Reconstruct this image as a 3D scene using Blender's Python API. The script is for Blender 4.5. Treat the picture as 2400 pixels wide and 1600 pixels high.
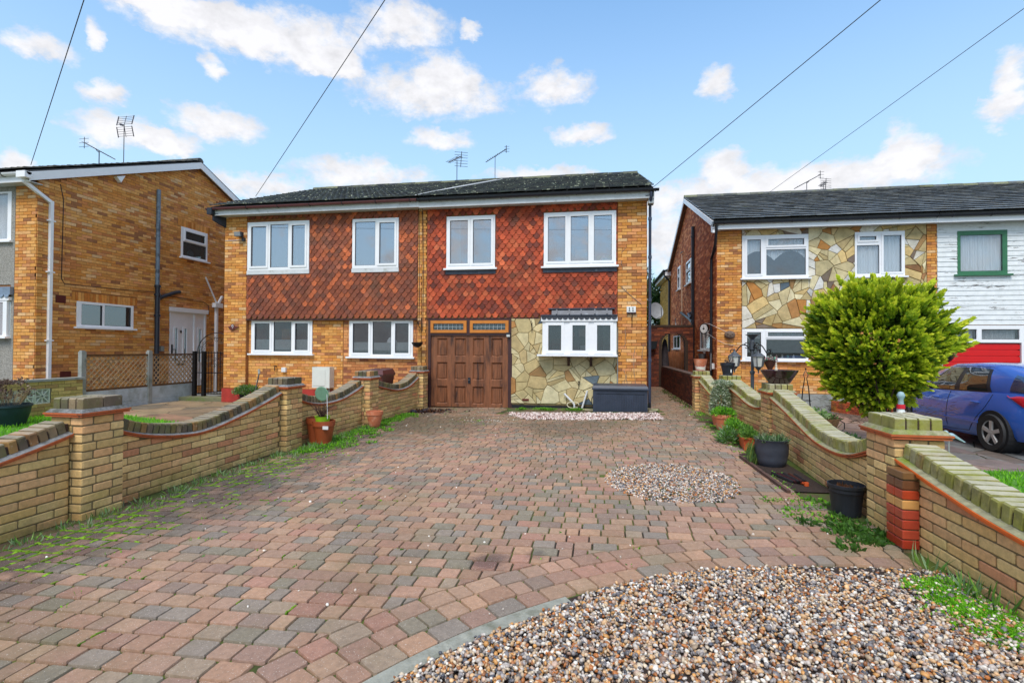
import bpy, math, random
import numpy as np
from mathutils import Vector, Matrix
for o in list(bpy.data.objects): bpy.data.objects.remove(o)
SC = bpy.context.scene
COL = SC.collection
random.seed(7); NR = np.random.RandomState(7)
PI = math.pi

# ------------------------------------------------------------------ camera
CAMZ = 1.5
def make_camera():
    pit, rol, yaw = math.radians(.74), math.radians(.33), math.radians(-9.65)
    fwd = Vector((math.sin(yaw)*math.cos(pit), math.cos(yaw)*math.cos(pit), math.sin(pit)))
    right = Vector((math.cos(yaw), -math.sin(yaw), 0)); up = right.cross(fwd)
    r = right*math.cos(rol) + up*math.sin(rol); u = up*math.cos(rol) - right*math.sin(rol)
    cd = bpy.data.cameras.new('camera'); cam = bpy.data.objects.new('camera', cd); COL.objects.link(cam)
    M = Matrix(((r.x, u.x, -fwd.x, 0), (r.y, u.y, -fwd.y, 0), (r.z, u.z, -fwd.z, CAMZ), (0, 0, 0, 1)))
    cam.matrix_world = M
    cd.sensor_width = 36; cd.lens = 18.0; cd.clip_start = .05; cd.clip_end = 2000
    SC.camera = cam
make_camera()

# ------------------------------------------------------------------ world: daylight sky with cumulus clouds
SUN_EL, SUN_AZ = math.radians(55), math.radians(184)      # azimuth clockwise from +Y
CLOUDS = [(-0.925,0.406,0.042,0.015),(-0.862,0.441,0.013,0.015),(-0.715,0.497,0.125,0.029),(-0.569,0.507,0.127,0.036),(-0.387,0.557,0.114,0.029),(-0.774,0.506,0.071,0.015),(-0.51,0.483,0.057,0.017),(-0.702,0.443,0.024,0.013),(-0.844,0.37,0.031,0.016),(-0.824,0.322,0.062,0.02),(-0.76,0.319,0.048,0.014),(-0.698,0.359,0.07,0.022),(-0.329,0.454,0.154,0.03),(-0.297,0.492,0.062,0.027),(-0.088,0.472,0.076,0.026),(-0.304,0.384,0.06,0.016),(-0.455,0.312,0.127,0.026),(-0.033,0.394,0.055,0.016),(-0.239,0.557,0.023,0.012),(0.215,0.451,0.03,0.023),(0.613,0.371,0.021,0.031),(0.602,0.329,0.033,0.017),(0.481,0.304,0.032,0.031),(0.42,0.272,0.136,0.026),(0.261,0.28,0.141,0.029),(0.23,0.323,0.042,0.024),(-0.116,0.323,0.124,0.015),(-0.944,0.252,0.027,0.015),(0.123,0.203,0.045,0.053),(0.02,0.278,0.155,0.023),(-0.622,0.273,0.084,0.018)]
SKY_STRENGTH = .12
def make_world():
    w = bpy.data.worlds.new('World'); SC.world = w; w.use_nodes = True
    nt = w.node_tree; N = nt.nodes; Lk = nt.links; N.clear()
    def m(op, a, b=None, c=None, clamp=False):
        n = N.new('ShaderNodeMath'); n.operation = op; n.use_clamp = clamp
        for i, v in enumerate((a, b, c)):
            if v is None: continue
            if isinstance(v, (int, float)): n.inputs[i].default_value = v
            else: Lk.new(v, n.inputs[i])
        return n.outputs[0]
    tc = N.new('ShaderNodeTexCoord'); sep = N.new('ShaderNodeSeparateXYZ'); Lk.new(tc.outputs['Generated'], sep.inputs[0])
    X, Y, Z = sep.outputs
    az = m('ARCTAN2', X, Y); el = m('ARCSINE', Z)
    def noise(scale, detail, rough=.55, off=0):
        n = N.new('ShaderNodeTexNoise'); n.inputs['Scale'].default_value = scale; n.inputs['Detail'].default_value = detail; n.inputs['Roughness'].default_value = rough
        mp = N.new('ShaderNodeMapping'); mp.inputs['Location'].default_value = (off, off*2, 0); mp.inputs['Scale'].default_value = (1, 1, 1.6)
        Lk.new(tc.outputs['Generated'], mp.inputs[0]); Lk.new(mp.outputs[0], n.inputs['Vector']); return n.outputs[0]
    n1 = noise(9, 7, .6); n2 = noise(26, 6, .6, 3.1)
    azd = m('ADD', az, m('MULTIPLY', m('SUBTRACT', n1, .5), .10)); eld = m('ADD', el, m('MULTIPLY', m('SUBTRACT', n2, .5), .05))
    comb = N.new('ShaderNodeCombineXYZ'); Lk.new(azd, comb.inputs[0]); Lk.new(eld, comb.inputs[1])
    tot = None
    for a, e, ra, re in CLOUDS:
        s = N.new('ShaderNodeVectorMath'); s.operation = 'SUBTRACT'; Lk.new(comb.outputs[0], s.inputs[0]); s.inputs[1].default_value = (a, e, 0)
        q = N.new('ShaderNodeVectorMath'); q.operation = 'MULTIPLY'; Lk.new(s.outputs[0], q.inputs[0]); q.inputs[1].default_value = (1/(ra*1.04), 1/(re*1.35), 1)
        d = N.new('ShaderNodeVectorMath'); d.operation = 'DOT_PRODUCT'; Lk.new(q.outputs[0], d.inputs[0]); Lk.new(q.outputs[0], d.inputs[1])
        v = m('MAXIMUM', m('SUBTRACT', 1.25, d.outputs['Value']), 0)
        tot = v if tot is None else m('ADD', tot, v)
    tot = m('MINIMUM', tot, 1.6)
    # clouds over the rest of the sky (outside the hand-placed ones), same scale; out of view, thickened to grey the window reflections
    n3 = noise(3.2, 8, .6, 7.7)
    back = m('MULTIPLY', m('SUBTRACT', n3, .43), 9)
    side = m('SUBTRACT', m('MULTIPLY', m('ABSOLUTE', m('ADD', az, .17)), 1.0), 1.0)
    wgt = m('MAXIMUM', m('MULTIPLY', side, 4, clamp=True), m('MULTIPLY', m('SUBTRACT', el, .68), 5, clamp=True), clamp=True)
    tot2 = m('MAXIMUM', tot, m('MULTIPLY', back, wgt))
    fine = m('MULTIPLY', m('SUBTRACT', noise(30, 8, .66, 1.3), .5), 2.2)
    mask = m('MULTIPLY', m('SUBTRACT', m('ADD', tot2, fine), .0), .80, clamp=True)
    mask = m('MULTIPLY', mask, m('GREATER_THAN', tot2, .001))
    ss = N.new('ShaderNodeMapRange'); ss.interpolation_type = 'SMOOTHSTEP'; Lk.new(mask, ss.inputs[0])
    mask = ss.outputs[0]
    # thin veil near the horizon
    veil = N.new('ShaderNodeMapRange'); veil.interpolation_type = 'SMOOTHSTEP'; Lk.new(el, veil.inputs[0])
    veil.inputs[1].default_value = .75; veil.inputs[2].default_value = .10; veil.inputs[3].default_value = .08; veil.inputs[4].default_value = .78
    sky = N.new('ShaderNodeTexSky'); sky.sky_type = 'NISHITA'; sky.sun_disc = False
    sky.sun_elevation = SUN_EL; sky.sun_rotation = SUN_AZ; sky.air_density = 1.3; sky.dust_density = .4; sky.ozone_density = 1.6; sky.altitude = 50
    sat = N.new('ShaderNodeMix'); sat.data_type = 'RGBA'; sat.blend_type = 'MULTIPLY'; sat.inputs[0].default_value = 1
    Lk.new(sky.outputs[0], sat.inputs[6]); sat.inputs[7].default_value = SKYTINT
    vm = N.new('ShaderNodeMix'); vm.data_type = 'RGBA'; Lk.new(veil.outputs[0], vm.inputs[0]); Lk.new(sat.outputs[2], vm.inputs[6]); vm.inputs[7].default_value = VEIL
    shade = N.new('ShaderNodeMapRange'); Lk.new(m('ADD', n2, m('MULTIPLY', tot, .12)), shade.inputs[0])
    shade.inputs[1].default_value = .35; shade.inputs[2].default_value = .75; shade.inputs[3].default_value = .74; shade.inputs[4].default_value = 1.0
    cc = N.new('ShaderNodeMix'); cc.data_type = 'RGBA'; Lk.new(shade.outputs[0], cc.inputs[0]); cc.inputs[6].default_value = (0, 0, 0, 1); cc.inputs[7].default_value = CLOUD
    cm = N.new('ShaderNodeMix'); cm.data_type = 'RGBA'; Lk.new(m('MULTIPLY', mask, .96), cm.inputs[0]); Lk.new(vm.outputs[2], cm.inputs[6]); Lk.new(cc.outputs[2], cm.inputs[7])
    bg = N.new('ShaderNodeBackground'); bg.inputs[1].default_value = SKY_STRENGTH; Lk.new(cm.outputs[2], bg.inputs[0])
    out = N.new('ShaderNodeOutputWorld'); Lk.new(bg.outputs[0], out.inputs[0])
K = 1/SKY_STRENGTH
SKYTINT = (.74, 1.04, 1.22, 1)
VEIL = (.345*K, .465*K, .57*K, 1)
CLOUD = (.56*K, .555*K, .57*K, 1)
make_world()
sl = bpy.data.lights.new('sun', 'SUN'); sl.energy = 1.7; sl.angle = math.radians(24); sl.color = (1, .94, .85)
so = bpy.data.objects.new('sun', sl); COL.objects.link(so)
sd = Vector((math.sin(SUN_AZ)*math.cos(SUN_EL), math.cos(SUN_AZ)*math.cos(SUN_EL), math.sin(SUN_EL)))
so.rotation_euler = sd.to_track_quat('Z', 'Y').to_euler(); so.location = sd*50
SC.view_settings.view_transform = 'Standard'; SC.view_settings.look = 'None'
SC.view_settings.gamma = 1; SC.view_settings.use_curve_mapping = False; SC.view_settings.exposure = .86

# ------------------------------------------------------------------ helpers
def S(r, g, b, k=1.0):
    def f(c):
        c /= 255.0
        return (c/12.92 if c <= .04045 else ((c+.055)/1.055)**2.4)*k
    return (f(r), f(g), f(b))
def gz(x): return .022*(min(max(x, -4.6), 2.6)+4.4)          # the drive rises gently to the right
ORG = {}
def tag(o, label=None, cat=None, group=None, kind=None):
    if label: o['label'] = label
    if cat: o['category'] = cat
    if group: o['group'] = group
    if kind: o['kind'] = kind
    return o
def root(name, loc, label, cat, group=None):
    o = bpy.data.objects.new(name, None); COL.objects.link(o); o.location = loc; ORG[o.name] = np.array(loc, float)
    o.empty_display_size = .1
    return tag(o, label, cat, group)

def newmat(name):
    m = bpy.data.materials.new(name); m.use_nodes = True
    return m, m.node_tree.nodes, m.node_tree.links, m.node_tree.nodes['Principled BSDF']
def mixc(N, L, fac, a, b, mode='MIX'):
    n = N.new('ShaderNodeMix'); n.data_type = 'RGBA'; n.blend_type = mode; n.clamp_factor = True
    for i, v in ((0, fac), (6, a), (7, b)):
        if isinstance(v, (int, float)): n.inputs[i].default_value = v
        elif isinstance(v, tuple): n.inputs[i].default_value = (*v[:3], 1)
        else: L.new(v, n.inputs[i])
    return n.outputs[2]
def noise(N, L, scale, detail=4, rough=.6, vec=None, sx=(1, 1, 1)):
    g = N.new('ShaderNodeNewGeometry'); mp = N.new('ShaderNodeMapping'); mp.inputs['Scale'].default_value = sx
    L.new(g.outputs['Position'], mp.inputs[0])
    n = N.new('ShaderNodeTexNoise'); n.inputs['Scale'].default_value = scale; n.inputs['Detail'].default_value = detail; n.inputs['Roughness'].default_value = rough
    L.new(mp.outputs[0], n.inputs['Vector']); return n.outputs[0]
def ramp(N, L, v, a, b, lo=0., hi=1.):
    n = N.new('ShaderNodeMapRange'); L.new(v, n.inputs[0])
    for i, q in enumerate((a, b, lo, hi)): n.inputs[i+1].default_value = q
    n.clamp = True
    return n.outputs[0]
def bump(N, L, B, h, strength=.3, dist=.01):
    b = N.new('ShaderNodeBump'); b.inputs['Strength'].default_value = strength; b.inputs['Distance'].default_value = dist
    L.new(h, b.inputs['Height']); L.new(b.outputs[0], B.inputs['Normal'])
MATS = {}
def mat(name, col, rough=.6, metal=0., var=.15, scale=8., bmp=0., bscale=60., spec=.5, stain=None, stscale=2., stth=(.5, .7), sx=(1, 1, 1), coat=0.):
    """plain material with broad and fine tone variation, optional stain colour"""
    if name in MATS: return MATS[name]
    m, N, L, B = newmat(name)
    n = noise(N, L, scale, 5, .65, sx=sx)
    f = ramp(N, L, n, .3, .7, 1-var, 1+var)
    c = mixc(N, L, 1., tuple(col), f, 'MULTIPLY')
    if stain:
        s = ramp(N, L, noise(N, L, stscale, 6, .7, sx=sx), stth[0], stth[1]); c = mixc(N, L, s, c, tuple(stain))
    L.new(c, B.inputs['Base Color']); B.inputs['Roughness'].default_value = rough; B.inputs['Metallic'].default_value = metal
    B.inputs['Specular IOR Level'].default_value = spec; B.inputs['Coat Weight'].default_value = coat
    if bmp: bump(N, L, B, noise(N, L, bscale, 4, .6, sx=sx), bmp)
    MATS[name] = m; return m
def pmat(name, rough=.85, var=.22, scale=14., bmp=.35, bscale=70., spec=.35, stains=(), speck=None, top=None, blots=()):
    """material for pieces: each piece has a colour of its own (object colour, or face attribute when joined)"""
    if name in MATS: return MATS[name]
    m, N, L, B = newmat(name)
    oi = N.new('ShaderNodeObjectInfo'); a = N.new('ShaderNodeAttribute'); a.attribute_name = 'Col'; h = N.new('ShaderNodeAttribute'); h.attribute_name = 'joined'
    c = mixc(N, L, h.outputs['Fac'], oi.outputs['Color'], a.outputs['Color'])
    f = ramp(N, L, noise(N, L, scale, 6, .7), .3, .7, 1-var, 1+var)
    c = mixc(N, L, 1., c, f, 'MULTIPLY')
    for st in stains:     # (colour, scale, lo, hi, amount, zlo, zhi)
        s = ramp(N, L, noise(N, L, st[1], 6, .7), st[2], st[3], 0, st[4])
        if len(st) > 5:
            g = N.new('ShaderNodeNewGeometry'); sp = N.new('ShaderNodeSeparateXYZ'); L.new(g.outputs['Position'], sp.inputs[0])
            zz = ramp(N, L, sp.outputs['XYZ'.index(st[7]) if len(st) > 7 else 2], st[5], st[6], 0, 1)
            q = N.new('ShaderNodeMath'); q.operation = 'MULTIPLY'; L.new(s, q.inputs[0]); L.new(zz, q.inputs[1]); s = q.outputs[0]
        c = mixc(N, L, s, c, tuple(st[0]))
    for (bx, by, br, bc, ba) in blots:      # spilt oil, worn dirt: a stain fixed to a place on the ground
        g = N.new('ShaderNodeNewGeometry'); v1 = N.new('ShaderNodeVectorMath'); v1.operation = 'DISTANCE'; L.new(g.outputs['Position'], v1.inputs[0]); v1.inputs[1].default_value = (bx, by, .08)
        s = N.new('ShaderNodeMath'); s.operation = 'MULTIPLY_ADD'; L.new(noise(N, L, 3.2/br**.5, 5, .7), s.inputs[0]); s.inputs[1].default_value = -br*2.2; L.new(v1.outputs['Value'], s.inputs[2])
        c = mixc(N, L, ramp(N, L, s.outputs[0], br*.1, -br*.6, 0, ba), c, tuple(bc))
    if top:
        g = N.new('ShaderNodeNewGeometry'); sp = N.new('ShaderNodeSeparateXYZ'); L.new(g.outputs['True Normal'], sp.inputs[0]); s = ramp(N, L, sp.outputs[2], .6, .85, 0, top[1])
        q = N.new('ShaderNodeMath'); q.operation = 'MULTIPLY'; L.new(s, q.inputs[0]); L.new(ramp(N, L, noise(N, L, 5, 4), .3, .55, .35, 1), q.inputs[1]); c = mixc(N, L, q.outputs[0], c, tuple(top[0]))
    if speck:
        s = ramp(N, L, noise(N, L, speck[1], 2, .5), speck[2], speck[3], 0, speck[4]); c = mixc(N, L, s, c, tuple(speck[0]))
    L.new(c, B.inputs['Base Color']); B.inputs['Roughness'].default_value = rough; B.inputs['Specular IOR Level'].default_value = spec
    if bmp: bump(N, L, B, noise(N, L, bscale, 5, .65), bmp, .008)
    MATS[name] = m; return m
def glassmat(name, tint, refl=.3, thru=.6, rough=.01):
    if name in MATS: return MATS[name]
    m, N, L, B = newmat(name); N.remove(B); out = N['Material Output']
    t = N.new('ShaderNodeBsdfTransparent'); t.inputs[0].default_value = (thru, thru*1.02, thru*1.03, 1)
    d = N.new('ShaderNodeBsdfDiffuse'); d.inputs[0].default_value = (*tint, 1)
    g = N.new('ShaderNodeBsdfGlossy'); g.inputs['Roughness'].default_value = rough; g.inputs[0].default_value = (.95, .96, 1, 1)
    lw = N.new('ShaderNodeLayerWeight'); lw.inputs[0].default_value = .5; pw = N.new('ShaderNodeMath'); pw.operation = 'POWER'; L.new(lw.outputs['Facing'], pw.inputs[0]); pw.inputs[1].default_value = 4.0
    fr = N.new('ShaderNodeMath'); fr.operation = 'MULTIPLY_ADD'; L.new(pw.outputs[0], fr.inputs[0]); fr.inputs[1].default_value = .85; fr.inputs[2].default_value = .05
    ad = N.new('ShaderNodeMath'); ad.operation = 'ADD'; ad.use_clamp = True; L.new(fr.outputs[0], ad.inputs[0]); ad.inputs[1].default_value = refl
    m1 = N.new('ShaderNodeMixShader'); m1.inputs[0].default_value = .12; L.new(t.outputs[0], m1.inputs[1]); L.new(d.outputs[0], m1.inputs[2])
    m2 = N.new('ShaderNodeMixShader'); L.new(ad.outputs[0], m2.inputs[0]); L.new(m1.outputs[0], m2.inputs[1]); L.new(g.outputs[0], m2.inputs[2])
    L.new(m2.outputs[0], out.inputs[0]); MATS[name] = m; return m

def fill_mesh(me, V, F, smooth=False):
    me.from_pydata([tuple(v) for v in V], [], F)
    if smooth: me.polygons.foreach_set('use_smooth', [True]*len(me.polygons))
class Frame:
    """local frame on a wall: u along it, v outward, z up"""
    def __init__(s, o, eu, en): s.o = np.array(o, float); s.eu = np.array(eu, float); s.en = np.array(en, float); s.ez = np.array((0, 0, 1.)); s.R = np.stack([s.eu, s.en, s.ez], 1)
    def P(s, u, v, z): return s.o + s.eu*u + s.en*v + s.ez*z
FRONT = lambda Y: Frame((0, Y, 0), (1, 0, 0), (0, -1, 0))
SIDEP = lambda X: Frame((X, 0, 0), (0, 1, 0), (1, 0, 0))
SIDEN = lambda X: Frame((X, 0, 0), (0, 1, 0), (-1, 0, 0))

class MB:
    def __init__(s, frame=None): s.V = []; s.F = []; s.M = []; s.C = []; s.fr = frame; s.mi = 0; s.col = None
    def add(s, V, F, mi=None, col=None):
        b = len(s.V)
        for v in V:
            s.V.append(tuple(s.fr.P(*v)) if s.fr else tuple(v))
        for f in F: s.F.append(tuple(b+i for i in f)); s.M.append(s.mi if mi is None else mi); s.C.append(col or s.col)
        return s
    def box(s, x0, x1, y0, y1, z0, z1, mi=None, col=None):
        V = [(x0,y0,z0),(x1,y0,z0),(x1,y1,z0),(x0,y1,z0),(x0,y0,z1),(x1,y0,z1),(x1,y1,z1),(x0,y1,z1)]
        return s.add(V, [(0,3,2,1),(4,5,6,7),(0,1,5,4),(1,2,6,5),(2,3,7,6),(3,0,4,7)], mi, col)
    def hexa(s, V8, mi=None, col=None):
        return s.add(V8, [(0,3,2,1),(4,5,6,7),(0,1,5,4),(1,2,6,5),(2,3,7,6),(3,0,4,7)], mi, col)
    def beam(s, a, b, w, h, mi=None, col=None, up=(0, 0, 1)):
        a = np.array(a, float); b = np.array(b, float); d = b-a; d /= np.linalg.norm(d)+1e-9
        up = np.array(up, float)
        if abs(d@up) > .98: up = np.array((0, 1., 0))
        r = np.cross(d, up); r /= np.linalg.norm(r); u = np.cross(r, d)
        V = [a-r*w/2-u*h/2, a+r*w/2-u*h/2, b+r*w/2-u*h/2, b-r*w/2-u*h/2, a-r*w/2+u*h/2, a+r*w/2+u*h/2, b+r*w/2+u*h/2, b-r*w/2+u*h/2]
        return s.hexa(V, mi, col)
    def tube(s, pts, r, n=8, mi=None, col=None, cap=True, closed=False):
        P = [np.array(p, float) for p in pts]; k = len(P); rr = r if isinstance(r, (list, tuple)) else [r]*k
        T = []
        for i in range(k):
            if closed: t = P[(i+1) % k]-P[i-1]
            else: t = P[min(i+1, k-1)]-P[max(i-1, 0)]
            T.append(t/(np.linalg.norm(t)+1e-9))
        ref = np.array((0, 0, 1.)) if abs(T[0][2]) < .9 else np.array((1., 0, 0))
        nrm = np.cross(T[0], ref); nrm /= np.linalg.norm(nrm); V = []
        for i in range(k):
            nrm = nrm-T[i]*(nrm@T[i]); nrm /= np.linalg.norm(nrm)+1e-9; bn = np.cross(T[i], nrm)
            for j in range(n):
                a = 2*PI*j/n; V.append(P[i]+(nrm*math.cos(a)+bn*math.sin(a))*rr[i])
        F = []
        for i in range(k if closed else k-1):
            i2 = (i+1) % k
            for j in range(n): F.append((i*n+j, i*n+(j+1) % n, i2*n+(j+1) % n, i2*n+j))
        if cap and not closed: F.append(tuple(range(n))[::-1]); F.append(tuple((k-1)*n+j for j in range(n)))
        return s.add(V, F, mi, col)
    def lathe(s, c, prof, n=24, mi=None, col=None, sx=1., sy=1., capb=True, capt=False, rot=0.):
        V = []; F = []
        for r, z in prof:
            for j in range(n):
                a = 2*PI*j/n+rot; V.append((c[0]+r*sx*math.cos(a), c[1]+r*sy*math.sin(a), c[2]+z))
        for i in range(len(prof)-1):
            for j in range(n): F.append((i*n+j, i*n+(j+1) % n, (i+1)*n+(j+1) % n, (i+1)*n+j))
        if capb: F.append(tuple(range(n))[::-1])
        if capt: F.append(tuple((len(prof)-1)*n+j for j in range(n)))
        return s.add(V, F, mi, col)
    def ball(s, c, r, n=10, m=6, mi=None, col=None):
        rx, ry, rz = (r, r, r) if isinstance(r, (int, float)) else r
        V = [(c[0], c[1], c[2]-rz)]; F = []
        for i in range(1, m):
            t = -PI/2+PI*i/m
            for j in range(n): a = 2*PI*j/n; V.append((c[0]+rx*math.cos(t)*math.cos(a), c[1]+ry*math.cos(t)*math.sin(a), c[2]+rz*math.sin(t)))
        V.append((c[0], c[1], c[2]+rz))
        for j in range(n): F.append((0, 1+(j+1) % n, 1+j))
        for i in range(m-2):
            for j in range(n): F.append((1+i*n+j, 1+i*n+(j+1) % n, 1+(i+1)*n+(j+1) % n, 1+(i+1)*n+j))
        for j in range(n): F.append((1+(m-2)*n+j, 1+(m-2)*n+(j+1) % n, len(V)-1))
        return s.add(V, F, mi, col)
    def prism(s, poly, ext, mi=None, col=None):
        n = len(poly); e = np.array(ext, float); V = [np.array(p, float) for p in poly]; V = V+[p+e for p in V]
        F = [tuple(range(n))[::-1], tuple(range(n, 2*n))]+[(i, (i+1) % n, n+(i+1) % n, n+i) for i in range(n)]
        return s.add(V, F, mi, col)
    def build(s, name, mats, parent=None, smooth=False, label=None, cat=None, group=None, kind=None, loc=None):
        if not isinstance(mats, (list, tuple)): mats = [mats]
        if parent is not None: og = ORG[parent.name]
        elif loc is not None: og = np.array(loc, float)
        else:
            A = np.array(s.V); og = np.array(((A[:,0].min()+A[:,0].max())/2, (A[:,1].min()+A[:,1].max())/2, A[:,2].min()))
        me = bpy.data.meshes.new(name); fill_mesh(me, np.array(s.V)-og, s.F)
        for m in mats: me.materials.append(m)
        me.polygons.foreach_set('material_index', s.M)
        if any(c is not None for c in s.C):
            at = me.attributes.new('Col', 'FLOAT_COLOR', 'FACE'); at.data.foreach_set('color', [q for c in s.C for q in (*(c or (1, 1, 1)), 1)])
            at = me.attributes.new('joined', 'FLOAT', 'FACE'); at.data.foreach_set('value', [1.]*len(s.F))
        if smooth:
            me.polygons.foreach_set('use_smooth', [True]*len(me.polygons))
            try: me.set_sharp_from_angle(angle=math.radians(40))
            except Exception: pass
        o = bpy.data.objects.new(name, me); COL.objects.link(o)
        if parent is not None: o.parent = parent
        else: o.location = og
        ORG[o.name] = og
        return tag(o, label, cat, group, kind)

# piece templates (unit size, centred)
def t_box():
    V = [(x, y, z) for z in (-.5, .5) for y in (-.5, .5) for x in (-.5, .5)]
    return np.array(V), [(0,2,3,1),(4,5,7,6),(0,1,5,4),(1,3,7,5),(3,2,6,7),(2,0,4,6)]
def t_bev(bx=.04, by=.06, bz=.09):
    V = []; idx = {}
    for sx in (-1, 1):
        for sy in (-1, 1):
            for sz in (-1, 1):
                for k, (a, b, c) in enumerate(((1,0,0),(0,1,0),(0,0,1))):
                    idx[sx,sy,sz,k] = len(V)
                    V.append((sx*(.5-(0 if a else bx)), sy*(.5-(0 if b else by)), sz*(.5-(0 if c else bz))))
    F = []
    for k in range(3):
        o = [i for i in range(3) if i != k]
        for sg in (-1, 1):
            q = []
            for (p, r) in ((-1,-1),(1,-1),(1,1),(-1,1)):
                t = [0,0,0]; t[k] = sg; t[o[0]] = p; t[o[1]] = r; q.append(idx[(*t, k)])
            flip = (sg == 1) ^ (k == 1)
            F.append(tuple(q) if flip else tuple(q[::-1]))
    for k in range(3):       # edges parallel to axis k
        o = [i for i in range(3) if i != k]
        for p in (-1, 1):
            for r in (-1, 1):
                def g(e, kk):
                    t = [0,0,0]; t[k] = e; t[o[0]] = p; t[o[1]] = r; return idx[(*t, kk)]
                q = [g(-1, o[0]), g(1, o[0]), g(1, o[1]), g(-1, o[1])]
                F.append(tuple(q) if (p*r > 0) ^ (k == 1) else tuple(q[::-1]))
    for sx in (-1, 1):
        for sy in (-1, 1):
            for sz in (-1, 1):
                q = [idx[sx,sy,sz,k] for k in range(3)]; F.append(tuple(q) if sx*sy*sz > 0 else tuple(q[::-1]))
    return np.array(V), F
def t_paver():      # tumbled block: rounded plan, soft top edge
    def ring(sx, z, c):
        pts = []
        for (x, y) in ((.5,.5),(-.5,.5),(-.5,-.5),(.5,-.5)):
            px, py = x*sx, y*sx; cx, cy = c*(1 if x > 0 else -1), c*(1 if y > 0 else -1)
            a, b = (px, py-cy*1.15), (px-cx*.85, py)
            pts += [a, b] if x*y > 0 else [b, a]
        return [(p[0], p[1], z) for p in pts]
    V = ring(1, -.5, .065)+ring(1, .30, .065)+ring(.96, .5, .065); F = []
    for i in range(2):
        for j in range(8): F.append((i*8+j, i*8+(j+1) % 8, (i+1)*8+(j+1) % 8, (i+1)*8+j))
    F.append(tuple(16+j for j in range(8)))
    return np.array(V), F
def t_scale():      # club tile: straight head, round tail; x width, y thickness (out = -y), z height from tail
    o = [(-.5, 1), (-.5, .46), (-.37, .40), (-.36, .24), (-.25, .08), (0, 0), (.25, .08), (.36, .24), (.37, .40), (.5, .46), (.5, 1)]
    V = [(x, -.5, z) for x, z in o]+[(x, .5, z) for x, z in o]; n = len(o)
    F = [tuple(range(n))]+[(i+1, i, n+i, n+i+1) for i in range(n-1)]
    return np.array(V), F
def t_roof():       # interlocking roof tile with two rolls; x across, y up the slope, z out of it
    V = []; F = []; K = 8
    for y, z0 in ((-.5, 0), (.5, 0)):
        for i in range(K+1):
            x = -.5+i/K; V.append((x*.985, y, z0+.5+.5*max(0, math.cos(4*PI*(x))-.2)))
    for i in range(K+1): V.append(((-.5+i/K)*.985, -.5, -.5))
    for i in range(K): F.append((i, i+1, K+1+i+1, K+1+i)); F.append((2*K+2+i, 2*K+3+i, i+1, i))
    F.append((0, K+1, 2*K+2)); F.append((K, 3*K+2, 2*K+1))
    return np.array(V), F
def t_flatroof():
    V, F = t_bev(.015, .02, .2); return V, F
TPL = {'box': t_box(), 'bev': t_bev(), 'paver': t_paver(), 'scale': t_scale(), 'roof': t_roof(), 'flat': t_flatroof()}
TME = {}
CAM = np.array((0, 0, CAMZ))
class Pieces:
    def __init__(s, name, material, parent, limit=298, stuff=None): s.n = name; s.m = material; s.p = parent; s.lim = limit; s.L = []; s.stuff = stuff or name+'s'
    def add(s, t, loc, size, R, col, fr=None):
        loc = np.array(loc, float)
        if fr is not None: loc = fr.P(*loc); R = fr.R if R is None else fr.R@R
        if R is None: R = np.eye(3)
        s.L.append((t, loc, np.array(size, float), R, col))
    def addmesh(s, V, F, col, fr=None):
        V = np.array([fr.P(*v) for v in V] if fr is not None else V, float); c = V.mean(0); s.L.append((None, c, V-c, F, col))
    def emit(s):
        og = ORG[s.p.name] if s.p is not None else np.zeros(3)
        def score(q):
            d = np.linalg.norm(q[1]-CAM); behind = 50 if (q[1][1] < 1.0) else 0
            return d+behind
        order = sorted(range(len(s.L)), key=lambda i: score(s.L[i]))
        for i in order[:s.lim]:
            t, loc, size, R, col = s.L[i]
            if t is None:
                me = bpy.data.meshes.new(s.n); fill_mesh(me, size, R); me.materials.append(s.m); o = bpy.data.objects.new(s.n, me)
            else:
                k = (t, s.m.name)
                if k not in TME:
                    me = bpy.data.meshes.new(s.n); fill_mesh(me, *TPL[t]); me.materials.append(s.m); TME[k] = me
                o = bpy.data.objects.new(s.n, TME[k]); o.rotation_euler = Matrix([list(r) for r in R]).to_euler() if np.linalg.det(R) > 0 else Matrix([list(r) for r in R@np.diag((1, -1, 1))]).to_euler()
                o.scale = size
            o.location = loc-og; o.color = (*col, 1); COL.objects.link(o); o.parent = s.p; ORG[o.name] = og
        rest = order[s.lim:]
        if not rest: return
        V = []; F = []; C = []; b = 0
        for i in rest:
            t, loc, size, R, col = s.L[i]
            if t is None: v = size+loc; f = R
            else: v0, f = TPL[t]; v = (v0*size)@R.T+loc
            V.append(v-og); F += [tuple(b+q for q in ff) for ff in f]; C += [col]*len(f); b += len(v)
        me = bpy.data.meshes.new(s.stuff); fill_mesh(me, np.concatenate(V), F); me.materials.append(s.m)
        A = np.ones((len(F), 4)); A[:, :3] = np.array(C)
        at = me.attributes.new('Col', 'FLOAT_COLOR', 'FACE'); at.data.foreach_set('color', A.ravel())
        at = me.attributes.new('joined', 'FLOAT', 'FACE'); at.data.foreach_set('value', np.ones(len(F)))
        o = bpy.data.objects.new(s.stuff, me); COL.objects.link(o); o.parent = s.p; o['kind'] = 'stuff'; ORG[o.name] = og

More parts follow.
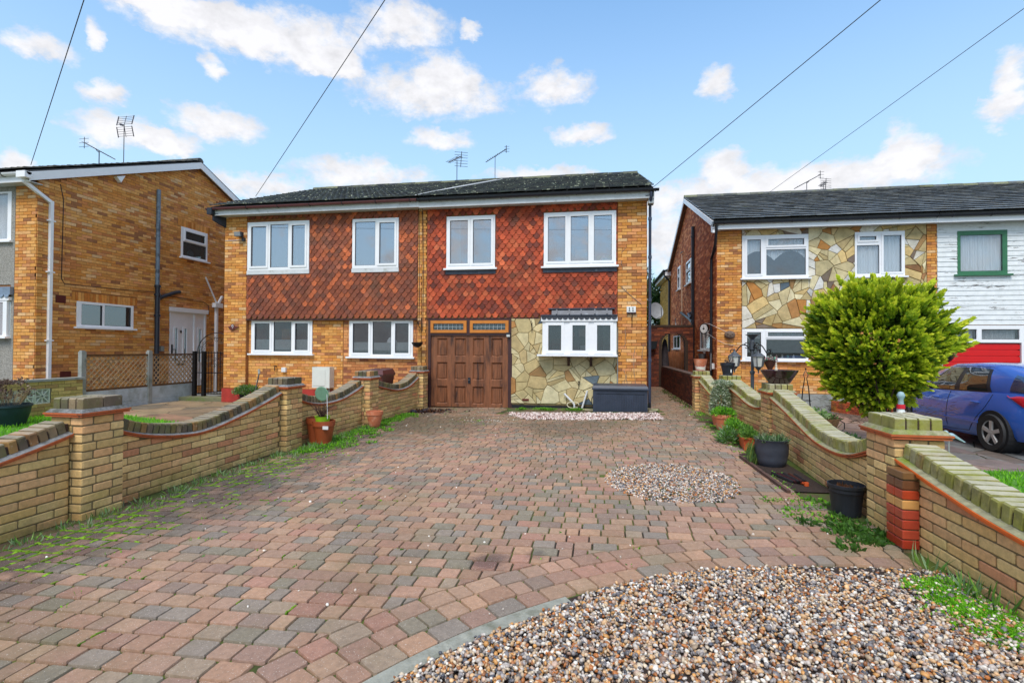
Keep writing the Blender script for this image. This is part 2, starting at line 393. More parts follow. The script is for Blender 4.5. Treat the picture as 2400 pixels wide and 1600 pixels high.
def rotm(ax, ay, az):
    return np.array(Matrix.Rotation(az, 3, 'Z')@Matrix.Rotation(ay, 3, 'Y')@Matrix.Rotation(ax, 3, 'X'))
def clip(poly, nx, ny, c):          # keep nx*x+ny*y <= c
    out = []
    for i in range(len(poly)):
        a, b = poly[i], poly[(i+1) % len(poly)]; da = nx*a[0]+ny*a[1]-c; db = nx*b[0]+ny*b[1]-c
        if da <= 0: out.append(a)
        if (da < 0 < db) or (db < 0 < da):
            t = da/(da-db); out.append((a[0]+(b[0]-a[0])*t, a[1]+(b[1]-a[1])*t))
    return out
def area(p): return abs(sum(p[i][0]*p[(i+1) % len(p)][1]-p[(i+1) % len(p)][0]*p[i][1] for i in range(len(p))))/2
def minus(poly, h, gap=0):
    x0, x1, z0, z1 = h; x0 -= gap; x1 += gap; z0 -= gap; z1 += gap
    xs = [p[0] for p in poly]; zs = [p[1] for p in poly]
    if max(xs) <= x0 or min(xs) >= x1 or max(zs) <= z0 or min(zs) >= z1: return [poly]
    mid = clip(clip(poly, 1, 0, x1), -1, 0, -x0)
    return [q for q in (clip(poly, 1, 0, x0), clip(poly, -1, 0, -x1), clip(mid, 0, 1, z0) if mid else [], clip(mid, 0, -1, -z1) if mid else []) if len(q) > 2]
def slabs(rect, holes):             # decompose a rectangle with rectangular holes into boxes
    x0, x1, z0, z1 = rect; hs = [h for h in holes if h[0] < x1 and h[1] > x0 and h[2] < z1 and h[3] > z0]
    xs = sorted({x0, x1}|{min(max(v, x0), x1) for h in hs for v in h[:2]})
    out = []
    for a, b in zip(xs, xs[1:]):
        if b-a < 1e-5: continue
        m = (a+b)/2; cut = sorted((max(h[2], z0), min(h[3], z1)) for h in hs if h[0] < m < h[1]); z = z0
        for c, d in cut:
            if c > z+1e-5: out.append((a, b, z, c))
            z = max(z, d)
        if z < z1-1e-5: out.append((a, b, z, z1))
    return out
def leaves(name, P, D, ln, wd, C, material, parent=None, bend=.25, **kw):
    """N diamond-shaped leaf blades: base P, direction D, colour C"""
    P = np.asarray(P, float); n = len(P); D = np.asarray(D, float); D = D/(np.linalg.norm(D, axis=1, keepdims=True)+1e-9)
    ln = np.broadcast_to(ln, n)[:, None]; wd = np.broadcast_to(wd, n)[:, None]
    r = NR.randn(n, 3); s = np.cross(D, r); s /= np.linalg.norm(s, axis=1, keepdims=True)+1e-9; u = np.cross(s, D)
    V = np.stack([P, P+D*ln*.45+s*wd+u*ln*bend*.3, P+D*ln-u*ln*bend*.2, P+D*ln*.45-s*wd+u*ln*bend*.3], 1).reshape(-1, 3)
    og = ORG[parent.name] if parent is not None else np.array((P[:,0].mean(), P[:,1].mean(), P[:,2].min()))
    me = bpy.data.meshes.new(name); V = V-og
    me.vertices.add(4*n); me.vertices.foreach_set('co', V.ravel()); me.loops.add(4*n); me.loops.foreach_set('vertex_index', np.arange(4*n))
    me.polygons.add(n); me.polygons.foreach_set('loop_start', np.arange(n)*4); me.polygons.foreach_set('loop_total', np.full(n, 4)); me.update(calc_edges=True)
    A = np.ones((n, 4)); A[:, :3] = C
    at = me.attributes.new('Col', 'FLOAT_COLOR', 'FACE'); at.data.foreach_set('color', A.ravel())
    at = me.attributes.new('joined', 'FLOAT', 'FACE'); at.data.foreach_set('value', np.ones(n))
    me.materials.append(material); o = bpy.data.objects.new(name, me); COL.objects.link(o)
    if parent is not None: o.parent = parent
    else: o.location = og
    ORG[o.name] = og
    for k, v in kw.items():
        if v: o['category' if k == 'cat' else k] = v
    return o
def cols(n, pal, jit=.12):
    pal = np.array(pal); c = pal[NR.randint(len(pal), size=n)]*(1+NR.randn(n, 1)*jit); return np.clip(c, .003, .95)
def pick(pal, jit=.1):
    c = random.choice(pal); k = 1+random.gauss(0, jit); return tuple(min(max(q*k, .003), .9) for q in c)
# ------------------------------------------------------------------ materials
def leafmat():
    m, N, L, B = newmat('leaf'); a = N.new('ShaderNodeAttribute'); a.attribute_name = 'Col'
    L.new(a.outputs['Color'], B.inputs['Base Color']); B.inputs['Roughness'].default_value = .5; B.inputs['Specular IOR Level'].default_value = .35
    t = N.new('ShaderNodeBsdfTranslucent'); L.new(a.outputs['Color'], t.inputs[0]); x = N.new('ShaderNodeMixShader'); x.inputs[0].default_value = .38
    L.new(B.outputs[0], x.inputs[1]); L.new(t.outputs[0], x.inputs[2]); L.new(x.outputs[0], N['Material Output'].inputs[0]); return m
M_LEAF = leafmat()
M_BRICK = pmat('house_brick', .8, .2, 16, .35, 90, stains=[(S(140, 80, 36), 1.6, .56, .75, .3), (S(235, 190, 130), 9, .6, .75, .35)])
M_BRICKR = pmat('side_brick', .85, .3, 16, .35, 90, stains=[(S(110, 60, 35), 2.1, .5, .72, .4)])
M_GBRICK = pmat('garden_brick', .85, .2, 22, .45, 110, stains=[(S(130, 134, 46), 2.6, .46, .66, .6, .32, .0), (S(90, 85, 60), 5, .55, .75, .3), (S(60, 58, 40), 3.3, .42, .65, .6, .16, .0)])
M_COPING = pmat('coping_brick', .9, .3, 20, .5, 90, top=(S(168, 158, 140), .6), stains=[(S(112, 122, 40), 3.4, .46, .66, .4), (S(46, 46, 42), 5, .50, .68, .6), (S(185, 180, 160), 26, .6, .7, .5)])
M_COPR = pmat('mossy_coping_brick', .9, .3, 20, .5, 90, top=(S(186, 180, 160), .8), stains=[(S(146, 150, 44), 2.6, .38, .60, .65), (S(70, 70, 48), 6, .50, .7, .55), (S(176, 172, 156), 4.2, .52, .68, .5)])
M_MORT = mat('mortar', S(120, 104, 74), .95, var=.25, scale=20, bmp=.5, bscale=150)
M_MORTH = mat('house_mortar', S(150, 100, 58), .95, var=.3, scale=12, bmp=.4, bscale=120)
M_MORTD = mat('dark_mortar', S(66, 50, 40), .95, var=.3, scale=20, bmp=.5)
M_TILE9 = pmat('hung_tile', .8, .28, 20, .3, 90, stains=[(S(95, 80, 60), 1.3, .52, .7, .45), (S(175, 130, 105), 8, .6, .72, .4)])
M_ROOF = pmat('roof_tile_mossy', .5, .3, 9, .5, 60, .5, stains=[(S(80, 92, 78), 4.5, .48, .62, .5), (S(188, 194, 168), 8.5, .59, .63, .85)])
M_ROOF13 = pmat('roof_tile_wet', .30, .3, 9, .2, 60, .7, stains=[(S(150, 150, 145), 4.5, .55, .7, .35), (S(90, 105, 60), 2.3, .6, .7, .4)])
M_STONE = pmat('crazy_stone', .75, .26, 5, .8, 22, stains=[(S(150, 95, 45), 3.1, .60, .74, .45), (S(90, 85, 78), 4.3, .64, .76, .45), (S(105, 110, 60), 1.1, .5, .75, .3)])
M_POINT = mat('stone_pointing', S(128, 108, 70), .9, var=.2, scale=20, bmp=.3)
M_PAVER = pmat('block_paver', .72, .2, 34, .5, 130, .4, blots=((-.72, 3.36, .14, S(56, 46, 50), .6), (-.42, 3.5, .08, S(60, 50, 54), .4), (-3.2, 9.4, 1.3, S(84, 76, 52), .55), (-.6, 9.3, 1.0, S(92, 78, 60), .5), (-3.9, 4.6, 1.0, S(70, 64, 58), .5)), stains=[(S(100, 84, 74), 1.1, .52, .72, .4), (S(116, 104, 70), .8, .50, .66, .45), (S(66, 58, 54), 2.0, .36, .52, .8, -3.0, -3.8, 'X'), (S(108, 94, 68), 1.3, .34, .60, .65, 7.0, 10.5, 'Y')], speck=(S(225, 215, 205), 150, .66, .70, .6))
M_UPVC = mat('white_upvc', (.84, .85, .87), .28, var=.03, spec=.5)
M_WPLAST = mat('white_plastic', (.72, .73, .74), .4, var=.08)
M_WPAINT = mat('white_painted_board', (.62, .64, .66), .5, var=.12, scale=5, stain=S(150, 155, 145), stscale=4, stth=(.58, .75))
M_BLACKP = mat('black_plastic', S(36, 40, 50), .35, var=.2, scale=10)
M_GREYP = mat('grey_blue_plastic', S(58, 66, 86), .35, var=.15)
M_BROWNG = mat('brown_gutter', S(110, 66, 70), .35, var=.15)
M_IRON = mat('black_iron', S(26, 26, 28), .45, .3, var=.3)
M_WOOD = mat('garage_wood', S(128, 78, 48), .55, var=.3, scale=7, sx=(2.4, 2.4, .35), stain=S(48, 28, 22), stscale=3.2, stth=(.50, .68), bmp=.25, bscale=30)
M_DWOOD = mat('dark_stained_frame', S(62, 34, 34), .5, var=.2)
M_OWOOD = mat('orange_stained_frame', S(196, 120, 42), .45, var=.15, scale=6)
M_LEAD = mat('lead_sheet', S(58, 64, 76), .45, .2, var=.35, scale=6, stain=S(130, 140, 150), stscale=7, stth=(.6, .75))
M_SLATE = mat('slate_scallop', S(52, 54, 62), .5, var=.3, scale=8)
M_CONC = mat('concrete', S(150, 152, 148), .9, var=.2, scale=6, bmp=.5, bscale=90, stain=S(100, 104, 90), stscale=3)
M_CONCB = mat('concrete_gravel_board', S(176, 184, 188), .9, var=.15, scale=5, bmp=.4, bscale=60, stain=S(140, 146, 140), stscale=3)
M_PEB = mat('pebbledash', S(150, 146, 138), .95, var=.55, scale=55, bmp=1., bscale=75)
M_RED = mat('red_painted_door', (.62, .004, .006), .38, var=.06)
M_REDM = mat('red_masonry_paint', (.36, .03, .02), .7, var=.25, scale=6)
M_GREEN = mat('green_painted_frame', S(52, 112, 78), .5, var=.2)
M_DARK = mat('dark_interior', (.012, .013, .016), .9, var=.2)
M_ROOM = mat('room_wall', (.16, .155, .15), .9, var=.2)
M_NET = mat('net_curtain', (.82, .84, .86), .9, var=.12, scale=4, sx=(8, 8, .5))
M_BLIND = mat('vertical_blind', (.42, .46, .50), .8, var=.06, scale=3)
M_FILM = mat('frosted_film', (.36, .42, .43), .6, var=.1)
M_TERRA = mat('terracotta', S(196, 112, 76), .75, var=.18, scale=9, bmp=.2, stain=S(222, 165, 135), stscale=5, stth=(.52, .7))
M_TERRAP = mat('terracotta_plastic', S(150, 72, 38), .45, var=.12, scale=6)
M_SOIL = mat('soil', S(48, 34, 26), .95, var=.5, scale=40, bmp=1., bscale=50)
M_CREASE = mat('orange_creasing_tile', S(186, 92, 44), .6, var=.3, scale=9, stain=S(70, 52, 36), stscale=9, stth=(.5, .68))
M_FILLET = mat('cement_fillet', S(128, 128, 128), .95, var=.4, scale=26, bmp=.8, bscale=120, stain=S(70, 72, 62), stscale=5)
M_FILLETR = mat('mossy_fillet', S(150, 146, 116), .95, var=.35, scale=20, bmp=.8, bscale=120, stain=S(120, 135, 30), stscale=3)
G_NET = glassmat('glass_clear', (.3, .32, .34), .03, .92)
G_SIDE = glassmat('glass_side', (.10, .13, .15), .0, .5, .35)
G_UP = glassmat('glass_bright', (.5, .52, .56), .26, .62)
G_LOW = glassmat('glass_dark', (.05, .06, .07), .02, .8)
G_FROST = glassmat('glass_frosted', (.2, .24, .25), .12, .5, .25)

P_HOUSE = [S(212,142,66), S(218,154,80), S(200,124,52), S(224,168,108), S(204,132,60), S(226,164,88), S(212,140,88), S(204,128,46), S(186,110,56), S(222,180,132), S(210,144,64), S(216,150,74), S(220,160,90), S(208,136,60), S(190,118,64), S(146,86,54)]
P_SIDE13 = [S(190,112,68), S(176,98,58), S(200,126,78), S(168,92,56), S(210,142,98), S(156,86,56)]
P_SIDE13 = [tuple(q*1.2 for q in c) for c in P_SIDE13]
P_HOUSE = [tuple(.84*a+.16*b for a, b in zip(c, S(218, 172, 112))) for c in P_HOUSE]
K11 = .84
P_YEL = [S(200,160,78), S(190,148,70), S(208,170,92)]
P_GARD = [S(210, 174, 114), S(216, 180, 122), S(204, 164, 106), S(216, 170, 120), S(212, 182, 120), S(222, 188, 128), S(208, 160, 110), S(198, 164, 106), S(218, 182, 124), S(206, 142, 102)]
P_NEWB = [S(206,140,84), S(212,150,96), S(196,126,76), S(150,92,66)]
P_T9 = [S(150,82,58), S(134,74,56), S(172,92,58), S(156,90,66), S(128,76,60), S(196,104,64), S(144,80,58)]
P_T11 = [S(190,84,52), S(168,72,46), S(200,92,56), S(138,64,48), S(178,78,48), S(122,62,50), S(206,104,66), S(150,68,48), S(184,82,52)]
P_T11 = [tuple(q*.93 for q in c) for c in P_T11]; P_T9 = [tuple(q*.92 for q in c) for c in P_T9]
P_STONE = [S(196, 180, 138), S(204, 190, 148), S(188, 170, 124), S(208, 196, 158), S(190, 170, 122), S(198, 184, 142), S(184, 162, 116)]
P_SLATE = [S(84,98,108), S(96,108,114)]
P_RUST = [S(176,126,74), S(160,124,80)]
P_ROOF = [S(48,54,58), S(58,62,64), S(42,46,50), S(66,68,66)]

def bricks(P, fr, u0, u1, z0, z1, holes=(), pal=P_HOUSE, topfn=None, course=.075, ln=.225, proud=.01, gap=.009, v=0., t='box', jit=.065, skip=None):
    row = 0; z = z0
    if abs(fr.eu[1]) > .9 and ln == .225: ln = .265
    while z < z1-.02:
        h = min(course, z1-z); zc = z+h/2; off = (row % 2)*ln/2+(random.random()*.02)
        segs = [(u0, u1)]
        for hl in holes:
            if hl[2] < zc < hl[3]:
                ns = []
                for a, b in segs:
                    if hl[1] <= a or hl[0] >= b: ns.append((a, b)); continue
                    if hl[0] > a: ns.append((a, hl[0]))
                    if hl[1] < b: ns.append((hl[1], b))
                segs = ns
        for a, b in segs:
            u = u0-off
            while u < b:
                c, d = max(u, a), min(u+ln, b); u += ln
                if d-c < .03: continue
                if topfn and (zc+h/2 > topfn(c)+.04 and zc+h/2 > topfn(d)+.04): continue
                P.add(t, ((c+d)/2, v+random.uniform(-.002, .002), zc), (d-c-gap, proud*2, h-gap), None, pick(pal, jit), fr)
        z += course; row += 1
def wallslab(name, par, fr, rect, holes, mat_, th=.22, v=0., **kw):
    m = MB(fr)
    for a, b, c, d in slabs(rect, holes): m.box(a, b, v-th, v, c, d)
    return m.build(name, mat_, par, **kw)
def window(par, fr, u0, u1, z0, z1, lights, fm=None, gm=None, v=.02, sill=True, sw=.04, curtain=None, name='window', label=None, film=0., sillm=None, lead=False, sill_ext=.06):
    fm = fm or M_UPVC; gm = gm or (G_NET if curtain and curtain[1] is M_NET else G_UP); W, H = u1-u0, z1-z0
    L = [(u0+a*W, u0+b*W, z0+c*H, z0+d*H, k) for a, b, c, d, k in lights]
    m = MB(fr)
    for a, b, c, d in slabs((u0, u1, z0, z1), [l[:4] for l in L]): m.box(a, b, v-.07, v, c, d)
    o = m.build(name, fm, par, label=label)
    for a, b, c, d, k in L:
        g = 0.
        if k == 's':
            q = MB(fr); g = sw
            for e in slabs((a-.012, b+.012, c-.012, d+.012), [(a+sw, b-sw, c+sw, d-sw)]): q.box(e[0], e[1], v-.03, v+.018, e[2], e[3])
            q.build('sash', fm, o)
        p = MB(fr); p.box(a+g-.004, b-g+.004, v-.03, v-.022, c+g-.004, d-g+.004); p.build('pane', gm, o)
        # rubber gasket round the glass
        q = MB(fr)
        for e in slabs((a+g-.001, b-g+.001, c+g-.001, d-g+.001), [(a+g+.008, b-g-.008, c+g+.008, d-g-.008)]): q.box(e[0], e[1], v-.021, v-.006, e[2], e[3])
        q.build('gasket', M_BLACKP, o)
        if film:
            q = MB(fr); q.box(a+g, b-g, v-.044, v-.036, c+g, c+g+(d-c-2*g)*film); q.build('frosted_film', M_FILM, o)
        if lead:
            q = MB(fr)
            for i in range(1, 8): x = a+g+(b-a-2*g)*i/8; q.box(x-.004, x+.004, v-.022, v-.018, c+g, d-g)
            zz = (c+d)/2; q.box(a+g, b-g, v-.0215, v-.0175, zz-.004, zz+.004); q.build('leading', M_CONCB, o)
    if sill:
        q = MB(fr); q.box(u0-sill_ext, u1+sill_ext, v-.06, v+.07, z0-.045, z0-.002); q.build('sill', sillm or fm, o)
    if curtain:
        kind, cm = curtain[:2]; lo = curtain[2] if len(curtain) > 2 else 0.
        q = MB(fr); n = 60; vv = v-.09
        for i in range(n):
            def pt(j):
                x = u0+.05+(W-.1)*j/n; a = .02*math.sin(j*1.9)+.012*math.sin(j*.7+1)
                if kind == 'blind': a = .012*(j % 2)
                zl = z0+.02
                if lo: zl = z0+H*(lo+.22*abs(math.sin(PI*(x-u0)/W*2.0)) if kind == 'swag' else lo)
                return x, vv+a, zl
            (x0, v0, l0), (x1, v1, l1) = pt(i), pt(i+1)
            q.add([(x0, v0, l0), (x1, v1, l1), (x1, v1, z1-.02), (x0, v0, z1-.02)], [(0, 1, 2, 3)])
        q.build('curtain', cm, o, smooth=kind != 'blind')
    return o
def S3(): return [(.04, .335, .06, .94, 's'), (.375, .665, .06, .94, 'f'), (.705, .96, .06, .94, 's')]
def roof(par, X0, X1, Ye, ze, Yr, zr, mt, pal, w=.33, g=.34, name='roof_tile', t='roof', AL=.115, TH=.024):
    L = math.hypot(Yr-Ye, zr-ze); d = np.array((0, (Yr-Ye)/L, (zr-ze)/L)); n = np.array((0, -d[2], d[1]))
    P = Pieces(name, mt, par); rows = int(round(L/g)); g = L/rows; nx = int(round((X1-X0)/w)); w = (X1-X0)/nx
    al = AL; dy = d*math.cos(al)-n*math.sin(al); nz = n*math.cos(al)+d*math.sin(al)
    for r in range(rows):
        for i in range(nx):
            c = np.array((X0+(i+.5)*w, Ye, ze))+d*(r+.5)*g+n*(.036+random.uniform(-.003, .003))
            j = rotm(random.gauss(0, .006), random.gauss(0, .006), random.gauss(0, .004))
            P.add(t, c, (w*.99, g+.05, TH), np.stack([np.array((1., 0, 0)), dy, nz], 1)@j, pick(pal, .14))
    P.emit()
    m = MB(); a = np.array((0, Ye, ze)); b = np.array((0, Yr, zr)); o = n*-.06
    m.add([(X0+.01, *(a)[1:]), (X1-.01, *(a)[1:]), (X1-.01, *(b)[1:]), (X0+.01, *(b)[1:]), (X0+.01, *(a+o)[1:]), (X1-.01, *(a+o)[1:]), (X1-.01, *(b+o)[1:]), (X0+.01, *(b+o)[1:])],
          [(0,1,2,3),(4,7,6,5),(0,4,5,1),(1,5,6,2),(3,2,6,7),(0,3,7,4)])
    # rear slope
    Y2 = 2*Yr-Ye
    m.add([(X0+.01, Yr, zr+.03), (X1-.01, Yr, zr+.03), (X1-.01, Y2, ze+.03), (X0+.01, Y2, ze+.03), (X0+.01, Yr, zr-.06), (X1-.01, Yr, zr-.06), (X1-.01, Y2, ze-.06), (X0+.01, Y2, ze-.06)],
          [(0,1,2,3),(4,7,6,5),(0,4,5,1),(1,5,6,2),(3,2,6,7),(0,3,7,4)])
    m.build('roof_deck', mat('roof_underlay', S(60, 60, 60), .8, var=.3), par)
    R = Pieces('ridge_tile', mat_ridge(), par); k = int((X1-X0)/.45); s = (X1-X0)/k
    for i in range(k):
        V = []; x0 = X0+i*s; x1 = x0+s*.985
        for x in (x0, x1):
            for j in range(7):
                a = PI*j/6; V.append((x, Yr+.13*math.cos(a), zr+.0+.11*math.sin(a)+(.006 if i % 2 else 0)))
        F = [(j, j+1, 8+j, 7+j) for j in range(6)]+[tuple(range(7)), tuple(range(13, 6, -1))]
        R.addmesh(V, F, pick(pal+[S(110, 112, 90)], .15))
    R.emit()
def mat_ridge(): return pmat('ridge_tile', .8, .3, 9, .5, 60, .3, stains=[(S(125, 128, 95), 3, .45, .65, .6)])
def verge(par, X, Ye, ze, Yr, zr, mt=None, h=.17, th=.03, sgn=1, rear=True, soff=.12):
    """barge boards and soffit on a gable; X = outer face"""
    m = MB(); x0, x1 = sorted((X, X-sgn*th))
    def board(Ya, za, Yb, zb):
        m.add([(x0, Ya, za-h), (x1, Ya, za-h), (x1, Yb, zb-h), (x0, Yb, zb-h), (x0, Ya, za), (x1, Ya, za), (x1, Yb, zb), (x0, Yb, zb)], [(0,3,2,1),(4,5,6,7),(0,1,5,4),(1,2,6,5),(2,3,7,6),(3,0,4,7)])
    board(Ye, ze-.02, Yr-.002, zr-.02)
    if rear: board(Yr+.002, zr-.02, 2*Yr-Ye, ze-.02)
    o = m.build('barge_board', mt or M_UPVC, par)
    q = MB(); xa, xb = sorted((X-sgn*th*1.1, X-sgn*(soff+.06)))
    for (Ya, za, Yb, zb) in ((Ye, ze, Yr, zr), (Yr, zr, 2*Yr-Ye, ze)):
        q.add([(xa, Ya, za-h+.01), (xb, Ya, za-h+.01), (xb, Yb, zb-h+.01), (xa, Yb, zb-h+.01), (xa, Ya, za-h+.03), (xb, Ya, za-h+.03), (xb, Yb, zb-h+.03), (xa, Yb, zb-h+.03)], [(0,3,2,1),(4,5,6,7),(0,1,5,4),(1,2,6,5),(2,3,7,6),(3,0,4,7)])
    q.build('soffit', mat('brown_soffit', S(112, 92, 84), .7, var=.2), par)
def gable(par, fr, Yf, Yb, z0, ze, Yr, zr, holes, mt):
    m = MB(fr)
    for a, b, c, d in slabs((Yf, Yb, z0, ze), holes): m.box(a, b, -.22, 0, c, d)
    m.prism([(Yf, 0, ze), (Yb, 0, ze), (Yr, 0, zr)], (0, 0, 0)) if False else None
    V = [(Yf, 0, ze), (Yb, 0, ze), (Yr, 0, zr), (Yf, -.22, ze), (Yb, -.22, ze), (Yr, -.22, zr)]
    m.add(V, [(0,1,2),(5,4,3),(0,2,5,3),(1,4,5,2)])
    return m.build('gable_wall', mt, par)
def guttering(par, X0, X1, Y, z, mt, brk=.9, name='gutter', r=.055, fascia=None, zf=None, fh=.17, Yf=None):
    m = MB(); V = []; F = []
    n = 9
    for x in (X0, X1):
        for j in range(n): a = PI+PI*j/(n-1); V.append((x, Y+r*math.cos(a), z+r*math.sin(a)))
        for j in range(n): a = PI+PI*j/(n-1); V.append((x, Y+(r-.006)*math.cos(a), z+(r-.006)*math.sin(a)))
    for j in range(n-1): F.append((j, j+1, 2*n+j+1, 2*n+j)); F.append((n+j+1, n+j, 3*n+j, 3*n+j+1))
    F += [(0, 2*n, 3*n, n), (n-1, 2*n-1, 4*n-1, 3*n-1), tuple(range(n)), tuple(range(3*n-1, 2*n-1, -1))]
    m.add(V, F); g = m.build(name, mt, par, smooth=True)
    q = MB(); x = X0+.3
    while x < X1: q.tube([(x, Y+(r+.006)*math.cos(PI+PI*j/6), z+(r+.006)*math.sin(PI+PI*j/6)) for j in range(7)], .010, 5); x += brk
    q.build('gutter_bracket', M_BLACKP, g)
def downpipe(par, pts, r, mt, name='downpipe', collars=()):
    m = MB(); m.tube(pts, r, 12)
    for c in collars: m.lathe((c[0], c[1], c[2]), [(r*1.02, 0), (r*1.3, .005), (r*1.3, .07), (r*1.02, .075)], 12, capb=False)
    return m.build(name, mt, par, smooth=True)
def crazy(P, fr, u0, u1, z0, z1, holes, cell, pal, extras=(), gap=.012, th=.03, v=.0, seed=3, swap=None):
    rs = random.Random(seed); nx = max(2, int((u1-u0)/cell)); nz = max(2, int((z1-z0)/cell)); pts = []
    for i in range(-1, nx+1):
        for j in range(-1, nz+1):
            if rs.random() < .14: continue
            pts.append((u0+(i+.5+rs.uniform(-.75, .75)+(.5 if j % 2 else 0))*(u1-u0)/nx, z0+(j+.5+rs.uniform(-.44, .44))*(z1-z0)/nz))
    for i, p in enumerate(pts):
        poly = [(u0, z0), (u1, z0), (u1, z1), (u0, z1)]
        for q in pts:
            if q is p: continue
            dx, dz = q[0]-p[0], q[1]-p[1]; d = math.hypot(dx, dz)
            if d > cell*4 or d < 1e-6: continue
            dx /= d; dz /= d
            poly = clip(poly, dx, dz, (p[0]+q[0])/2*dx+(p[1]+q[1])/2*dz-gap/2*(1 if rs.random() > .1 else 1.6))
            if len(poly) < 3: break
        if len(poly) < 3 or area(poly) < .0015: continue
        parts = [poly]
        for _ in range(2):
            if rs.random() < .42 and cell < .5:
                nq = []
                for q in parts:
                    if area(q) < .012: nq.append(q); continue
                    mx, mz = sum(p[0] for p in q)/len(q)+rs.uniform(-.02, .02), sum(p[1] for p in q)/len(q)+rs.uniform(-.02, .02); an = rs.uniform(0, PI); nx_, nz_ = math.cos(an), math.sin(an); c0 = nx_*mx+nz_*mz
                    nq += [w for w in (clip(q, nx_, nz_, c0-gap/2), clip(q, -nx_, -nz_, -c0-gap/2)) if len(w) > 2]
                parts = nq
        for h in holes: parts = [r for q in parts for r in minus(q, h, .004)]
        for q in parts:
            if area(q) < .0012: continue
            r_ = rs.random(); cpal = pal
            for frac, pl in extras:
                if r_ < frac: cpal = pl; break
                r_ -= frac
            c = rs.choice(cpal); k = 1+rs.gauss(0, .08); c = tuple(min(max(q_*k, .01), .9) for q_ in c); dep = th*rs.uniform(.6, 1.15)
            cx = sum(a for a, b in q)/len(q); cz = sum(b for a, b in q)/len(q); n = len(q)
            V = [(a, v-.01, b) for a, b in q]+[(a, v+dep*.75, b) for a, b in q]+[(cx+(a-cx)*.94, v+dep, cz+(b-cz)*.94) for a, b in q]
            F = []
            for k2 in range(2):
                for a in range(n): F.append((k2*n+a, k2*n+(a+1) % n, (k2+1)*n+(a+1) % n, (k2+1)*n+a))
            F.append(tuple(2*n+a for a in range(n)))
            if swap: P.addmesh([swap(*w) for w in V], F, c)
            else: P.addmesh(V, F, c, fr)
def hung_tiles(P, fr, u0, u1, z0, z1, holes, pal, w=.170, g=.106):
    rows = int(round((z1-z0)/g)); g = (z1-z0)/rows; nx = int(round((u1-u0)/w)); w = (u1-u0)/nx
    for r in range(rows):
        z = z0+r*g
        for i in range(-1 if r % 2 else 0, nx+(1 if r % 2 else 0)):
            uc = u0+(i+.5+(.5 if r % 2 else 0))*w
            a, b = max(uc-w/2, u0), min(uc+w/2, u1)
            if b-a < w*.35: continue
            if any(h[0]+.03 < uc < h[1]-.03 and h[2]-g*.75 < z < h[3]-.02 for h in holes): continue
            if any(h[0]-w*.30 < uc < h[1]+w*.30 and h[2]-g*.3 < z+g*.3 < h[3]-.01 for h in holes):
                # crop beside the window: narrow cut tile
                h = [h for h in holes if h[0]-w*.30 < uc < h[1]+w*.30][0]
                if uc < (h[0]+h[1])/2: b = min(b, h[0]-.002)
                else: a = max(a, h[1]+.002)
                if b-a < .02: continue
            R = rotm(-.13+random.gauss(0, .012), random.gauss(0, .014), 0)
            Rw = np.stack([fr.eu, -fr.en, fr.ez], 1)@R
            lc = fr.P((a+b)/2, .036+random.uniform(-.002, .003), z)
            P.add('scale', lc, (b-a-.006, .020, g*1.5), Rw, pick([tuple(q*.84 for q in c) for c in pal] if z < 3.42 else pal, .12))

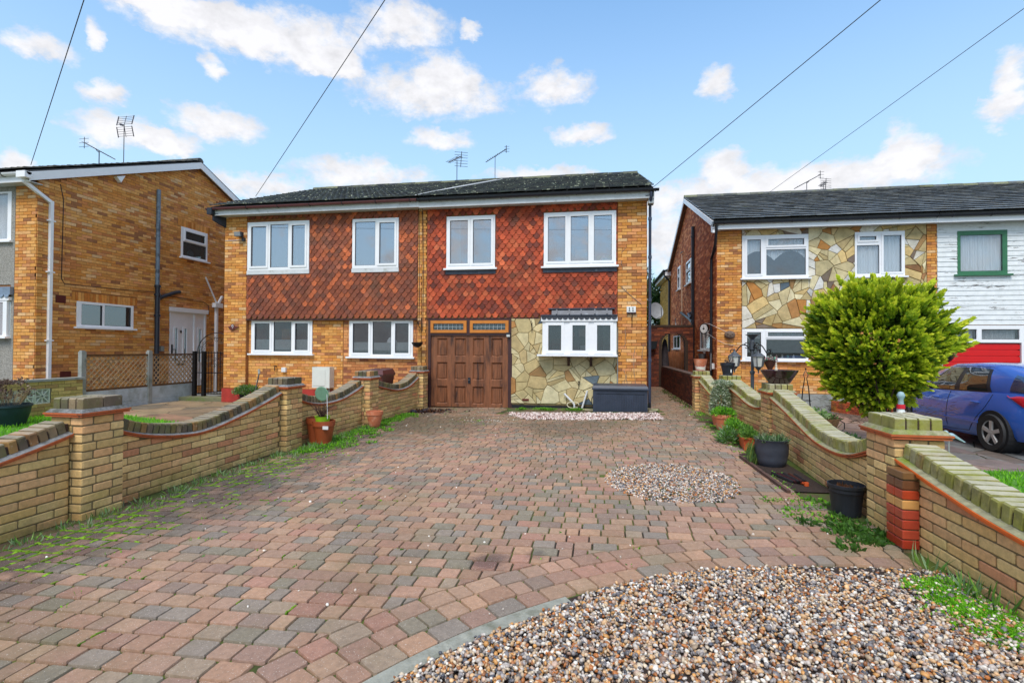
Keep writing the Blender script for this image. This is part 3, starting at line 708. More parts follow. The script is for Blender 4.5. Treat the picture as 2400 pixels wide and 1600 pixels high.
# ------------------------------------------------------------------ number 11 and number 9: a semi-detached pair
F12 = FRONT(12.4)
ZB = 5.06
def house11():
    h = root('brick_house', (-1.66, 12.4, .08), 'house hung with bright orange-red scalloped tiles above a panelled wooden garage door', 'house')
    X0, X1, YR, YB = -4.42, 1.10, 17.05, 21.7
    w3, w4 = (-3.78, -2.54, 3.48, 4.78), (-1.33, .39, 3.48, 4.78)
    gar = (-4.25, -2.13, .0, 2.215); bay = (-1.30, .40, 1.36, 2.20)
    wallslab('front_wall', h, F12, (X0, X1, -.1, 5.1), [w3, w4, gar, bay], M_MORTH)
    m = MB(); m.box(X1-.2, X1-.001, 12.62, YB, -.1, 5.3); m.box(X0+.001, X0+.1, 12.62, YB, -.1, 5.3); m.box(X0, X1, YB-.2, YB, -.1, 5.29)
    m.prism([(X1-.2, 12.4, 5.3), (X1-.2, YB, 5.3), (X1-.2, YR, 7.1)], (.199, 0, 0)); m.build('side_wall', M_MORTH, h)
    m = MB(); m.box(X0+.1, X1-.2, 12.7, YB-.2, 2.45, 2.6); m.box(X0+.1, X1-.2, 16, 16.1, -.1, 5.2); m.build('floor_and_partition', M_ROOM, h)
    P = Pieces('brick', M_BRICK, h)
    bricks(P, F12, .43, 1.10, .14, 5.07, v=.02); bricks(P, F12, -4.42, -4.30, .0, 5.07, v=.02, ln=.215)
    bricks(P, SIDEP(1.10), 12.41, 21.6, .14, 5.25)
    P.emit()
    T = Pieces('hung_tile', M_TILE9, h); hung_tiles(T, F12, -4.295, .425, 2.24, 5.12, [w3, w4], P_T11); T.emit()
    St = Pieces('stone', M_STONE, h)
    m = MB(F12); 
    for a, b, c, d in slabs((-2.125, .425, .12, 2.22), [bay]): m.box(a, b, -.001, .006, c, d)
    m.build('pointing', M_POINT, h)
    crazy(St, F12, -2.12, .42, .16, 2.22, [bay], .30, P_STONE, [(.07, P_SLATE), (.06, P_RUST)], v=.004, seed=23, gap=.009); St.emit()
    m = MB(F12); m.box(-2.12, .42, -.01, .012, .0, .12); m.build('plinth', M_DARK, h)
    m = MB(F12); m.box(.425, .445, .0, .05, .15, 2.0); m.build('corner_trim', M_CONC, h)
    m = MB(F12); m.box(-4.30, .43, -.02, .03, 2.215, 2.24); m.build('tile_batten', M_DWOOD, h)
    # windows
    window(h, F12, *w3, [(.045, .48, .06, .95, 's'), (.52, .955, .06, .95, 's')], v=.055, curtain=None, label='two-light white bedroom window with blue curtain edge')
    window(h, F12, *w4, [(.035, .325, .06, .95, 's'), (.355, .645, .06, .95, 's'), (.675, .965, .06, .95, 's')], v=.055, label='three-light white bedroom window with toys on the sill')
    for w in (w3, w4): m = MB(F12); m.box(w[0]-.02, w[1]+.02, .045, .058, w[2]-.15, w[2]-.047); m.build('lead_flashing', M_LEAD, h)
    m = MB(F12); m.box(-3.7, -3.45, -.12, -.11, 3.5, 4.74); m.build('blue_curtain', mat('pale_blue_cloth', S(150, 215, 225), .9), h)
    # bay window
    fb = FRONT(12.16); 
    bw = window(h, fb, -1.33, .40, 1.36, 2.14, [(.05, .29, .05, .95, 's'), (.38, .62, .05, .95, 's'), (.71, .95, .05, .95, 's')], gm=G_LOW, v=.02, sw=.055, label='three-light white box bay window with dark scalloped canopy', sill=False, name='bay_window')
    m = MB(); m.box(-1.33, -1.27, 12.21, 12.42, 1.36, 2.14); m.box(.34, .40, 12.21, 12.42, 1.36, 2.14); m.build('bay_cheek', M_UPVC, bw)
    m = MB(); m.box(-1.45, .42, 12.06, 12.40, 1.315, 1.358); m.build('sill', M_UPVC, bw)
    m = MB(); m.box(-1.36, .42, 12.10, 12.36, 2.142, 2.25); m.build('fascia', M_UPVC, bw)
    m = MB(); k = 14; w = 1.76/k
    for i in range(k):
        cx = -1.35+(i+.5)*w; V = [(cx-w/2, 12.095, 2.285), (cx+w/2, 12.095, 2.285)]+[(cx+w/2*math.cos(a), 12.088, 2.235-.058*math.sin(a)) for a in [PI*j/8 for j in range(9)]]
        m.add(V, [tuple([0, 1]+list(range(2, 11)))])
        m.prism([(p[0], 12.094, p[2]) for p in V], (0, .006, 0))
    m.build('scallop_tile', M_SLATE, bw)
    m = MB()       # lead canopy roof sloping back to the tiles
    def q4(a, b, c, d): m.add([a, b, c, d], [(0, 1, 2, 3)])
    q4((-1.37, 12.08, 2.283), (.42, 12.08, 2.283), (.42, 12.36, 2.32), (-1.37, 12.36, 2.32)); q4((-1.12, 12.2, 2.30), (.30, 12.2, 2.30), (.30, 12.27, 2.43), (-1.12, 12.27, 2.43)); q4((-1.12, 12.2, 2.30), (-1.12, 12.27, 2.43), (-1.12, 12.38, 2.43), (-1.12, 12.38, 2.30)); q4((.30, 12.2, 2.30), (.30, 12.38, 2.30), (.30, 12.38, 2.43), (.30, 12.27, 2.43))
    m.box(-1.37, .42, 12.075, 12.38, 2.262, 2.282)
    for x in (-1.0, -.7, -.42, -.1, .18): m.beam((x, 12.19, 2.31), (x, 12.255, 2.43), .03, .03)
    m.box(-1.20, .36, 12.24, 12.37, 2.43, 2.46); m.build('lead_canopy', M_LEAD, bw)
    for x in (-.72, -.19):
        m = MB(); m.box(x-.03, x+.03, 12.32, 12.37, 1.08, 1.315); m.beam((x, 12.34, 1.10), (x, 12.12, 1.30), .045, .05); m.box(x-.028, x+.028, 12.10, 12.33, 1.285, 1.312); m.build('bay_bracket', M_DWOOD, bw)
    # things seen through the bay and bedroom glass
    m = MB(F12)
    m.box(-.72, -.42, -.62, -.3, 1.42, 1.46, 0); m.box(-.50, -.32, -.6, -.4, 1.80, 1.98, 1); m.box(-.72, -.60, -.6, -.5, 1.80, 1.90, 2); m.box(-.46, -.34, -.5, -.42, 1.44, 1.58, 3)
    m.box(-1.22, -.86, -.8, -.76, 1.4, 1.75, 4); m.box(-1.25, .35, -1.6, -1.5, 1.3, 2.2, 5); m.box(.1, .36, -.5, -.45, 1.4, 2.1, 6)
    m.build('room_clutter', [M_ROOM, mat('skin_pink_print', S(200, 150, 135), .6), mat('crimson_thing', S(150, 20, 50), .6), M_NET, M_WOOD, M_DARK, mat('greygreen_curtain', S(110, 135, 130), .9)], h)
    m = MB(F12); m.ball((-.97, -.03, 3.62), (.12, .05, .10), 12, 8, 0); m.box(-.60, -.28, -.10, -.01, 3.52, 3.68, 1); m.box(-.57, -.30, -.09, -.015, 3.681, 3.88, 2); m.box(-.06, .27, -.09, -.02, 3.52, 3.72, 3)
    m.prism([(-.04, -.01, 3.56), (.26, -.01, 3.56), (.11, -.01, 3.74)], (0, -.008, 0), 4)
    m.prism([(.03, -.005, 3.56), (.19, -.005, 3.56), (.11, -.005, 3.68)], (0, -.001, 0), 3)
    m.build('sill_toys', [mat('blue_toy', S(70, 150, 210), .5), mat('card_box', S(176, 150, 126), .8), mat('pale_box', S(196, 190, 176), .8), mat('green_toy', S(90, 190, 120), .5), M_WPLAST], h)
    # garage: frame, transom lights, panelled door
    m = MB(F12)
    tl = (-4.19, -3.25, 1.87, 2.18); tr = (-3.17, -2.19, 1.87, 2.18)
    for a, b, c, d in slabs((-4.25, -2.10, .0, 2.235), [tl, tr, (-4.18, -2.20, .0, 1.81)]): m.box(a, b, -.08, .025, c, d)
    m.build('garage_frame', M_DWOOD, h)
    for t in (tl, tr): window(h, F12, *t, [(.02, .98, .05, .95, 's')], fm=M_OWOOD, gm=G_LOW, v=.03, sill=False, sw=.06, lead=True, name='transom_window', label='orange-stained leaded transom light above the garage door')
    # door leaf
    W, H = 1.97, 1.79; x0, z0 = -4.175, .03
    holes = []
    for cx0, cx1 in ((.075, .215), (.31, .455), (.545, .69), (.785, .93)):
        for cz0, cz1 in ((.04, .285), (.375, .62), (.70, .955)): holes.append((x0+cx0*W, x0+cx1*W, z0+cz0*H, z0+cz1*H))
    m = MB(F12)
    for a, b, c, d in slabs((x0, x0+W, z0, z0+H), holes): m.box(a, b, -.06, -.01, c, d)
    dr = m.build('garage_door', M_WOOD, h, label='weathered brown wooden up-and-over garage door with twelve linenfold panels')
    for a, b, c, d in holes:
        m = MB(F12); g = .03
        # chamfered surround then a raised linenfold field
        V = [(a, -.012, c), (b, -.012, c), (b, -.012, d), (a, -.012, d), (a+g, -.045, c+g), (b-g, -.045, c+g), (b-g, -.045, d-g), (a+g, -.045, d-g)]
        m.add(V, [(0,1,5,4),(1,2,6,5),(2,3,7,6),(3,0,4,7),(4,5,6,7)])
        n = 5; ww = (b-a-2*g-.012)/n
        for i in range(n):
            u = a+g+.006+i*ww; dp = (-.030, -.022, -.014, -.022, -.030)[i]; zt = (0, .012, .022, .012, 0)[i]
            m.box(u+.002, u+ww-.002, -.046, dp, c+g+.012-zt*.4, d-g-.03+zt)
        m.build('door_panel', M_WOOD, dr)
    m = MB(F12); m.box(-3.215, -3.15, -.01, .012, .62, .76); m.lathe((0, 0, 0), [(.0, 0)], 3) if False else None
    m.tube([(-3.20, .02, .70), (-3.20, .04, .70), (-3.165, .04, .70), (-3.165, .02, .70)], .009, 6); m.build('door_handle', M_BLACKP, dr)
    m = MB(F12); m.box(-2.24, -2.14, .03, .075, 1.83, 1.88, 1); m.box(-2.23, -2.15, .03, .09, 1.775, 1.828, 0); m.build('outside_light', [mat('opal_lamp', (.55, .57, .55), .4), M_BLACKP], h)
    # eaves, gutter, downpipe
    roof(h, -4.42, 1.22, 12.03, 5.20, YR, 7.17, M_ROOF, P_ROOF)
    m = MB(); m.box(-4.42, 1.24, 12.10, 12.13, 4.97, 5.17); m.build('fascia_board', M_WPAINT, h)
    m = MB(); m.box(-4.42, 1.24, 12.14, 12.42, 4.985, 5.0); m.box(1.115, 1.24, 12.14, 12.36, 4.86, 4.98); m.build('soffit', mat('white_soffit', (.5, .52, .52), .6), h)
    guttering(h, -4.44, 1.34, 12.04, 5.16, M_BLACKP)
    verge(h, 1.22, 12.1, 5.18, YR, 7.13)
    downpipe(h, [(1.165, 12.05, 5.10), (1.165, 12.06, 5.0), (1.165, 12.30, 4.80), (1.165, 12.30, .25)], .033, M_GREYP, collars=[(1.165, 12.30, z) for z in (4.5, 3.6, 2.6, 1.2)])
    m = MB(); m.tube([(1.165, 12.31, 2.6), (1.165, 12.31, .13)], .035, 10); m.build('lower_downpipe', M_BLACKP, h)
    # ivy scars, brackets and plate on the pier
    m = MB(F12)
    for (u, z, l) in ((.60, 2.0, .5), (.85, 1.55, 1.25), (.66, .9, .5), (1.03, 1.6, .4), (.57, 1.0, .5), (.62, 3.9, .15), (.5, 3.6, .15)):
        p = [(u, .032, z)]
        for i in range(12): p.append((p[-1][0]+random.gauss(0, .012), .032, z-l*i/12))
        m.tube(p[1:], [.003+.005*abs(math.sin(i*1.3)) for i in range(12)], 4)
    m.tube([(.50, .04, 2.98), (.72, .04, 2.77), (.97, .04, 2.55)], .008, 5)
    m.build('ivy_scar', mat('grey_ivy_stem', S(150, 128, 110), .9, var=.3), h)
    m = MB(F12); m.box(.64, .85, .032, .055, 2.36, 2.50); pl = m.build('number_plate', [mat('white_enamel', (.75, .76, .74), .3)], h, label='white plaque reading 11')
    q = MB(F12)
    for u in (.705, .785):
        q.box(u-.008, u+.008, .0552, .058, 2.385, 2.475); q.box(u-.022, u+.022, .0553, .0578, 2.385, 2.395); q.beam((u-.02, .0565, 2.455), (u, .0565, 2.475), .012, .002)
    q.build('number_digits', M_BLACKP, pl)
    m = MB(F12); m.box(.64, .86, .03, .075, 2.325, 2.355); m.build('plate_shelf', M_DWOOD, h)
    def hookb(u, z, L=.3):
        m = MB(F12); m.beam((u, .03, z), (u, .03, z-L), .015, .015); m.tube([(u, .03, z-.02), (u, .12, z), (u, .2, z-.01), (u, .22, z+.04)], .007, 5); m.tube([(u, .03, z-L*.8), (u, .1, z-L*.35), (u, .16, z-.03)], .006, 5); m.build('hanging_bracket', M_IRON, h)
    hookb(-1.61, 2.13, .25); hookb(.765, 2.30, .3)
    m = MB(F12); m.tube([(-.47, .03, .71), (-.47, .07, .71), (-.47, .075, .63), (-.47, .06, .60)], .011, 6); m.box(-.50, -.44, .06, .075, .70, .72); m.build('outside_tap', M_IRON, h)
    m = MB(F12); m.box(-1.84, -1.68, .035, .042, .22, .27); m.build('air_brick', mat('dark_red_vent', S(96, 34, 26), .8), h)
    m = MB(F12); m.tube([(.475, .03, 1.42+.04*math.sin(a)) if False else (.475+.03*math.cos(a), .04, 1.37+.04*math.sin(a)) for a in [2*PI*i/10 for i in range(10)]], .006, 5, closed=True); m.build('wall_ring', M_IRON, h)
    return h
house11()

def house9():
    h = root('brick_house', (-7.2, 12.4, 0), 'house hung with brown scalloped tiles, four white windows and a number 9 plaque', 'house')
    X0, X1, YR, YB = -10.04, -4.42, 17.05, 21.7
    w1, w2 = (-9.33, -7.53, 3.53, 4.83), (-6.31, -5.05, 3.53, 4.81); w5, w6 = (-9.28, -7.49, 1.32, 2.22), (-6.44, -4.69, 1.26, 2.22)
    F5 = FRONT(12.5)
    wallslab('front_wall', h, F12, (X0, X1-.002, 2.2, 5.1), [w1, w2], M_MORTH)
    wallslab('ground_floor_wall', h, F5, (X0+.1, X1-.002, -.1, 2.19), [w5, w6], M_MORTH, .14)
    m = MB(); m.box(X0+.005, -9.37, 12.40, 12.62, -.1, 2.199); m.box(-4.53, X1-.003, 12.40, 12.49, -.1, 2.199); m.build('pier_core', M_MORTH, h)
    m = MB(); m.box(X0+.001, X0+.2, 12.63, YB, -.1, 5.3); m.box(X0, X1, YB-.2, YB-.001, -.1, 5.29)
    m.prism([(X0+.001, 12.4, 5.3), (X0+.001, YB, 5.3), (X0+.001, YR, 7.1)], (.199, 0, 0)); m.build('side_wall', M_MORTH, h)
    m = MB(); m.box(X0+.2, X1-.1, 12.7, YB-.2, 2.45, 2.6); m.box(X0+.2, X1-.1, 16, 16.1, -.1, 5.2); m.build('floor_and_partition', M_ROOM, h)
    P = Pieces('brick', M_BRICK, h)
    bricks(P, F12, X0, -9.37, .38, 5.07, v=.01); bricks(P, F12, -4.53, -4.425, .0, 5.07, v=.02, ln=.21)
    bricks(P, F5, -9.37, -6.62, .38, 2.20, [w5]); bricks(P, F5, -6.60, -4.53, .38, 2.20, [w6], pal=P_NEWB, ln=.235)
    bricks(P, SIDEN(X0), 12.41, 21.6, .14, 5.25, v=.002)
    P.emit()
    m = MB(); m.box(X0-.03, -9.34, 12.36, 12.6, .0, .37); m.box(-9.33, -4.54, 12.45, 12.52, .0, .37); m.build('red_plinth', M_REDM, h)
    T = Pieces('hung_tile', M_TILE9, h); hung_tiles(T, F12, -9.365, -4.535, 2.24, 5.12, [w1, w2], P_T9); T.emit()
    m = MB(F12); m.box(-9.365, -4.535, -.12, .03, 2.205, 2.24); m.build('tile_batten', M_DWOOD, h)
    window(h, F12, *w1, S3(), v=.055, curtain=('blind', M_BLIND), sill=False, label='three-light white bedroom window with vertical blinds')
    window(h, F12, *w2, [(.06, .50, .06, .94, 'f'), (.56, .95, .06, .94, 's')], v=.055, curtain=('blind', M_BLIND), sill=False, label='two-light white bedroom window with vertical blinds')
    for w in (w1, w2): m = MB(F12); m.box(w[0]-.02, w[1]+.01, .045, .052, w[2]-.10, w[2]-.002); m.build('white_flashing', M_WPAINT, h)
    window(h, F5, *w5, S3(), gm=G_LOW, v=.03, film=.40, label='lower left window with frosted bottom half')
    window(h, F5, *w6, S3(), gm=G_LOW, v=.03, film=.36, label='lower window beside the party wall with frosted bottom half')
    m = MB(F5); m.box(-8.66, -8.42, -.5, -.4, 1.6, 2.0, 0); m.box(-8.62, -8.3, -.52, -.42, 1.55, 1.75, 1); m.ball((-5.35, -.2, 1.62), (.14, .05, .16), 10, 8, 2); m.ball((-5.6, -.2, 1.40), (.14, .05, .06), 8, 6, 3)
    m.build('window_ornaments', [M_OWOOD, mat('blue_ornament', S(40, 60, 140), .5), M_NET, mat('pink_ornament', S(200, 90, 100), .6)], h)
    roof(h, -10.20, -4.42, 12.03, 5.20, YR, 7.17, M_ROOF, P_ROOF)
    m = MB(); m.box(-10.18, -4.42, 12.10, 12.13, 4.99, 5.17); m.build('fascia_board', M_WPAINT, h)
    m = MB(); m.box(-10.18, -4.42, 12.14, 12.42, 5.0, 5.015); m.build('soffit', MATS['white_soffit'], h)
    guttering(h, -10.33, -4.46, 12.04, 5.17, M_BROWNG)
    verge(h, -10.20, 12.1, 5.18, YR, 7.13, mt=M_DWOOD, sgn=-1)
    m = MB(); m.box(-10.26, -10.12, 11.97, 12.13, 5.0, 5.17); m.prism([(-10.2, 12.1, 5.0), (-10.2, 12.1, 4.86), (-10.05, 12.38, 4.72), (-10.05, 12.38, 5.0)], (.05, 0, 0)); m.build('eaves_corner', M_BLACKP, h)
    # cables down the party strip
    m = MB()
    for x in (-4.50, -4.40): m.tube([(x, 12.05, 5.15), (x, 12.33, 4.95), (x+.02, 12.35, 3.5), (x+.01, 12.355, 1.9)], .006, 5)
    m.tube([(-4.45, 11.95, 5.24), (-4.43, 12.9, 5.6), (-3.9, 14.2, 6.15), (-3.3, 16.2, 6.95)], .010, 5, 1)
    m.tube([(-4.47, 11.95, 5.24), (-4.3, 12.9, 5.62), (-3.6, 14.2, 6.17), (-3.1, 16.2, 6.96)], .008, 5, 1); m.build('cable', [M_BLACKP, M_WPLAST], h)
    # plaque
    m = MB(F12); V = [(-9.90, .03, 2.03), (-9.82, .03, 2.05), (-9.76, .03, 2.11), (-9.70, .03, 2.05), (-9.56, .03, 2.02), (-9.70, .03, 1.97), (-9.77, .03, 1.94), (-9.84, .03, 1.97)]
    m.prism(V, (0, .02, 0)); pl = m.build('number_plaque', mat('brown_slate_plaque', S(96, 44, 40), .5), h, label='small brown plaque reading 9')
    q = MB(F12); q.tube([(-9.755+.028*math.cos(a), .054, 2.055+.024*math.sin(a)) for a in [2*PI*i/12 for i in range(12)]], .006, 5, closed=True); q.tube([(-9.727, .054, 2.05), (-9.735, .054, 2.01), (-9.76, .054, 1.985)], .006, 5); q.build('digit', M_WPLAST, pl)
    # floodlight
    m = MB(F12); m.box(-9.62, -9.42, .09, .20, 4.44, 4.56); m.add([(-9.61, .2, 4.45), (-9.43, .2, 4.45), (-9.43, .23, 4.55), (-9.61, .23, 4.55)], [(0,1,2,3)], 1); m.beam((-9.45, .03, 4.38), (-9.48, .12, 4.46), .04, .04); m.box(-9.49, -9.41, .02, .08, 4.33, 4.41)
    m.tube([(-10.02, .025, 4.37), (-9.75, .025, 4.37), (-9.5, .025, 4.39), (-9.47, .025, 4.35)], .008, 5, 2); m.build('floodlight', [M_BLACKP, mat('lamp_glass', (.3, .32, .34), .1), M_WPLAST], h)
    # gas meter box, tap, alarm pipe
    m = MB(F5); m.box(-7.35, -6.86, .0, .24, .62-.18, .62+.36); mb_ = m.build('meter_box', mat('cream_box', (.66, .67, .62), .4, var=.04), h)
    q = MB(F5); q.box(-7.32, -6.98, .241, .25, .50, .92); q.build('meter_door', mat('cream_box', (.66, .67, .62), .4), mb_)
    q = MB(F5); q.tube([(-7.22, .12, .44), (-7.22, .12, .0)], .03, 10); q.tube([(-6.95, .10, .44), (-6.95, .10, .0)], .028, 10, 1); q.build('meter_pipe', [M_WPLAST, M_CONC], mb_, smooth=True)
    m = MB(F5); m.tube([(-8.52, .0, .97), (-8.52, .09, .97), (-8.52, .1, .86)], .012, 6); m.box(-8.56, -8.48, .08, .1, .985, 1.0); m.build('outside_tap', M_IRON, h)
    m = MB(F5); m.lathe((-8.3, 0, 0), [(0, 0)], 3) if False else m.box(-8.34, -8.22, .0, .08, .83, .95); m.build('pipe_cover', M_WPLAST, h)
    m = MB(F12)
    m.beam((-4.43, .04, 2.25), (-4.43, .04, 1.9), .02, .02); m.tube([(-4.43, .04, 1.95), (-4.46, .15, 2.05), (-4.44, .25, 2.16)], .008, 5); m.tube([(-4.43, .04, 2.17), (-4.43, .25, 2.17)], .008, 5); m.build('hanging_bracket', M_IRON, h)
house9()
# ------------------------------------------------------------------ number 7: gable-end house on the left
def house7():
    XG = -12.72; YF = 9.72; YR = 14.4; YB = 19.1; h = root('brick_house', (-14.5, 9.72, 0), 'orange brick gable-end house with pebbledash front and a white door in its side', 'house')
    fs = SIDEP(XG); ff = FRONT(YF)
    wl = (10.64, 12.19, 1.97, 2.60); wu = (13.80, 14.86, 4.26, 5.19); dr = (13.42, 14.86, .25, 2.66)
    gable(h, fs, YF, YB, -.3, 5.36, YR, 7.22, [wl, wu, dr], M_MORTH)
    w1, w2 = (-15.6, -13.42, 3.92, 5.06), (-15.6, -13.42, 1.70, 2.52)
    wallslab('front_wall', h, ff, (-18, XG-.001, -.3, 5.5), [w1, w2], M_MORTH)
    m = MB(ff)
    for a, b, c, d in slabs((-18, -13.31, -.3, 5.36), [w1, (-15.62, -13.40, 1.68, 2.90)]): m.box(a, b, -.01, .02, c, d)
    m.build('pebbledash_panel', M_PEB, h)
    m = MB(ff); m.box(-18, -13.31, .0, .10, 2.66, 2.84, 0)
    for i in range(30): cx = -17.9+i*.155; m.prism([(cx-.075, .10, 2.66), (cx+.075, .10, 2.66)]+[(cx+.075*math.cos(a), .11, 2.66-.07*math.sin(a)) for a in [PI*j/6 for j in range(7)]], (0, -.01, 0), 0)
    m.box(-15.65, -13.36, .0, .09, 2.53, 2.61, 1); m.build('lead_canopy', [mat('grey_blue_lead', S(120, 138, 158), .5, .1, var=.2), M_UPVC], h)
    window(h, ff, *w1, [(.0, .48, .04, .96, 'f'), (.5, .95, .04, .96, 'f')], curtain=('net', M_NET)); window(h, ff, *w2, [(.0, .48, .04, .96, 'f'), (.5, .95, .04, .96, 'f')], gm=G_UP, curtain=('net', M_NET), v=.08)
    P = Pieces('brick', M_BRICK, h)
    ar = lambda w: (w[0]-.12, w[1]+.12, w[3]+.0, w[3]+.225)
    bricks(P, fs, YF+.235, 18.2, .0, 7.2, [wl, wu, dr, ar(wl), ar(wu)], topfn=lambda y: 5.36+(YR-abs(y-YR)-YF)*.3985, v=.0)
    for w in (wl, wu):
        u = w[0]-.11
        while u < w[1]+.1: P.add('box', (u+.034, 0, w[3]+.112), (.066, .02, .215), None, pick([S(206,136,62), S(190,114,46), S(214,150,78)]), fs); u += .075
    bricks(P, ff, -13.30, XG+.01, .0, 5.36, v=.012)
    bricks(P, fs, YF-.01, YF+.235, .0, 5.36, v=.012)
    P.emit()
    window(h, fs, *wl, [(.07, .42, .08, .90, 'f'), (.46, .95, .08, .92, 'f')], gm=G_SIDE, v=.03, label='wide low white side window')
    window(h, fs, *wu, [(.10, .92, .57, .92, 's'), (.06, .94, .06, .52, 'f')], gm=G_SIDE, v=.03, label='small square white upper side window')
    m = MB(fs); m.ball((14.35, -.15, 4.42), (.10, .08, .14), 10, 8); m.build('blue_bottle', mat('pale_blue_cloth', S(150, 215, 225), .9), h)
    # door
    m = MB(fs)
    for a, b, c, d in slabs(dr, [(13.47, 14.36, .30, 2.52), (14.42, 14.80, .30, 2.52)]): m.box(a, b, -.08, .02, c, d)
    m.box(13.38, 14.90, .02, .07, 2.55, 2.68); fr = m.build('door_frame', M_UPVC, h)
    m = MB(fs); leafs = [(13.47, 14.36), (14.42, 14.80)]
    gl = [(13.63, 13.73, 1.0, 2.05), (13.98, 14.08, 1.0, 2.05), (14.56, 14.67, 1.0, 2.05)]
    for a, b in leafs:
        for q in slabs((a, b, .30, 2.52), gl): m.box(q[0], q[1], -.05, -.01, q[2], q[3])
    d = m.build('front_door', M_UPVC, h, label='white panelled front door with narrow arched lights')
    m = MB(fs)
    for a, b, c, e in gl:
        for q in slabs((a-.05, b+.05, c-.05, e+.05), [(a, b, c, e)]): m.box(q[0], q[1], -.01, .008, q[2], q[3])
        m.box(a-.05, b+.05, -.01, .008, .38, .45); m.box(a-.05, b+.05, -.01, .008, .78, .85); m.box(a-.05, a-.02, -.01, .008, .45, .78); m.box(b+.02, b+.05, -.01, .008, .45, .78)
    m.build('door_moulding', M_UPVC, d)
    m = MB(fs)
    for a, b, c, e in gl: m.box(a, b, -.035, -.03, c, e)
    m.build('pane', G_SIDE, d)
    m = MB(fs); m.box(13.51, 13.54, -.01, .02, 1.28, 1.55); m.tube([(13.525, .02, 1.40), (13.525, .05, 1.40), (13.62, .05, 1.40)], .01, 6); m.lathe((0,0,0), [(0,0)], 3) if False else m.ball((13.85, .01, 1.95), (.03, .02, .05), 8, 6); m.box(13.75, 14.0, -.01, .015, .92, .96); m.build('door_handle', M_IRON, d)
    # roof
    roof(h, -18, -12.58, 9.37, 5.40, YR, 7.40, pmat('roof_tile_dry', .6, .3, 9, .5, 60, .4, stains=[(S(150, 146, 130), 5, .55, .68, .5)]), [S(84, 84, 84), S(70, 74, 78), S(96, 92, 84)])
    verge(h, -12.56, 9.42, 5.40, YR, 7.39, h=.2)
    m = MB(); m.box(-18, -12.57, 9.42, 9.45, 5.16, 5.36); m.build('fascia_board', M_UPVC, h)
    m = MB(); m.box(-18, -12.6, 9.46, 9.74, 5.17, 5.19); m.build('soffit', MATS['white_soffit'], h)
    guttering(h, -18, -12.5, 9.37, 5.35, M_UPVC, r=.06)
    m = MB(); m.box(-12.74, -12.50, 9.28, 9.42, 5.22, 5.36); m.build('gutter_end', M_UPVC, h)
    X = XG+.05
    m = MB(); m.beam((X-.02, 9.42, 5.28), (X-.02, 9.42, 5.14), .07, .07); m.beam((X-.02, 9.42, 5.16), (X, 9.98, 4.84), .07, .07, up=(1, 0, 0)); m.beam((X, 9.98, 4.88), (X, 9.98, .0), .07, .07, up=(1, 0, 0))
    for z in (4.4, 3.2, 1.6): m.box(X-.05, X+.04, 9.9, 10.06, z, z+.03)
    m.build('downpipe', M_UPVC, h)
    downpipe(h, [(X, 12.93, 6.05), (X, 12.93, 3.25)], .055, mat('weathered_grey_pipe', S(108, 124, 138), .5, var=.4, scale=4, stain=S(40, 44, 50), stscale=5), 'soil_pipe')
    downpipe(h, [(X+.01, 12.93, 3.25), (X+.01, 12.93, .0)], .065, M_BLACKP, 'soil_pipe', [(X+.01, 12.93, z) for z in (3.2, 2.95, 2.35)])
    m = MB(); m.tube([(X+.01, 12.93, 2.85), (X+.02, 13.1, 2.95), (X+.02, 13.55, 3.12), (X+.02, 13.7, 3.15), (X-.1, 13.75, 3.15)], .055, 10); m.build('waste_branch', M_BLACKP, h, smooth=True)
    m = MB(); m.box(X-.06, X+.10, 15.12, 15.45, 2.80, 2.95); m.beam((X, 15.27, 2.8), (X, 15.27, .0), .08, .08, up=(1, 0, 0)); m.beam((X+.02, 14.75, 3.75), (X+.02, 15.25, 2.95), .035, .035, up=(1, 0, 0)); m.beam((X+.02, 15.5, 3.2), (X+.02, 15.33, 2.95), .06, .06, up=(1, 0, 0)); m.build('hopper_pipe', M_UPVC, h)
    m = MB(fs); m.box(10.14, 10.37, .01, .025, 2.52, 2.70); m.box(10.27, 10.52, .01, .025, .74, .88)
    for z0, y0, y1 in ((2.52, 10.14, 10.37), (.74, 10.27, 10.52)):
        for i in range(5): m.box(y0+.01, y1-.01, .025, .03, z0+.01+i*.028, z0+.02+i*.028)
    m.build('air_brick', MATS['dark_red_vent'], h)
    m = MB(fs); m.tube([(10.2, .02, 5.35), (10.28, .02, 5.0), (10.26, .02, 3.1), (10.34, .02, 2.98), (12.85, .02, 3.05)], .008, 5); m.tube([(13.0, .02, 3.0), (14.7, .02, 2.95), (14.95, .02, 2.85), (14.98, .02, 2.5)], .008, 5); m.build('cable', M_BLACKP, h)
    m = MB(fs); m.box(13.05, 13.17, .02, .08, 1.35, 1.5); m.build('doorbell_box', M_CONC, h)
    m = MB(); m.prism([(-12.72, 11.55, 5.98), (-12.72, 11.8, 6.08), (-12.72, 11.68, 5.86)], (.12, 0, 0)); m.build('verge_bracket', M_UPVC, h)
house7()

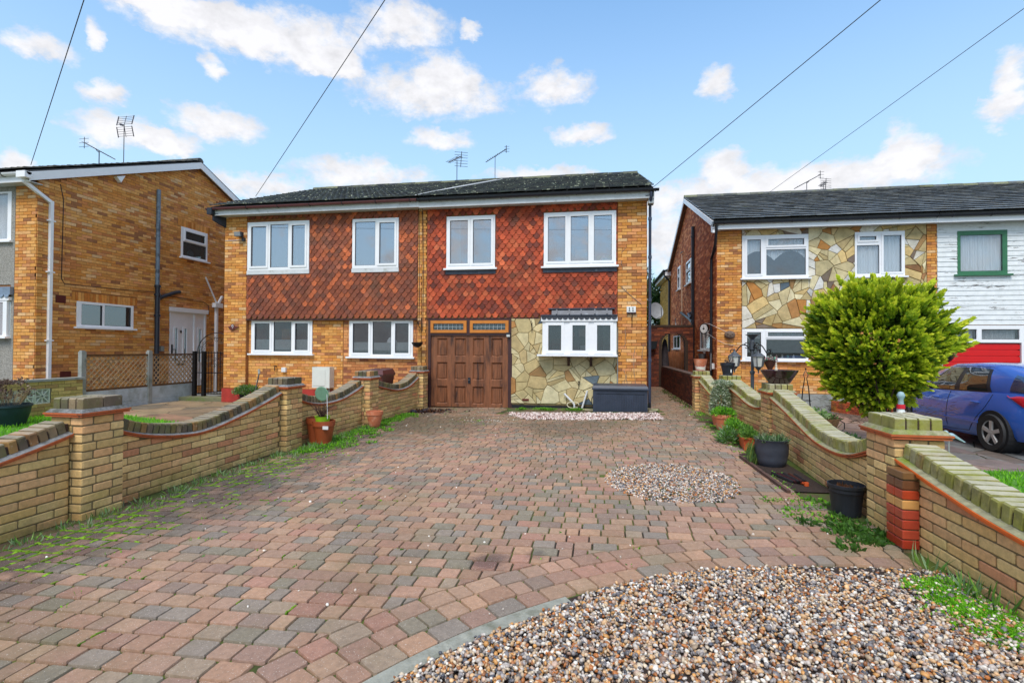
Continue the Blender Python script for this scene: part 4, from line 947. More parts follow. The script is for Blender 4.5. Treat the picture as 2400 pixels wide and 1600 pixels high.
# ------------------------------------------------------------------ number 13 and its neighbour on the right
def house13():
    X0, X1, YF, YR, YB = 3.38, 8.955, 15.7, 20.55, 25.4; h = root('brick_house', (6.2, 15.7, -.25), 'house right of the passage with crazy-paved stone front, dark ribbed roof and black drainpipes', 'house')
    ff = FRONT(YF); fs = SIDEN(X0)
    w1, w2, w3 = (4.07, 5.84, 3.55, 4.78), (7.04, 8.29, 3.55, 4.79), (4.07, 5.83, 1.20, 2.09)
    wallslab('front_wall', h, ff, (X0+.001, X1-.001, -.3, 5.1), [w1, w2, w3], M_MORTH)
    wA, wB, wC, wD, wE = (19.74, 20.9, 3.98, 4.88), (22.35, 23.05, 4.03, 5.02), (16.4, 18.05, 1.48, 2.12), (19.55, 20.18, 1.29, 2.14), (22.4, 24.3, 1.52, 2.08)
    gable(h, fs, YF, YB, -.3, 5.15, YR, 7.12, [wA, wB, wC, wD, wE], M_MORTD)
    m = MB(); m.box(X0+.25, X1, YB-.2, YB-.001, -.3, 5.14); m.box(X1-.1, X1-.01, YF+.25, YB-.2, -.3, 5.1); m.box(X0+.3, X1-.1, YF+.3, YB-.2, 2.4, 2.55); m.box(X0+.3, X1-.1, 19.2, 19.3, -.3, 5.1); m.build('inner_walls', M_ROOM, h)
    P = Pieces('brick', M_BRICK, h)
    bricks(P, ff, X0, 4.06, .05, 5.07, v=.015); bricks(P, ff, 4.06, 8.83, .26, 2.08, [w3], v=.0); bricks(P, ff, 8.83, X1+.12, .26, 5.07, v=.02, ln=.225)
    P.emit()
    Q = Pieces('side_brick', M_BRICKR, h)
    bricks(Q, fs, YF-.01, YB-.1, .0, 7.1, [wA, wB, wC, wD, wE], pal=P_SIDE13, topfn=lambda y: 5.15+(YR-abs(y-YR)-YF)*.405)
    Q.emit()
    m = MB(ff); m.box(4.06, 8.83, -.01, .03, -.25, .25); m.build('rendered_plinth', M_CONC, h)
    m = MB(ff)
    for a, b, c, d in slabs((4.062, 8.83, 2.10, 5.07), [w1, w2]): m.box(a, b, -.001, .004, c, d)
    m.build('pointing', mat('brown_pointing', S(120, 96, 62), .9, var=.2), h)
    St = Pieces('stone', M_STONE, h)
    crazy(St, ff, 4.07, 8.82, 2.11, 5.06, [w1, w2], .36, P_STONE+[S(204, 176, 120)], [(.16, [S(216, 210, 196), S(206, 204, 198)]), (.20, P_RUST+[S(150, 108, 70), S(190, 130, 66), S(120, 104, 92)]), (.02, P_SLATE+[S(120, 108, 96)])], seed=5, gap=.012); St.emit()
    L1 = [(.05, .31, .06, .94, 's'), (.37, .96, .72, .94, 's'), (.37, .96, .06, .66, 'f')]
    window(h, ff, *w1, L1, v=.03, sw=.045, curtain=('swag', M_NET, .42), label='white upper window with swagged lace curtain')
    window(h, ff, *w2, [(.06, .46, .78, .93, 's'), (.04, .49, .06, .70, 'f'), (.54, .96, .06, .94, 's')], v=.03, curtain=('net', M_NET), label='white upper window half hidden by the round conifer')
    window(h, ff, *w3, L1, gm=G_LOW, v=.03, curtain=('net', M_NET, .70), label='white ground floor window with ornaments on its sill')
    m = MB(ff)
    for i, (x, c) in enumerate(((4.9, 0), (5.05, 1), (5.2, 0), (5.35, 2), (4.75, 2), (5.5, 0))): m.lathe((x, -.14, 1.21) if False else (x, -.14, 1.22), [(.03, 0), (.04, .04), (.02, .08), (.028, .11), (.0, .14)], 8, c)
    m.build('sill_ornaments', [mat('white_china', (.6, .62, .62), .3), mat('pink_china', S(210, 150, 150), .3), mat('teal_china', S(90, 150, 150), .3)], h)
    for w, L in ((wA, [(.08, .92, .62, .93, 's'), (.08, .92, .06, .56, 's')]), (wB, [(.1, .9, .62, .93, 's'), (.1, .9, .06, .56, 's')]), (wC, [(.06, .56, .08, .93, 'f'), (.64, .94, .08, .93, 'f')]), (wD, [(.1, .9, .66, .93, 'f'), (.1, .9, .06, .6, 'f')]), (wE, [(.06, .5, .08, .93, 'f'), (.55, .94, .08, .93, 'f')])):
        window(h, fs, *w, L, v=.03, sw=.03, gm=G_UP if w in (wA, wB) else G_LOW)
    m = MB(fs); m.box(19.4, 20.6, .0, .35, 2.30, 2.36); m.build('door_hood', M_UPVC, h)
    # roof
    roof(h, 3.22, X1, 15.35, 5.18, YR, 7.33, M_ROOF13, [S(92,96,98), S(104,106,104), S(82,86,88)], t='flat', g=.36)
    verge(h, 3.20, 15.4, 5.19, YR, 7.33, sgn=-1)
    m = MB(); m.box(3.20, X1-.002, 15.40, 15.43, 4.93, 5.16); m.build('fascia_board', M_UPVC, h)
    m = MB(); m.box(3.25, X1-.002, 15.44, 15.72, 4.95, 4.965); m.build('soffit', MATS['white_soffit'], h)
    m = MB(); m.prism([(3.20, 15.40, 4.95), (3.20, 15.40, 4.84), (3.20, 15.62, 4.9), (3.20, 15.62, 5.2)], (.06, 0, 0)); m.box(3.16, 3.34, 25.5, 25.75, 4.9, 5.15); m.build('eaves_box', M_UPVC, h)
    guttering(h, 3.20, X1-.01, 15.34, 5.12, M_BLACKP, r=.06)
    x = X0-.06
    downpipe(h, [(3.30, 15.36, 5.05), (3.30, 15.38, 4.92), (x, 15.62, 4.55), (x, 15.80, 4.4), (x, 16.15, 4.2), (x, 16.2, .05)], .04, M_BLACKP, collars=[(x, 16.2, z) for z in (3.6, 2.6, 1.3)])
    downpipe(h, [(x, 19.2, 5.9), (x, 19.2, .3)], .06, M_BLACKP, 'soil_pipe', [(x, 19.2, z) for z in (5.5, 2.7, 2.45, 1.9)])
    m = MB(); m.tube([(x-.01, 19.2, 2.45), (x-.03, 19.8, 2.62), (x-.03, 21.7, 2.98), (x+.04, 21.9, 3.0)], .055, 10); m.tube([(x-.08, 19.2, 2.62), (x-.1, 19.5, 2.78), (x+.05, 19.7, 2.85)], .05, 8); m.build('waste_branch', M_BLACKP, h, smooth=True)
    m = MB(); m.tube([(x, 21.7, 5.35), (x, 21.7, 2.35)], .022, 6, 0); m.tube([(x, 21.4, 5.42), (x, 22.0, 5.46)], .02, 6, 1); m.build('slim_pipe', [mat('beige_pipe', S(210, 180, 150), .6), M_IRON], h)
    m = MB(); m.beam((x-.1, 22.8, 2.75), (x-.2, 21.9, 2.4), .03, .05, 0); m.beam((x-.12, 22.6, 2.8), (x-.22, 22.0, 2.55), .03, .03, 1); m.build('wall_lamp', [M_WPLAST, M_BLACKP], h)
    m = MB(); m.box(x-.02, x+.05, 15.95, 16.05, .92, 1.08); m.tube([(x, 16.05, .93), (x-.02, 16.15, .85), (x, 16.15, 1.5)], .006, 5); m.build('white_junction_box', M_WPLAST, h)
    # rear extension in yellow brick
    m = MB(); m.box(3.36, 5, 25.41, 29.5, -.3, 5.0); m.build('extension_wall', M_MORTH, h)
    E = Pieces('extension_brick', M_BRICK, h, 60); bricks(E, SIDEN(3.36), 25.42, 29.5, .5, 5.0, pal=P_YEL); E.emit()
    m = MB(); m.box(3.10, 5, 25.3, 29.7, 5.0, 5.2, 0); m.tube([(3.04, 25.3, 5.22), (3.04, 29.7, 5.22)], .07, 8, 1); m.tube([(3.06, 25.35, 5.2), (3.1, 25.35, 5.0), (3.30, 25.38, 4.75), (3.30, 25.38, .3)], .05, 8, 1)
    m.add([(3.0, 25.2, 5.22), (3.0, 29.8, 5.22), (5, 29.8, 6.1), (5, 25.2, 6.1)], [(0, 1, 2, 3)], 2); m.build('extension_eaves', [M_UPVC, M_BLACKP, MATS['roof_underlay']], h)
house13()

def house15():
    X0, X1, YF, YR, YB = 8.96, 15, 15.7, 20.55, 25.4; h = root('weatherboard_house', (11, 15.7, -.25), 'house at far right clad in peeling white weatherboard with green window and red garage door', 'house')
    ff = FRONT(YF); gw = (9.57, 10.75, 3.56, 4.74); g = (9.10, 11.15, -.2, 2.16)
    wallslab('front_wall', h, ff, (X0, X1, -.3, 5.1), [gw, g], M_MORTH)
    m = MB(); m.box(X0, X1, YB-.2, YB, -.3, 5.14); m.box(X1-.2, X1, YF+.25, YB-.2, -.3, 5.14); m.box(X0+.01, X1-.2, YF+.3, YB-.2, 2.4, 2.55); m.box(X0+.01, X1-.2, 17.2, 17.3, -.3, 5.1); m.build('inner_walls', M_ROOM, h)
    mb, N, L, B = newmat('peeling_white_board')
    v = noise(N, L, 5.2, 8, .75, sx=(.32, 1, 2.6)); s = ramp(N, L, v, .585, .60)
    big = ramp(N, L, noise(N, L, .7, 2, .5), .36, .54); q = N.new('ShaderNodeMath'); q.operation = 'MULTIPLY'; L.new(s, q.inputs[0]); L.new(big, q.inputs[1])
    L.new(mixc(N, L, q.outputs[0], mixc(N, L, ramp(N, L, noise(N, L, 6, 5, .7), .3, .7), S(212, 216, 216), S(232, 235, 236)), S(74, 66, 62)), B.inputs['Base Color']); B.inputs['Roughness'].default_value = .6
    P = Pieces('board', mb, h); z = 2.20
    while z < 5.0:
        H = .132
        for a, b, c, d in slabs((9.09, X1, z, min(z+H, 5.07)), [gw]):
            V = [(a, .002, c), (b, .002, c), (b, .002, d+.012), (a, .002, d+.012), (a, .026, c), (b, .026, c), (b, .010, d+.012), (a, .010, d+.012)]
            P.addmesh(V, [(0,3,2,1),(4,5,6,7),(0,1,5,4),(1,2,6,5),(2,3,7,6),(3,0,4,7)], (1, 1, 1), ff)
        z += H
    P.emit()
    window(h, ff, *gw, [(.06, .90, .07, .90, 'f')], fm=M_GREEN, v=.03, curtain=('net', M_NET), label='green-framed window with net curtains', sill_ext=.09)
    m = MB(ff)
    t1, t2, t0 = (9.28, 10.02, 1.80, 2.08), (10.13, 11.02, 1.80, 2.08), (9.2, 11.06, -.15, 1.72)
    for a, b, c, d in slabs((9.10, 11.4, -.2, 2.18), [t1, t2, t0]): m.box(a, b, -.05, .035, c, d)
    m.build('garage_frame', M_UPVC, h)
    for t in (t1, t2): window(h, ff, *t, [(.01, .99, .02, .98, 'f')], v=.02, gm=G_LOW, sill=False, name='transom_window', curtain=('net', M_NET))
    P = Pieces('door_panel', M_RED, h)
    for i in range(11): P.add('bev', (10.13, -.02, -.07+i*.168), (1.84, .03, .162), None, (1, 1, 1), ff)
    P.emit()
    bricks(Pieces('x', M_BRICK, h), ff, 11.4, 11.5, 0, .1) if False else None
    B15 = Pieces('brick', M_BRICK, h, 0); bricks(B15, ff, 11.42, X1, -.2, 2.18); bricks(B15, SIDEP(X1), YF, YB, -.2, 5.1); B15.emit()
    roof(h, X0, X1, 15.35, 5.18, YR, 7.33, M_ROOF13, [S(92,96,98), S(104,106,104), S(82,86,88)], t='flat', g=.36)
    m = MB(); m.box(X0, X1, 15.40, 15.43, 4.93, 5.16); m.build('fascia_board', M_UPVC, h)
    m = MB(); m.box(X0, X1, 15.44, 15.72, 4.95, 4.965); m.build('soffit', MATS['white_soffit'], h)
    guttering(h, X0, X1, 15.34, 5.12, M_BLACKP, r=.06)
house15()

# ------------------------------------------------------------------ ground
def sheet(name, pts, mt, z=None, nx=1):
    m = MB(); V = [(p[0], p[1], (p[2] if len(p) > 2 else z)) for p in pts]; m.add(V, [tuple(range(len(V)))])
    o = m.build(name, mt, loc=(0, 0, 0)); o['kind'] = 'structure'; return o
M_EARTH = mat('earth', S(96, 80, 58), .95, var=.35, scale=3, bmp=.6, bscale=40, stain=S(62, 84, 34), stscale=1.4, stth=(.45, .6))
M_LAWN = mat('lawn_base', (.08, .22, .02), .95, var=.35, scale=9, bmp=.6, bscale=60)
M_ASPH = mat('asphalt', (.05, .05, .052), .9, var=.2, scale=12, bmp=.4, bscale=200)
sheet('ground', [(-300, -300), (300, -300), (300, 400), (-300, 400)], M_EARTH, -.45)
sheet('road', [(-60, -12), (60, -12), (60, -5.6), (-60, -5.6)], M_ASPH, -.10)
m = MB(); m.box(-60, 60, -5.5, .2, -.4, -.005); m.build('pavement', M_CONC, kind='structure', loc=(0, 0, 0))
ACX, ACY, AR = 1.80, .30, 3.30
def joint_mat():
    m_, N, L, B = newmat('paving_joint')
    n = noise(N, L, 2.2, 5, .6); g = N.new('ShaderNodeNewGeometry'); sp = N.new('ShaderNodeSeparateXYZ'); L.new(g.outputs['Position'], sp.inputs[0])
    left = ramp(N, L, sp.outputs[0], -2.6, -3.7); near = ramp(N, L, sp.outputs[1], 8.5, 5.0); q = N.new('ShaderNodeMath'); q.operation = 'MULTIPLY'; L.new(left, q.inputs[0]); L.new(near, q.inputs[1])
    base = mixc(N, L, ramp(N, L, n, .40, .52), S(46, 38, 28), S(84, 100, 32)); L.new(mixc(N, L, q.outputs[0], base, S(120, 160, 14)), B.inputs['Base Color']); B.inputs['Roughness'].default_value = .95
    bump(N, L, B, noise(N, L, 160, 3), .7); return m_
JOINTS = []
def driveway():
    m = MB(); x0, x1 = -4.5, 2.32
    m.add([(x0, .2, gz(x0)-.014), (x1, .2, gz(x1)-.014), (x1, 24, gz(x1)-.014), (x0, 24, gz(x0)-.014), (x0, .2, -.5), (x1, .2, -.5), (x1, 24, -.5), (x0, 24, -.5)], [(0,1,2,3),(0,4,5,1),(1,5,6,2),(2,6,7,3),(3,7,4,0)])
    d = m.build('driveway', joint_mat(), loc=(0, 0, 0)); d['kind'] = 'structure'
    pal = [S(164,128,108), S(144,120,108), S(170,134,108), S(140,126,116), S(168,120,102), S(154,132,112), S(176,134,106), S(152,118,104), S(164,124,100), S(134,124,108), S(170,128,106), S(158,120,102), S(166,130,106), S(134,122,114)]
    pal = [tuple(.80*q+.20*(.3*c[0]+.55*c[1]+.15*c[2]) for q in c) for c in pal]; pal = [(c[0]*1.02, c[1]*.98, c[2]*.88) for c in pal]
    P = Pieces('paver', M_PAVER, d)
    tilt = math.atan(.022)
    def add(x, y, w, dd, rz=0, c=None):
        P.add('paver', (x, y, gz(x)-.027+random.uniform(-.002, .003)), (w, dd, .056), rotm(random.gauss(0, .006), -tilt+random.gauss(0, .006), rz+random.gauss(0, .006)), c or pick(pal, .06))
    rd = .138; y = .6; r = 0
    while y < 23.5:
        x = (-4.27 if y < 9.3 else -4.2)+random.uniform(-.06, .05); xe = 2.05+(.04 if y < 4 else .0)
        if 4.35 < y < 11: xe = 1.82
        if y > 12.3: x = 1.15+random.uniform(0, .1); xe = 2.15
        while x < xe:
            w = random.choice((.10, .13, .135, .165, .165, .18)); cx, cy = x+w/2, y+rd/2; x += w
            if 12.3 > cy > 11.1 and -2.2 < cx < 1.35: continue
            if 11.1 > cy > 10.25 and -1.9+.5*(11.1-cy) < cx < 1.15: continue
            ddc = math.hypot((cx-.74)/.66, (cy-5.62)/.78)
            if ddc < 1: continue
            dx, dy = cx-ACX, cy-ACY; rr = math.hypot(dx, dy)
            if rr < AR+.462+.10 and cx > -3.0 and cy > -.5: 
                if rr > AR+.36:
                    nx_, ny_ = dx/rr, dy/rr; c0 = ACX*nx_+ACY*ny_+AR+.462; a_, b_ = w/2-.005, rd/2-.0055
                    q = clip([(cx-a_, cy-b_), (cx+a_, cy-b_), (cx+a_, cy+b_), (cx-a_, cy+b_)], -nx_, -ny_, -c0)
                    if len(q) > 2 and area(q) > .0015:
                        k_ = len(q); mx, my = sum(p[0] for p in q)/k_, sum(p[1] for p in q)/k_
                        V = [(p[0], p[1], gz(p[0])-.06) for p in q]+[(p[0], p[1], gz(p[0])-.009) for p in q]+[(mx+(p[0]-mx)*.95, my+(p[1]-my)*.95, gz(p[0])+.001) for p in q]
                        P.addmesh(V, [(r2*k_+i, r2*k_+(i+1) % k_, (r2+1)*k_+(i+1) % k_, (r2+1)*k_+i) for r2 in range(2) for i in range(k_)]+[tuple(2*k_+i for i in range(k_))], pick(pal, .06))
                continue
            wet = max(0, min(1, (-2.7-cx)/1.2)) if cy < 8 else 0
            base = pick(pal, .07); lum = sum(base)/3; k = wet*.5
            add(cx, cy, w-.009, rd-.014, 0, base); JOINTS.append((cx, cy, w))
        y += rd; r += 1
    for ring in range(3):                     # border of setts round the gravel
        R = AR+.075+ring*.152; a = math.radians(30); 
        while a < math.radians(228):
            w = random.choice((.115, .15, .17, .19)); da = (w)/R; am = a+da/2; a += da
            cx, cy = ACX+R*math.cos(am), ACY+R*math.sin(am)
            if cx > 2.04 or cy < -.3: continue
            add(cx, cy, w-.010, .141, am-PI/2)
    P.emit()
    return d
DRIVE = driveway()
DIRT = mat('damp_soil', S(84, 66, 48), .95, var=.45, scale=9, bmp=1., bscale=40, stain=S(70, 84, 30), stscale=3, stth=(.46, .58))
def strip_sheet(name, xa, xb, ys):
    m = MB(); V = []
    for y in ys: a = xa+.0; b = xb+.05*math.sin(y*3.1)+.03*math.sin(y*7.7); V += [(a, y, gz(a)-.008), (b, y, gz(b)-.0065)]
    m.add(V, [(2*i, 2*i+1, 2*i+3, 2*i+2) for i in range(len(ys)-1)]); return m.build(name, DIRT, loc=(0, 0, 0), kind='structure')
strip_sheet('soil_strip', -4.48, -4.18, [1+i*.2 for i in range(54)])
strip_sheet('soil_strip', 2.2, 1.80, [4.3+i*.2 for i in range(36)])
# circular drain cover of gravel, gravel strip, gravel bed
M_PEBBLE = pmat('pebble', .45, .12, 60, .1, 90, .5)
PP = [S(214, 206, 194), S(198, 188, 178), S(180, 168, 158), S(150, 142, 138), S(110, 106, 108), S(78, 80, 88), S(196, 142, 80), S(170, 104, 52), S(208, 166, 120), S(140, 112, 94), S(222, 214, 202), S(184, 156, 136), S(100, 92, 86), S(150, 96, 56), S(124, 118, 118)]
def ico():
    t = (1+5**.5)/2; V = np.array([(-1,t,0),(1,t,0),(-1,-t,0),(1,-t,0),(0,-1,t),(0,1,t),(0,-1,-t),(0,1,-t),(t,0,-1),(t,0,1),(-t,0,-1),(-t,0,1)], float); V /= np.linalg.norm(V[0])
    F = np.array([(0,11,5),(0,5,1),(0,1,7),(0,7,10),(0,10,11),(1,5,9),(5,11,4),(11,10,2),(10,7,6),(7,1,8),(3,9,4),(3,4,2),(3,2,6),(3,6,8),(3,8,9),(4,9,5),(2,4,11),(6,2,10),(8,6,7),(9,8,1)]); return V, F
def pebbles(name, pts, r0, r1, pal, label, group=None, jit=.12, sy=.75, sz=.55):
    V0, F0 = ico(); n = len(pts); A = np.array(pts, float); r = NR.uniform(r0, r1, n)*(1+(NR.rand(n) > .93)*.5)
    ax = NR.uniform(0, PI, n); q = NR.randn(n, 4); q /= np.linalg.norm(q, axis=1, keepdims=True); q[:, 1:3] *= .4; q /= np.linalg.norm(q, axis=1, keepdims=True)
    w, x, y, z = q.T
    R = np.stack([np.stack([1-2*(y*y+z*z), 2*(x*y-z*w), 2*(x*z+y*w)], 1), np.stack([2*(x*y+z*w), 1-2*(x*x+z*z), 2*(y*z-x*w)], 1), np.stack([2*(x*z-y*w), 2*(y*z+x*w), 1-2*(x*x+y*y)], 1)], 1)
    sc = np.stack([r, r*NR.uniform(sy-.15, sy+.2, n), r*NR.uniform(sz-.15, sz+.15, n)], 1)
    V = (V0[None]*sc[:, None]*(1+NR.randn(n, 12, 1)*.07)); V = np.einsum('nij,nkj->nki', R, V)+A[:, None]; V = V.reshape(-1, 3); F = (F0[None]+np.arange(n)[:, None, None]*12).reshape(-1, 3)
    og = A.mean(0); me = bpy.data.meshes.new(name); k = len(F); me.vertices.add(len(V)); me.vertices.foreach_set('co', (V-og).ravel()); me.loops.add(3*k); me.loops.foreach_set('vertex_index', F.ravel())
    me.polygons.add(k); me.polygons.foreach_set('loop_start', np.arange(k)*3); me.polygons.foreach_set('loop_total', np.full(k, 3)); me.update(calc_edges=True)
    me.polygons.foreach_set('use_smooth', np.ones(k, bool))
    C = np.ones((k, 4)); C[:, :3] = np.repeat(cols(n, pal, jit), 20, 0); at = me.attributes.new('Col', 'FLOAT_COLOR', 'FACE'); at.data.foreach_set('color', C.ravel()); at = me.attributes.new('joined', 'FLOAT', 'FACE'); at.data.foreach_set('value', np.ones(k))
    me.materials.append(M_PEBBLE); o = bpy.data.objects.new(name, me); COL.objects.link(o); o.location = og; ORG[o.name] = og
    return tag(o, label, 'gravel', group, 'stuff')
def arc_in(x, y, m=.0): return math.hypot(x-ACX, y-ACY) < AR-m
m = MB(); n = 40; V = []
for i in range(n+1):
    a = math.radians(127+100*i/n)
    for R, dz in ((AR-.004, .008), (AR-.115, .002), (AR-.115, -.06)): x = ACX+R*math.cos(a); V.append((x, ACY+R*math.sin(a), gz(x)+dz-.006))
m.add(V, [(i*3+j, i*3+j+1, i*3+j+4, i*3+j+3) for i in range(n) for j in range(2)]); m.build('kerb_strip', mat('cement_haunch', S(150, 150, 138), .95, var=.22, scale=14, bmp=.6, bscale=90, stain=S(96, 96, 76), stscale=5), loc=(0, 0, 0), kind='structure')
pts = []
random.seed(21)
for i in range(60000):
    x, y = random.uniform(-1.5, 2.08), random.uniform(1.0, 3.6)
    ang = math.atan2(y-ACY, x-ACX); lim = .10 if ang > math.radians(132) or ang < 0 else (.10-.10*min(1, (math.radians(132)-ang)/math.radians(9)))
    if not arc_in(x, y, lim+random.uniform(-.012, .02)): continue
    e = AR-math.hypot(x-ACX, y-ACY)
    pts.append((x, y, gz(x)-.022+min(.03, .012+e*.1)+random.uniform(-.014, .012)+.012*math.sin(x*3)*math.sin(y*2.3)))
sheet('gravel_bed', [(ACX+(AR-.02)*math.cos(math.radians(a)), ACY+(AR-.02)*math.sin(math.radians(a)), gz(ACX+(AR-.1)*math.cos(math.radians(a)))-.004) for a in range(80, 216, 5)]+[(2.1, -.8, .14), (2.1, 3.3, .14)], M_SOIL)
pebbles('pebble_gravel', pts, .008, .0150, PP+[S(208, 190, 164), S(196, 174, 146), S(180, 156, 128), S(186, 150, 110)], 'loose mixed pebbles filling the curved bed in the right foreground')
pts = []
for i in range(8000):
    a, r = random.uniform(0, 2*PI), math.sqrt(random.random())*1.03; x, y = .74+.66*r*math.cos(a), 5.62+.78*r*math.sin(a); pts.append((x, y, gz(x)-.012+random.uniform(0, .02)))
pebbles('round_gravel_patch', pts, .007, .014, PP+[S(206, 186, 170), S(190, 164, 150)], 'round patch of pale gravel set into the block paving')
pts = []
for i in range(6500):
    x, y = random.uniform(-2.1, 1.25), random.uniform(10.22, 11.3)
    if x < -1.95+.6*max(0, 11.1-y)+random.uniform(-.06, .06) or y < 10.22+.12*math.sin(x*2)+random.uniform(0, .06): continue
    pts.append((x, y, gz(x)+.0+random.uniform(-.01, .018)))
sheet('gravel_bed', [(-2.1, 10.9, gz(-2.1)-.01), (-1.8, 10.3, gz(-1.8)-.01), (1.2, 10.3, gz(1.2)-.01), (1.2, 12.3, gz(1.2)-.01), (-2.1, 12.3, gz(-2.1)-.01)], M_EARTH)
pebbles('gravel_strip', pts, .013, .022, [S(226, 206, 198), S(206, 180, 170), S(236, 224, 216), S(150, 112, 100), S(120, 96, 90), S(214, 196, 190)], 'strip of pinkish white chippings along the foot of the stone wall')
pts = []
for i in range(150): x, y = random.uniform(-4, 1.9), random.uniform(2.5, 11.5); pts.append((x, y, gz(x)+.006))
for i in range(60): x, y = random.gauss(-2.2, .35), random.gauss(10.2, .35); pts.append((x, y, gz(x)+.006))
pebbles('stray_pebbles', pts, .006, .012, [S(230, 224, 214), S(214, 200, 186)], 'stray pale pebbles scattered over the block paving')
# ------------------------------------------------------------------ garden walls with swept panels
def interp(c, y):
    for (a, za), (b, zb) in zip(c, c[1:]):
        if a <= y <= b: t = (y-a)/(b-a); return za+(zb-za)*t
    return c[0][1] if y < c[0][0] else c[-1][1]
def smoothc(c, n=18):
    """smooth a measured sweep into an even curve (Catmull-Rom)"""
    out = []
    P = [c[0]]+list(c)+[c[-1]]
    for i in range(1, len(P)-2):
        for k in range(6):
            t = k/6; f = lambda j: .5*((2*P[i][j])+(-P[i-1][j]+P[i+1][j])*t+(2*P[i-1][j]-5*P[i][j]+4*P[i+1][j]-P[i+2][j])*t*t+(-P[i-1][j]+3*P[i][j]-3*P[i+1][j]+P[i+2][j])*t**3)
            out.append((f(0), f(1)))
    out.append(c[-1]); return out
def pillar(w, PB, PC, cx, cy, z0, zt, s=.33, sy=.40, n=12, capz=.11, mort=M_MORT, fil=M_FILLET, pal=P_GARD):
    ch = (zt-z0)/n; m = MB(); m.box(cx-s/2+.008, cx+s/2-.008, cy-sy/2+.008, cy+sy/2-.008, z0-.1, zt); m.build('mortar_core', mort, w)
    for i in range(n):
        z = z0+(i+.5)*ch
        for sg in (-1, 1):
            if i % 2:       # street and house faces run through
                e = sg*(sy/2-.05125); L_ = (.62, .38) if (i//2) % 2 else (.38, .62); u = cx-s/2
                for q in L_: PB.add('bev', (u+q*s/2, cy+e+random.uniform(-.0015, .0015), z), (q*s-.010, .1025, ch-.010), rotm(0, 0, random.gauss(0, .003)), pick(pal)); u += q*s
                PB.add('bev', (cx+sg*(s/2-.05125), cy, z), (.1025, sy-.225, ch-.010), None, pick(pal))
            else:
                e = sg*(s/2-.05125); L_ = (.66, .34) if (i//2) % 2 else (.34, .66); u = cy-sy/2
                for q in L_: PB.add('bev', (cx+e+random.uniform(-.0015, .0015), u+q*sy/2, z), (.1025, q*sy-.010, ch-.010), rotm(0, 0, random.gauss(0, .003)), pick(pal)); u += q*sy
                PB.add('bev', (cx, cy+sg*(sy/2-.05125), z), (s-.225, .1025, ch-.010), None, pick(pal))
    t = MB(); h = s/2+.036; g_ = sy/2+.036
    for k in range(2): t.box(cx-h+k*.008, cx+h-k*.008, cy-g_+k*.008, cy+g_-k*.008, zt+.004+(.019*(1-k)), zt+.019+(.019*(1-k)))
    t.build('creasing_tile', M_CREASE, w)
    f = MB(); gx, gy = s/2, sy/2; V = [(cx-h+.01, cy-g_+.01, zt+.039), (cx+h-.01, cy-g_+.01, zt+.039), (cx+h-.01, cy+g_-.01, zt+.039), (cx-h+.01, cy+g_-.01, zt+.039), (cx-gx, cy-gy, zt+.068), (cx+gx, cy-gy, zt+.068), (cx+gx, cy+gy, zt+.068), (cx-gx, cy+gy, zt+.068)]
    f.hexa(V); f.build('cement_fillet', fil, w)
    k = 4; st = (s-.01)/k
    for i in range(k):
        for sg in (-1, 1): PC.add('bev', (cx-(s-.01)/2+(i+.5)*st, cy+sg*(sy-.02)/4, zt+.052+capz/2), (st-.009, (sy-.02)/2-.008, capz), rotm(random.gauss(0, .012), random.gauss(0, .012), 0), pick(P_COPE, .15))
    f = MB(); f.box(cx-gx+.02, cx+gx-.02, cy-gy+.02, cy+gy-.02, zt+.05, zt+.04+capz-.008); f.build('cap_mortar', M_MORTD, w)
P_COPE = [S(136, 118, 92), S(118, 102, 80), S(104, 96, 74), S(160, 118, 76), S(112, 98, 82), S(94, 86, 70), S(130, 108, 78)]
BACKS = {}
